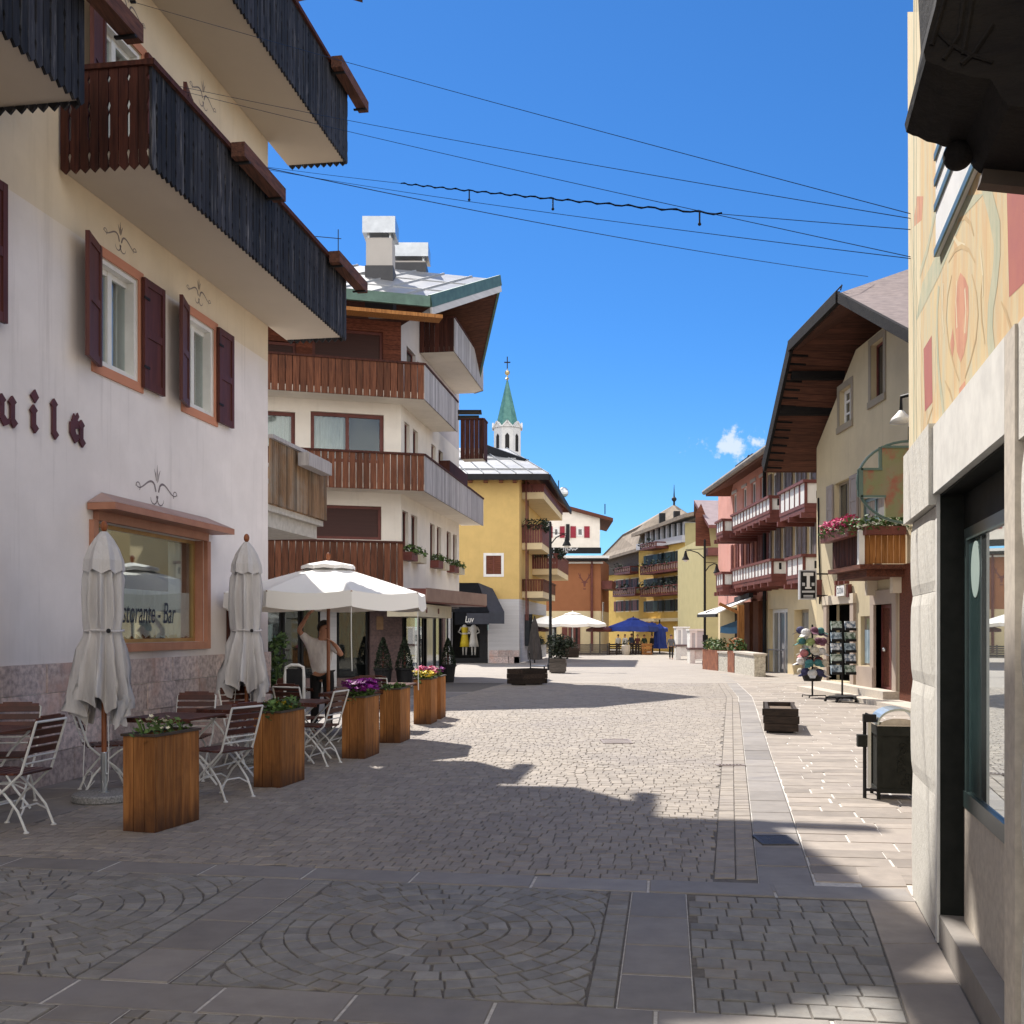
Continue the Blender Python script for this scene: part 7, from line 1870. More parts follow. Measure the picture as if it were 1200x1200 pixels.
open_parasol((11.6,50), 1.5, 1.75, 2.25, .3, rad(10), 'pale blue parasol in the shade under the pink house', mat('sky_blue_canvas', (.10,.25,.42), (.08,.2,.35), rough=.8), m_black, .04)
# hanging navy curtain (folded parasol) at the end of the blue one
p = (((774-600)/1200*90),90.5); r = thing('closed_parasol', 'closed navy blue parasol hanging full length beside the open navy one', 'parasol', (p[0],p[1],g(90)))
m = MB(); m.lathe([(.62,g(90)+.45),(.55,g(90)+.9),(.48,1.2),(.42,1.7),(.2,2.0),(.05,2.15)], 24, (p[0],p[1],0), mod=lambda a,z,th,i: a*(1+.16*math.cos(7*th+i))); m.build('canopy', m_navy, r)
m = MB(); m.tube([(p[0],p[1],g(90)),(p[0],p[1],2.5)], .06, 8); m.build('pole', m_black, r)
p = G(626.5,777); r = thing('closed_parasol', 'closed dark parasol standing by the lamp post', 'parasol', (p.x,p.y,g(p.y)))
kz = p.y/1200; zz = lambda py: 1.6+(HOR-py)*kz
m = MB(); m.lathe([(.42,zz(773)),(.40,zz(762)),(.3,zz(752)),(.24,zz(742)),(.18,zz(732)),(.05,zz(724))], 24, (p.x,p.y,0), mod=lambda a,z,th,i: a*(1+.16*math.cos(7*th+i))); m.build('canopy', mat('greyish_brown_canvas', (.07,.06,.055), (.045,.04,.038), rough=.9), r)
m = MB(); m.tube([(p.x,p.y,g(p.y)),(p.x,p.y,zz(722))], .04, 8); m.build('pole', m_black, r)
# ================================================================ people
def skin_mesh(name, J, E_, mt, parent, sub=2, mats=None, assign=None):
    """one continuous skinned surface through joints J {name:(pos,(rx,ry))} and bones E_"""
    names = list(J); me = bpy.data.meshes.new(name); me.from_pydata([J[n][0] for n in names], [(names.index(a), names.index(b)) for a, b in E_], [])
    ob = bpy.data.objects.new(name, me); COL.objects.link(ob)
    sk = ob.modifiers.new('s', 'SKIN'); sk.use_smooth_shade = True; ss = ob.modifiers.new('u', 'SUBSURF'); ss.levels = sub; ss.render_levels = sub
    for i, n in enumerate(names):
        r = J[n][1]; me.skin_vertices[0].data[i].radius = r if isinstance(r, tuple) else (r, r); me.skin_vertices[0].data[i].use_root = (i == 0)
    dg = bpy.context.evaluated_depsgraph_get(); dg.update(); ev = ob.evaluated_get(dg); nm = bpy.data.meshes.new_from_object(ev)
    bpy.data.objects.remove(ob); bpy.data.meshes.remove(me); nm.name = name
    nm.materials.clear(); 
    for m_ in (mt if isinstance(mt, (list,tuple)) else [mt]): nm.materials.append(m_)
    if assign:
        for p in nm.polygons: p.material_index = assign(p.center)
    nm.polygons.foreach_set('use_smooth', [True]*len(nm.polygons))
    o = bpy.data.objects.new(name, nm); COL.objects.link(o); o.parent = parent; o['_local'] = 1
    return o
def person(label, loc, rz, pose=None, top=None, legs=None, hair=None, sc=1.0, fingers=False, rolled=False, group=None):
    top = top or m_clothgrey; legs = legs or m_trouser; hair = hair or m_hair
    r = proto('person', label, 'person', group)
    V = Vector
    P = dict(pel=(0,0,.95), spn=(0,-.01,1.12), chs=(0,-.01,1.30), nck=(0,.0,1.47), hd0=(0,.02,1.55), hd1=(0,.03,1.64), hd2=(0,.02,1.715),
        shL=(-.17,0,1.40), elL=(-.24,-.02,1.12), wrL=(-.24,.07,.88), haL=(-.24,.10,.80), shR=(.17,0,1.40), elR=(.24,-.02,1.12), wrR=(.24,.07,.88), haR=(.24,.10,.80),
        hpL=(-.09,0,.90), knL=(-.10,.02,.49), anL=(-.10,-.02,.09), toL=(-.11,.12,.03), hpR=(.09,0,.90), knR=(.10,.02,.49), anR=(.10,-.02,.09), toR=(.11,.12,.03))
    if pose: P.update(pose)
    Rr = dict(pel=(.075,.055), spn=(.065,.05), chs=(.08,.055), nck=.055, hd0=(.066,.075), hd1=(.076,.09), hd2=(.058,.066), shL=.046, elL=.042, wrL=(.030,.024), haL=(.038,.018), hpL=.088, knL=.056, anL=.040, toL=(.038,.025))
    for k in list(Rr):
        if k.endswith('L'): Rr[k[:-1]+'R'] = Rr[k]
    J = {k: (P[k], Rr[k]) for k in ['pel','spn','chs','nck','hd0','hd1','hd2','shL','elL','wrL','haL','shR','elR','wrR','haR','hpL','knL','anL','toL','hpR','knR','anR','toR']}
    E_ = [('pel','spn'),('spn','chs'),('chs','nck'),('nck','hd0'),('hd0','hd1'),('hd1','hd2'),('chs','shL'),('shL','elL'),('elL','wrL'),('wrL','haL'),('chs','shR'),('shR','elR'),('elR','wrR'),('wrR','haR'),('pel','hpL'),('hpL','knL'),('knL','anL'),('anL','toL'),('pel','hpR'),('hpR','knR'),('knR','anR'),('anR','toR')]
    for s_ in 'LR':
        h = V(P['ha'+s_]); w = V(P['wr'+s_]); d = (h-w).normalized(); sd = d.cross(V((0,0,1)))
        if sd.length < .1: sd = d.cross(V((1,0,0)))
        sd.normalize(); nn = sd.cross(d)
        if fingers:
            cu = pose.get('curl'+s_, V((0,0,0)))
            for i, (o, l) in enumerate(((-.030,.062),(-.010,.072),(.010,.068),(.029,.052))):
                b = h+sd*o+d*.02; m1 = b+d*l*.55+V(cu)*.35; m2 = m1+d*l*.35+V(cu)*.75
                for nm, p_, rr in (('a',b,.0105),('b',m1,.0095),('c',m2,.0075)): J[f'f{s_}{i}{nm}'] = (p_, rr)
                E_ += [('ha'+s_, f'f{s_}{i}a'), (f'f{s_}{i}a', f'f{s_}{i}b'), (f'f{s_}{i}b', f'f{s_}{i}c')]
            t0 = h-d*.02-sd*.035; t1 = t0-sd*.025+d*.035+V(cu)*.3; J[f't{s_}a'] = (t0,.012); J[f't{s_}b'] = (t1,.009); E_ += [('ha'+s_, f't{s_}a'), (f't{s_}a', f't{s_}b')]
    # face: nose and ears
    h1, h0 = V(P['hd1']), V(P['hd0']); f = V(P.get('look', (0,1,0))).normalized(); sd = f.cross(V((0,0,1))).normalized()
    body = skin_mesh('body', J, E_, m_skin, r)
    m = MB(); c = (h0+h1)/2
    m.ball(c+f*.092+V((0,0,-.005)), .016, 8, 5, (1,1,1.5)); 
    for s_ in (-1,1): m.ball(c+sd*s_*.078-f*.005, .022, 8, 5, (.5,.8,1.3))
    m.build('face_features', m_skin, body, smooth=True)
    m = MB()
    for s_ in (-1,1): m.ball(c+f*.082+sd*s_*.03+V((0,0,.028)), .009, 6, 4)
    m.build('eyes', m_hair, body)
    # hair: cap of the skull, open at the face
    m = MB(); cc = (h1*.45+V(P['hd2'])*.55)-f*.012; n = 14; vs = []; fs = []
    for i in range(8):
        ph = math.pi/2-i*math.pi/2*1.35/7
        for j in range(n):
            th = 2*math.pi*j/n; dd = f*math.cos(th)+sd*math.sin(th); zz_ = math.sin(ph)
            if zz_ < -.05 and math.cos(th) > .2: zz_ = -.05+.15*math.cos(th)
            vs.append(cc+dd*math.cos(ph)*(.101 if math.cos(th) < .3 else .094)+V((0,0,.098*zz_)))
    fs = [(i*n+j,(i+1)*n+j,(i+1)*n+(j+1) % n,i*n+(j+1) % n) for i in range(7) for j in range(n)]
    m.add(vs, fs); m.build('hair', hair, body, smooth=True)
    # shirt
    g_ = 1.13; J2 = {}
    for k in ('pel','spn','chs'): J2[k] = (P[k], {'pel':(.158,.116),'spn':(.155,.112),'chs':(.180,.120)}[k])
    J2['pel'] = (V(P['pel'])+V((0,0,-.02)), (.160,.121))
    J2['nk2'] = (V(P['nck'])-V((0,0,.045)), .066); E2 = [('pel','spn'),('spn','chs'),('chs','nk2')]
    for s_ in 'LR':
        J2['sh'+s_] = (P['sh'+s_], .076)
        cut = .78 if rolled else 1.0
        el = V(P['sh'+s_]).lerp(V(P['el'+s_]), cut); J2['el'+s_] = (el, .056); E2 += [('chs','sh'+s_),('sh'+s_,'el'+s_)]
        if not rolled: J2['wr'+s_] = (V(P['el'+s_]).lerp(V(P['wr'+s_]),.92), .040); E2.append(('el'+s_,'wr'+s_))
    skin_mesh('shirt', {k: J2[k] for k in ['spn']+[x for x in J2 if x != 'spn']}, E2, top, body)
    J3 = {'pel': (V(P['pel'])+V((0,0,.06)), (.152,.114))}; E3 = []
    for s_ in 'LR':
        J3['hp'+s_] = (P['hp'+s_], .104); J3['kn'+s_] = (P['kn'+s_], .070); J3['an'+s_] = (V(P['an'+s_])+V((0,0,.0)), .056); E3 += [('pel','hp'+s_),('hp'+s_,'kn'+s_),('kn'+s_,'an'+s_)]
    skin_mesh('trousers', J3, E3, legs, body)
    for s_ in 'LR':
        a, t = V(P['an'+s_]), V(P['to'+s_]); skin_mesh('shoe', {'a': (V((a.x,a.y-.02,a.z-.045)), (.042,.040)), 'b': ((a+t)/2-V((0,0,.015)), (.046,.036)), 'c': (t+V((0,.0,.004)), (.040,.028))}, [('a','b'),('b','c')], m_shoe, body, sub=1)
    put(r, loc, rz, None, (sc,sc,sc) if sc != 1 else None)
    return r
# the waiter at the pole: left arm up towards the crank, right hand round the pole
wy = 15.22; wx = (377.5-600)/1200*wy
pole = Vector((pc[0]-wx, pc[1]-wy, 0))
px_, py_ = pole.x, pole.y
person('waiter in white shirt and black trousers reaching up beside the open parasol pole', (wx,wy,0), 0,
    pose=dict(pel=(-.02,.02,.96), spn=(-.03,.0,1.13), chs=(-.03,-.02,1.30), nck=(.0,-.03,1.46), hd0=(.035,-.045,1.53), hd1=(.045,-.06,1.61), hd2=(.04,-.055,1.685), look=(.75,-.6,.25),
        shL=(-.19,-.02,1.42), elL=(-.33,-.10,1.59), wrL=(-.17,-.17,1.83), haL=(-.12,-.18,1.88), shR=(.15,-.04,1.38), elR=(.32,-.15,1.22), wrR=(px_+.10,py_+.07,1.36), haR=(px_+.055,py_+.035,1.41), curlL=(.03,0,.0), curlR=(-.035,-.02,.01),
        anL=(-.12,-.02,.09), toL=(-.13,.12,.03), knL=(-.11,.03,.5)),
    top=m_shirtw, legs=m_trouser, fingers=True, rolled=True)
# stroller and the guests under the navy parasol
walk = dict(knL=(-.09,.14,.50), anL=(-.09,.22,.10), toL=(-.10,.35,.05), knR=(.09,.0,.49), anR=(.09,-.25,.12), toR=(.09,-.14,.03), elR=(.25,.05,1.14), wrR=(.23,.2,.95), haR=(.22,.24,.88))
p = G(786.5,773); person('person in grey jacket and dark trousers walking up the sunny street', (p.x,p.y,g(p.y)), rad(170), walk, m_clothgrey, m_trouser)
gs = [(724.5,'guest in pale top and grey trousers behind the short slatted screen',m_clothwhite,m_clothgrey,20),(732.5,'guest in a white top beside the round pale pot',m_clothwhite,m_clothwhite,150),(740,'guest in a blue-grey top under the navy parasol',m_clothblue,m_trouser,200),(747,'guest in a dark red top under the navy parasol',m_clothred,m_trouser,170),(755,'guest in dark green behind the orange crate',m_clothgreen,m_trouser,190),(764,'guest all in black beside the closed navy parasol',m_trouser,m_trouser,120)]
for i, (px, lab, t_, l_, a) in enumerate(gs):
    y = 87.5+R.uniform(0,2); person(lab, ((px-600)/1200*y, y, g(y)), rad(a), None, t_, l_, group='guests under the navy parasol', sc=R.uniform(.95,1.03))

# ================================================================ street furniture
# blackboard with white bow frame
r = thing('menu_blackboard', 'black menu board in a white bow frame among the café chairs', 'sign board', W(345,13.6))
x, y, _ = W(345,13.6); kz = 13.6/1200; zz = lambda py: 1.6+(HOR-py)*kz
m = MB(); wd = 11*kz
pts = [(x-wd,y,.02),(x-wd,y,zz(792)),(x-wd*.9,y+.02,zz(782)),(x-wd*.4,y+.02,zz(779.5)),(x+wd*.4,y+.02,zz(779.5)),(x+wd*.9,y+.02,zz(782)),(x+wd,y,zz(792)),(x+wd,y,.02)]
m.tube(pts, .022, 8); m.build('frame', m_whitemetal, r); m = MB(); m.box(x-wd+.02,x+wd-.02,y-.01,y+.01,.35,zz(784)); m.build('board', m_black, r)
# corner plant in a pot
r = thing('potted_plant', 'tall yellow-green potted plant at the corner of the guest house', 'plant', W(322,16.9)); x, y, _ = W(322,16.9)
m = MB(); m.lathe([(.17,0),(.22,.38),(.24,.40),(.24,.45),(.2,.45),(.2,.40)], 18, (x,y,0)); m.build('pot', m_porphyry, r)
m = MB()
for k in range(16):
    a = R.uniform(0,6.28); l = R.uniform(.6,1.15); sp = R.uniform(.03,.2); b_ = Vector((x,y,.42)); tip = b_+Vector((math.cos(a)*sp*1.4,math.sin(a)*sp*1.4,l)); m.tube([b_, b_.lerp(tip,.5)+Vector((math.cos(a)*.03,math.sin(a)*.03,0)), tip], [.008,.006,.003], 4)
m.build('stems', m_leaf, r)
m = MB()
for k in range(12): leaves(m, (x+R.uniform(-.14,.14),y+R.uniform(-.14,.14),R.uniform(.6,1.45)), .14, 40, .06)
m.build('leaves', m_leaf, r)
# clipped conifers in dark pots
cf = proto('conifer_pot', 'clipped conifer in a dark pot', 'plant', 'clipped conifers before the shops')
m = MB(); m.lathe([(.19,0),(.25,.5),(.27,.52),(.27,.58),(.22,.58)], 16); m.build('pot', m_black, cf)
m = MB(); m.tube([(0,0,.5),(0,0,1.1)], .03, 6); m.build('trunk', m_brownpaint, cf)
m = MB()
for k in range(1500):
    t = R.random(); h = .55+.9*t; ra = .27*math.sin(math.pi*min(1,.25+.75*(1-t)**.8)*.5)*(1-t)**.45; a = R.uniform(0,6.28); rr = ra*R.uniform(.75,1.05)
    c = Vector((rr*math.cos(a), rr*math.sin(a), h)); leaves(m, c, .02, 1, .035)
m.build('foliage', m_conifer, cf)
PCf = Placer(cf)
PCf(W(449,29.2), 0, 'clipped conifer in a dark pot before the maroon stone pillar'); PCf(W(474,29.6), .5, 'clipped conifer in a dark pot at the corner of the shop glazing'); 
c = BS.pt(BS.U(525,.9),.9,0); PCf((c.x,c.y,g(c.y)), 1.1, 'clipped conifer in a dark pot next to the black awning')
# timber troughs
def trough(c, d, L, Wd, Hh, lab, mt, soil=True, n=3, bush=None, name='timber_trough'):
    d = Vector(d).normalized(); nn = Vector((d.y,-d.x)); z = g(c[1]); r = thing(name, lab, 'planter', (c[0],c[1],z))
    P_ = lambda a, b, h: (c[0]+d.x*a+nn.x*b, c[1]+d.y*a+nn.y*b, z+h)
    m = MB()
    for k in range(n):
        h0 = .03+(Hh-.03)*k/n; h1 = .03+(Hh-.03)*(k+1)/n-.003; bl = .014*(k % 2)
        for (a0,a1,b0,b1) in ((-.02,.045,-Wd/2-.02-bl,Wd/2+.02+bl),(L-.045,L+.02,-Wd/2-.02-bl,Wd/2+.02+bl),(.046,L-.046,-Wd/2,-Wd/2+.05),(.046,L-.046,Wd/2-.05,Wd/2)):
            m.tone = R.uniform(-1,1); s_ = .003
            m.hexa([P_(a0,b0,h0+s_),P_(a0,b1,h0+s_),P_(a1,b1,h0+s_),P_(a1,b0,h0+s_),P_(a0,b0,h1),P_(a0,b1,h1),P_(a1,b1,h1),P_(a1,b0,h1)])
    m.build('planks', mt, r)
    m = MB()
    for a0 in (.1, L-.25):
        m.hexa([P_(a0,-Wd/2+.05,0),P_(a0,Wd/2-.05,0),P_(a0+.12,Wd/2-.05,0),P_(a0+.12,-Wd/2+.05,0),P_(a0,-Wd/2+.05,.05),P_(a0,Wd/2-.05,.05),P_(a0+.12,Wd/2-.05,.05),P_(a0+.12,-Wd/2+.05,.05)])
    m.build('foot', m_black, r)
    m = MB(); m.quad(P_(.046,-Wd/2+.05,Hh-.07),P_(.046,Wd/2-.05,Hh-.07),P_(L-.046,Wd/2-.05,Hh-.07),P_(L-.046,-Wd/2+.05,Hh-.07)); m.build('soil', mat('dry_earth', (.19,.14,.10), (.12,.09,.065), scale=22, rough=1, bump=.5) if soil else m_soil, r)
    if bush:
        m = MB()
        for k in range(16): leaves(m, P_(R.uniform(.2,L-.2),R.uniform(-Wd/4,Wd/4),Hh+bush*R.uniform(.05,.8)), .36, 70, .07)
        m.build('shrub', m_conifer, r)
    return r
p0, p1 = G(897.5,859.5), G(933.5,859.5); c = (p0+p1)/2
trough((c.x,c.y), (.235,1), 1.55, (p1-p0).length, .385, 'empty dark timber trough standing alone on the sunlit pavement', m_troughwood)
p = G(603,803); trough((p.x,p.y), (.75,.66), 1.05, .62, .50, 'empty timber trough in the shade in front of the corner house', m_troughwood)
p = G(653,789); trough((p.x,p.y), (.1,1), 1.0, .62, .62, 'square timber trough with a dark shrub beside the lamp post', m_troughgrey, bush=1.0)
p = G(668,770.5); trough((p.x,p.y), (0,1), .8, 1.3, .7, 'dark timber trough before the orange house terrace', m_troughwood, bush=.8)
# metal chair by the trough
p = G(630,796); y = p.y; k = y/1200
r = thing('metal_chair', 'dark metal chair with a pale seat by the lamp post', 'chair', (p.x,y,g(y)))
m = MB(); s_ = 9*k
for sx in (-1,1):
    for sy in (0,1): m.tube([(p.x+sx*s_*.9,y+sy*.5,g(y)),(p.x+sx*s_*.9,y+sy*.5,g(y)+.45)], .02, 6)
m.tube([(p.x-s_*.9,y,g(y)+.45),(p.x-s_*1.1,y-.02,g(y)+.95)], .02, 6); m.tube([(p.x-s_*.9,y+.5,g(y)+.45),(p.x-s_*1.1,y+.5,g(y)+.95)], .02, 6); m.build('frame', m_black, r)
m = MB(); m.box(p.x-s_*.95,p.x+s_*.95,y-.03,y+.53,g(y)+.45,g(y)+.48); m.build('seat', mat('slate_blue_seat', (.16,.19,.23), (.12,.14,.18), rough=.4), r)
m = MB(); m.bar((p.x-s_*1.08,y+.0,g(y)+.82),(p.x-s_*1.08,y+.5,g(y)+.82), .02, .28); m.build('backrest', m_palegrey, r)
# litter bin
z0 = 9.65; bx = (1028-600)/1200*z0
r = thing('litter_bin', 'black cast-iron litter bin with a brushed steel hood beside the painted house', 'litter bin', (bx+.2,z0+.2,0))
kz = z0/1200; zz = lambda py: 1.6+(HOR-py)*kz; bw, bd = .40, .40; e = Vector((.985,-.17,0)); f = Vector((.17,.985,0)); o = Vector((bx,z0,0))
Q_ = lambda a, b, h: o+e*a+f*b+Vector((0,0,h))
def ob(m, a0,a1,b0,b1,h0,h1): m.hexa([Q_(a0,b0,h0),Q_(a1,b0,h0),Q_(a1,b1,h0),Q_(a0,b1,h0),Q_(a0,b0,h1),Q_(a1,b0,h1),Q_(a1,b1,h1),Q_(a0,b1,h1)])
ht = zz(851)
m = MB(); ob(m,.02,bw-.02,.02,bd-.02,.08,ht-.001); ob(m,0,.03,0,.03,0,ht); ob(m,bw-.03,bw,0,.03,0,ht); ob(m,0,.03,bd-.03,bd,0,ht); ob(m,bw-.03,bw,bd-.03,bd,0,ht); ob(m,.031,bw-.031,.004,.03,ht-.09,ht); ob(m,.031,bw-.031,.004,.03,.06,.10); ob(m,.004,.03,.031,bd-.031,ht-.09,ht); ob(m,.004,.03,.031,bd-.031,.06,.1)
m.build('body', m_binblack, r)
m = MB()
for k in range(9):   # raised scroll ornament on the panel
    a = .10+.21*R.random(); h = .16+.52*k/9; m.tube([Q_(a+.04*math.cos(t)*(1-t/9),.017,h+.04*math.sin(t)*(1-t/9)) for t in [i*.7 for i in range(10)]], .006, 5)
m.build('scroll_relief', m_binblack, r)
m = MB(); n = 14; vs = []
for b in (0.0, bd):
    for i in range(n+1):
        t = math.pi*i/n; vs.append(Q_(bw/2-bw*.5*math.cos(t), b, ht+.012+.155*math.sin(t)))
for b in (0.0, bd):
    for i in range(n+1):
        t = math.pi*i/n; vs.append(Q_(bw/2-bw*.46*math.cos(t), b, ht+.012+.135*math.sin(t)))
k = n+1; m.add(vs, [(i,i+1,k+i+1,k+i) for i in range(n)]+[(2*k+i,3*k+i,3*k+i+1,2*k+i+1) for i in range(n)]+[(i,2*k+i,2*k+i+1,i+1) for i in range(n)]+[(k+i,k+i+1,3*k+i+1,3*k+i) for i in range(n)])
m.build('hood', m_binsteel, r, smooth=False)
m = MB(); ob(m,.0,bw,-.0,bd,ht+.001,ht+.011); 
m.add([Q_(bw/2+bw*.42*math.cos(math.pi*i/10),.03,ht+.012+.06*math.sin(math.pi*i/10)) for i in range(11)], [tuple(range(11))]); m.build('rim_plate', m_panelstone, r)
m = MB(); m.tube([Q_(-.10,.08,0),Q_(-.10,.08,zz(838))], .018, 8); m.tube([Q_(-.10,.08,zz(838)),Q_(-.02,.06,zz(842))], .02, 8); m.tube([Q_(-.1,.08,.08),Q_(.02,.06,.08)], .015, 6); ob(m,-.115,.0,.04,.12,zz(847),zz(838)); m.build('post', m_black, r)
m = MB(); ob(m,-.17,-.085,.02,.12,zz(876),zz(862)); m.build('ashtray', m_binblack, r)
m = MB(); ob(m,-.075,-.045,.06,.10,.1,zz(845)); m.build('side_rail', m_steel, r)
# racks of the souvenir shop
p = G(952,817.5); r = thing('cap_rack', 'rotating rack hung with colourful caps and hats outside the souvenir shop', 'display rack', (p.x,p.y,g(p.y))); x, y, z = p
m = MB(); m.tube([(x,y,z+.03),(x,y,z+1.75)], .022, 8)
for a in (0,2.1,4.2): m.tube([(x,y,z+.05),(x+.32*math.cos(a),y+.32*math.sin(a),z+.05),(x+.32*math.cos(a),y+.32*math.sin(a),z)], .014, 6)
for h in (.62,.95,1.28,1.58):
    for a in range(6): m.tube([(x,y,z+h),(x+.24*math.cos(a*1.05),y+.24*math.sin(a*1.05),z+h+.03)], .007, 5)
m.build('stand', m_black, r)
cm = [mat('cap_'+n, c, tuple(q*.8 for q in c), rough=.8) for n, c in (('rose',(.45,.17,.17)),('cream',(.62,.56,.45)),('plum',(.16,.06,.10)),('teal',(.06,.20,.20)),('white',(.68,.66,.64)),('navy',(.05,.05,.12)),('lime',(.30,.36,.14)))]
for k in range(35):
    lev = k // 7; a = (k % 7)*.9+lev*.5+R.uniform(-.1,.1); h = (.62,.86,1.10,1.34,1.58)[lev]+R.uniform(-.04,.04); rr = R.uniform(.2,.29); c = Vector((x+rr*math.cos(a), y+rr*math.sin(a), z+h))
    m = MB(); s_ = R.uniform(.085,.12); m.ball(c, s_, 10, 6, (1,1,.85)); d = Vector((math.cos(a),math.sin(a),-.5)); b_ = c+d*s_*.8; t = Vector((-math.sin(a),math.cos(a),0)); m.slab([b_-t*.09-d*.05, b_+t*.09-d*.05, b_+t*.06+d*.1, b_-t*.06+d*.1], .01); m.build('cap', R.choice(cm), r, smooth=False)
m = MB(); m.lathe([(.20,z+.40),(.26,z+.55),(.22,z+.60)], 14, (x,y,0)); m.build('basket', m_black, r)
p = G(987,822.5); r = thing('postcard_rack', 'black revolving postcard rack on castors before the souvenir shop door', 'display rack', (p.x,p.y,g(p.y))); x, y, z = p
m = MB(); m.tube([(x,y,z+.06),(x,y,z+1.75)], .022, 8)
for a in range(5):
    t = a*1.257+.3; e_ = (x+.36*math.cos(t), y+.36*math.sin(t)); m.tube([(x,y,z+.11),(e_[0],e_[1],z+.09)], .03, 6); m.ball((e_[0],e_[1],z+.035), .035, 8, 5)
m.lathe([(.30,.09),(.30,.13),(.05,.15)], 16, (x,y,z)); m.build('stand', m_black, r)
mc_ = [mat('card_'+n, c1, c2, scale=14, rough=.4, detail=4, lo=.42, hi=.58) for n, c1, c2 in (('alpine',(.55,.66,.74),(.10,.15,.20)),('meadow',(.52,.60,.55),(.08,.13,.09)),('snow',(.75,.78,.80),(.12,.17,.24)))]
for lev in range(5):
    for sg in (-1,1):
        m = MB(); h = z+.62+.245*lev; c = Vector((x+sg*.155, y-.12, h)); m.hexa([c+Vector((-.115,0,0)),c+Vector((.115,0,0)),c+Vector((.115,.06,0)),c+Vector((-.115,.06,0)),c+Vector((-.115,.05,.20)),c+Vector((.115,.05,.20)),c+Vector((.115,.11,.20)),c+Vector((-.115,.11,.20))]); pk = m.build('card_pocket', mc_[(lev+(sg > 0)) % 3], r)
        m = MB(); m.box(c.x-.12,c.x+.12,c.y-.012,c.y-.002,c.z-.01,c.z+.05); m.build('pocket_lip', m_black, pk)
# tobacconist sign
sy = 27.2; r = thing('tobacconist_sign', 'black sign with a big white T hanging out at the corner of the souvenir house', 'sign', ((947-600)/1200*sy,sy,3))
K = lambda px, py: ((px-600)/1200*sy, 1.6+(HOR-py)/1200*sy)
x0, z1 = K(937,668); x1, z0 = K(957,702.5)
m = MB(); m.box(x0,x1,sy,sy+.14,z0,z1); m.build('case', m_palegrey, r)
m = MB(); m.box(x0+.035,x1-.035,sy-.012,sy-.001,z0+.035,z1-.035); fc = m.build('face', m_black, r)
m = MB(); yq = sy-.022; w_ = x1-x0; h_ = z1-z0
for a,b,c,d in ((.20,.80,.80,.91),(.41,.59,.42,.80),(.32,.68,.36,.42)): m.box(x0+w_*a,x0+w_*b,yq,yq+.009,z0+h_*c,z0+h_*d)
m.build('white_letter', m_white, fc)
m = MB()
for a,b,c,d in ((.13,.87,.23,.30),(.22,.78,.115,.15),(.22,.78,.07,.10),(.14,.30,.46,.57),(.70,.86,.46,.57)): m.box(x0+w_*a,x0+w_*b,yq,yq+.009,z0+h_*c,z0+h_*d)
m.build('small_print', m_palegrey, fc)
m = MB(); m.bar((x1,sy+.07,z1-.1),(8.42,sy+.07,z1-.1),.04,.04); m.bar((x1,sy+.07,z0+.1),(8.42,sy+.07,z0+.1),.04,.04); m.build('bracket', m_black, r)
# thin railing before the cream house
p = G(919,789); r = thing('handrail', 'thin metal railing beside the step before the cream house', 'railing', (p.x,p.y,g(p.y)))
m = MB()
for dy in (0,2.6): m.tube([(p.x+.2*dy*.0,p.y+dy,g(p.y)),(p.x,p.y+dy,g(p.y)+.95)], .025, 6)
m.tube([(p.x,p.y,g(p.y)+.95),(p.x,p.y+2.6,g(p.y)+.95)], .025, 6); m.build('rail', m_greywood, r)
# street lamps
def street_lamp(base_, top_py, side, lab, off, narm=2):
    x, y, z = base_; k = y/1200; H = lambda py: 1.6+(HOR-py)*k; r = thing('street_lamp', lab, 'street lamp', base_); ht = H(top_py)
    m = MB(); m.lathe([(.14,0),(.15,.25),(.10,.35),(.09,.9),(.07,1.0),(.06,ht-z-.1),(.04,ht-z)], 12, (x,y,z)); m.build('post', m_black, r)
    for sg, l, hh_ in ((side,off,ht-.62),(-side,off*.62,ht-1.35))[:narm]:
        m = MB(); m.tube([(x,y,hh_-.45),(x+sg*l*.35,y,hh_-.12),(x+sg*l*.75,y,hh_+.02),(x+sg*l,y,hh_-.02)], .03, 6); m.tube([(x,y,hh_+.1),(x+sg*l,y,hh_+.06)], .018, 5); a = m.build('arm', m_black, r)
        m = MB(); c = (x+sg*l,y,hh_-.5); m.lathe([(.20,.0),(.19,.05),(.11,.2),(.08,.34),(.05,.46),(.03,.5)], 14, c); m.build('lamp_shade', m_black, a)
        m = MB(); m.lathe([(.05,-.10),(.12,-.05),(.14,-.01)], 12, c); m.build('lamp_glass', m_white, a)
    m = MB(); m.box(x-.14,x+.14,y-.14,y-.09,H(752),H(744)); m.build('small_plate', m_black, r)
p = G(645,785.5); street_lamp((p.x,p.y,g(p.y)), 611, 1, 'slim black street lamp at the corner of the ochre house', .75, 1)
p = G(826,780); street_lamp((p.x,p.y,g(p.y)), 632, -1, 'slim black street lamp in front of the pale stone pillars', 1.05)
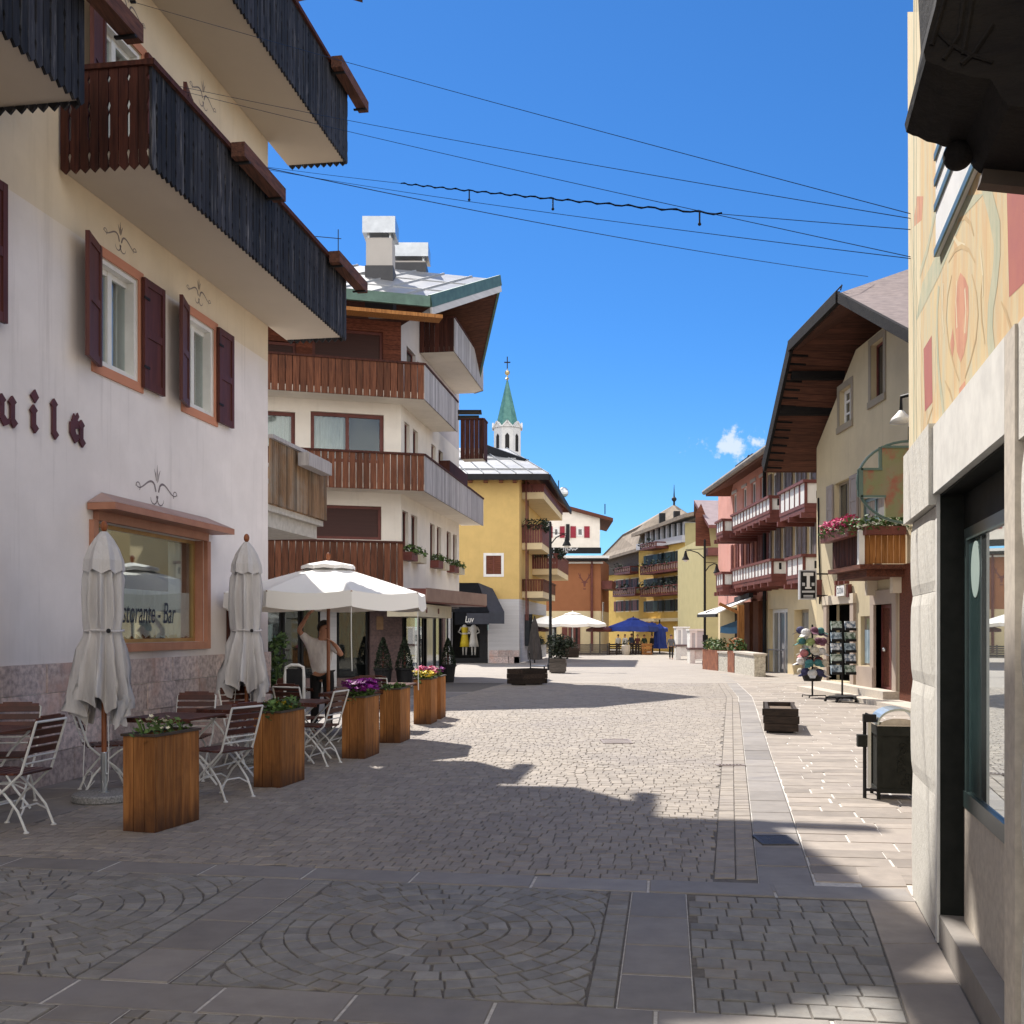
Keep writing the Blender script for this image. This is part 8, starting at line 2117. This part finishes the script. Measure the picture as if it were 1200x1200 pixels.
# café fence before the orange house, pots
def screen(px0, px1, y, h, lab, mt):
    a = (px0-600)/1200*y; b = (px1-600)/1200*y; z = g(y); r = thing('terrace_screen', lab, 'screen', (a,y,z)); n = max(2,int((b-a)/1.2))
    m = MB()
    for i in range(n+1): x = a+(b-a)*i/n; m.box(x-.06,x+.06,y-.06,y+.06,z,z+h)
    m.build('post', mt, r)
    m = MB()
    for k in range(5): m.tone = R.uniform(-1,1); m.box(a+.061,b-.061,y-.03,y+.03,z+.08+k*(h-.1)/5,z+.05+(k+.85)*(h-.1)/5)
    m.build('slats', mt, r)
screen(628, 664, 86, .95, 'brown slatted screen behind the street lamp, before the orange house', m_troughgrey); screen(672, 712, 86.5, .95, 'long brown slatted screen under the small reddish parasol', m_troughgrey); screen(714, 731, 86, 1.0, 'short slatted screen adjoining the long one, up to the round pale pot', m_troughwood); screen(738, 752, 86, 1.0, 'short slatted screen between the pale pot and the orange crate', m_troughwood)
y = 85.5; x = (733.5-600)/1200*y; r = thing('round_pot', 'big round pale pot on the terrace by the navy parasol', 'pot', (x,y,g(y))); m = MB(); m.lathe([(.28,0),(.36,.3),(.36,.75),(.30,.85),(.25,.85),(.25,.7)], 16, (x,y,g(y))); m.build('pot', m_panelstone, r)
m = MB(); leaves(m, (x,y,g(y)+1.0), .3, 80, .08); m.build('foliage', m_conifer, r)
x0, x1 = (752.5-600)/1200*y, (764-600)/1200*y; r = thing('wooden_crate', 'orange-brown wooden crate in front of the guests at the navy parasol', 'crate', (x0,y,g(y)))
m = MB()
for k in range(4): m.tone = R.uniform(-1,1); m.box(x0,x1,y,y+.5,g(y)+.02+.24*k,g(y)+.22+.24*k)
m.build('planks', m_honeywood, r); m = MB()
for xx in (x0+.03,x1-.09): m.box(xx,xx+.06,y-.03,y-.002,g(y),g(y)+.98)
m.build('cleat', m_honeywood, r)
# ================================================================ wires over the street
EWp = lambda px, py, y: Vector(((px-600)/1200*y, y, 1.6+(HOR-py)/1200*y))
def wire(a, b, lab, sag=.08, r_=.006, name='overhead_wire', grp='wires strung over the street', extra=None):
    a, b = Vector(a), Vector(b); n = 16; pts = [a.lerp(b,i/n)-Vector((0,0,sag*4*(i/n)*(1-i/n))) for i in range(n+1)]
    r = thing(name, lab, 'wire', a, grp); m = MB(); m.tube(pts, r_, 5); m.build('strand', mat('dark_wire', (.035,.06,.12), (.03,.05,.1), rough=1.0, spec=0), r)
    m = MB(); m.tube([a-Vector((.03,0,0)), a+Vector((.04,0,0))], .02, 6); m.build('hook', m_black, r)
    if extra:
        m = MB(); P_ = []
        for i in range(61):
            t = extra[0]+(extra[1]-extra[0])*i/60; p = a.lerp(b,t)-Vector((0,0,sag*4*t*(1-t))); P_.append(p+Vector((0,0,.010*math.sin(i*1.9))))
        m.tube(P_, .007, 5); m.build('light_cable', mat('matt_black_cable', (.01,.012,.016), rough=1.0, spec=0), r)
        for t in extra[2]:
            p = a.lerp(b,t)-Vector((0,0,sag*4*t*(1-t))); m = MB(); m.tube([p+Vector((0,0,.012)), p-Vector((0,0,.085))], .007, 5); m.ball(p-Vector((0,0,.09)), .014, 6, 4); m.build('bulb_holder', m_black, r)
    return r
def on_wall(px, py): u, h = A.P(px, py, .02); return A.pt(u, .02, h)
def on_end(px, py, dpx=6): # behind the painted corner, on its end wall
    y = 6.25; x = 2.46; k = (px-600)/1200
    return EWp(px+1, py, x/((px+1-600)/1200))
wire(on_wall(155,2), on_end(1066,250.5), 'topmost overhead wire, starting near the upper balcony', .02, .0027)
wire(on_wall(200,99), on_end(1066,256), 'second overhead wire from the top, falling gently to the mural corner', .04, .0027)
wire(on_wall(203,104), on_end(1066,301), 'overhead wire that crosses under the garland wire on its way to the mural corner', .03, .0027)
wire(on_wall(272,190), on_end(1066,269), 'wire carrying the knotted dark garland cable with bulb holders', .05, .0027, extra=(.44,.86,(.56,.68,.84)), name='garland_wire')
wire(on_wall(276,192), on_end(1066,303), 'overhead wire hung just under the garland', .05, .0027)
wire(on_wall(262,186), C.pt(C.P(1017,324,.4)[0], .4, C.P(1017,324,.4)[1]), 'lowest overhead wire, ending at the ridge of the souvenir house', .12, .007)
SKY_TINT = (.205,.445,.655); FILL_CLOUD = 12.5
# ---------------------------------------------------------------- light, sky, camera
S = Vector((-.365,.712,1.0)).normalized()
EL = math.asin(S.z); AZ = math.atan2(S.x, S.y)
w = bpy.data.worlds.new('World'); scene.world = w; w.use_nodes = True
N = w.node_tree.nodes; L = w.node_tree.links; bg = N['Background']
sky = N.new('ShaderNodeTexSky'); sky.sky_type = 'NISHITA'; sky.sun_disc = False; sky.sun_elevation = EL; sky.sun_rotation = AZ
sky.altitude = 1200; sky.air_density = 1.0; sky.dust_density = .15; sky.ozone_density = 4.0
# one small fair-weather cloud low over the right-hand roofs
cd = Vector(((858-600)/FPX, 1, (738-522)/FPX)).normalized()
tc = N.new('ShaderNodeTexCoord')
vm = N.new('ShaderNodeVectorMath'); vm.operation = 'SUBTRACT'; vm.inputs[1].default_value = cd; L.new(tc.outputs['Generated'], vm.inputs[0])
mp = N.new('ShaderNodeMapping'); mp.inputs['Scale'].default_value = (30,30,70); L.new(vm.outputs[0], mp.inputs['Vector'])
ln = N.new('ShaderNodeVectorMath'); ln.operation = 'LENGTH'; L.new(mp.outputs['Vector'], ln.inputs[0])
nz = N.new('ShaderNodeTexNoise'); nz.inputs['Scale'].default_value = 75; nz.inputs['Detail'].default_value = 7; nz.inputs['Roughness'].default_value = .6; L.new(tc.outputs['Generated'], nz.inputs['Vector'])
ma = N.new('ShaderNodeMath'); ma.operation = 'MULTIPLY_ADD'; L.new(nz.outputs['Fac'], ma.inputs[0]); ma.inputs[1].default_value = 4.4; ma.inputs[2].default_value = -1.55
sb = N.new('ShaderNodeMath'); sb.operation = 'SUBTRACT'; L.new(ma.outputs[0], sb.inputs[0]); L.new(ln.outputs['Value'], sb.inputs[1])
mr = N.new('ShaderNodeMapRange'); mr.interpolation_type = 'SMOOTHSTEP'; mr.inputs['From Min'].default_value = -.35; mr.inputs['From Max'].default_value = .55; mr.inputs['To Max'].default_value = .7; L.new(sb.outputs[0], mr.inputs['Value'])
mx = N.new('ShaderNodeMix'); mx.data_type = 'RGBA'; L.new(mr.outputs['Result'], mx.inputs['Factor'])
# unseen bright clouds added behind the viewer to brighten the shaded fronts
sx = N.new('ShaderNodeSeparateXYZ'); L.new(tc.outputs['Generated'], sx.inputs[0])
el = N.new('ShaderNodeMapRange'); el.interpolation_type = 'SMOOTHSTEP'; el.inputs['From Min'].default_value = .30; el.inputs['From Max'].default_value = .04; L.new(sx.outputs['Z'], el.inputs['Value'])
tm_ = N.new('ShaderNodeMix'); tm_.data_type = 'RGBA'; L.new(el.outputs['Result'], tm_.inputs['Factor']); tm_.inputs['A'].default_value = (*SKY_TINT,1); tm_.inputs['B'].default_value = (.30,.50,.62,1)
ti = N.new('ShaderNodeVectorMath'); ti.operation = 'MULTIPLY'; L.new(sky.outputs['Color'], ti.inputs[0]); L.new(tm_.outputs['Result'], ti.inputs[1])
bk_ = N.new('ShaderNodeMapRange'); bk_.interpolation_type = 'SMOOTHSTEP'; bk_.inputs['From Min'].default_value = .05; bk_.inputs['From Max'].default_value = -.45; L.new(sx.outputs['Y'], bk_.inputs['Value'])
n2 = N.new('ShaderNodeTexNoise'); n2.inputs['Scale'].default_value = 3.2; n2.inputs['Detail'].default_value = 8; L.new(tc.outputs['Generated'], n2.inputs['Vector'])
cl = N.new('ShaderNodeMapRange'); cl.interpolation_type = 'SMOOTHSTEP'; cl.inputs['From Min'].default_value = .38; cl.inputs['From Max'].default_value = .56; L.new(n2.outputs['Fac'], cl.inputs['Value'])
cm_ = N.new('ShaderNodeMath'); cm_.operation = 'MULTIPLY'; L.new(bk_.outputs['Result'], cm_.inputs[0]); L.new(cl.outputs['Result'], cm_.inputs[1])
m2 = N.new('ShaderNodeMix'); m2.data_type = 'RGBA'; L.new(cm_.outputs[0], m2.inputs['Factor']); L.new(ti.outputs[0], m2.inputs['A']); m2.inputs['B'].default_value = (FILL_CLOUD,FILL_CLOUD*.955,FILL_CLOUD*.90,1)
L.new(m2.outputs['Result'], mx.inputs['A']); mx.inputs['B'].default_value = (4.2,4.35,4.6,1)
L.new(mx.outputs['Result'], bg.inputs['Color']); bg.inputs['Strength'].default_value = .12
su = bpy.data.lights.new('sun', 'SUN'); su.energy = 4.2; su.angle = rad(.55); su.color = (1,.945,.87)
so = bpy.data.objects.new('sun', su); COL.objects.link(so); so.rotation_euler = S.to_track_quat('Z','Y').to_euler(); so.location = (-20,30,40)
cam = bpy.data.cameras.new('camera'); co = bpy.data.objects.new('camera', cam); COL.objects.link(co)
cam.sensor_width = 36; cam.sensor_fit = 'HORIZONTAL'; cam.lens = 36; cam.shift_y = (HOR-600)/1200; cam.clip_end = 9000; cam.clip_start = .05
co.location = (0,0,CAMH); co.rotation_euler = (rad(90),0,0); scene.camera = co
scene.render.resolution_x = scene.render.resolution_y = 1024
vs = scene.view_settings; vs.view_transform = 'Standard'; vs.look = 'None'; vs.exposure = 0.95; vs.gamma = 1; vs.use_curve_mapping = False
scene.render.engine = 'CYCLES'
cy = scene.cycles; cy.use_denoising = True; cy.max_bounces = 7; cy.diffuse_bounces = 4; cy.glossy_bounces = 4; cy.transmission_bounces = 6; cy.transparent_max_bounces = 8
try: cy.denoiser = 'OPENIMAGEDENOISE'
except Exception: pass
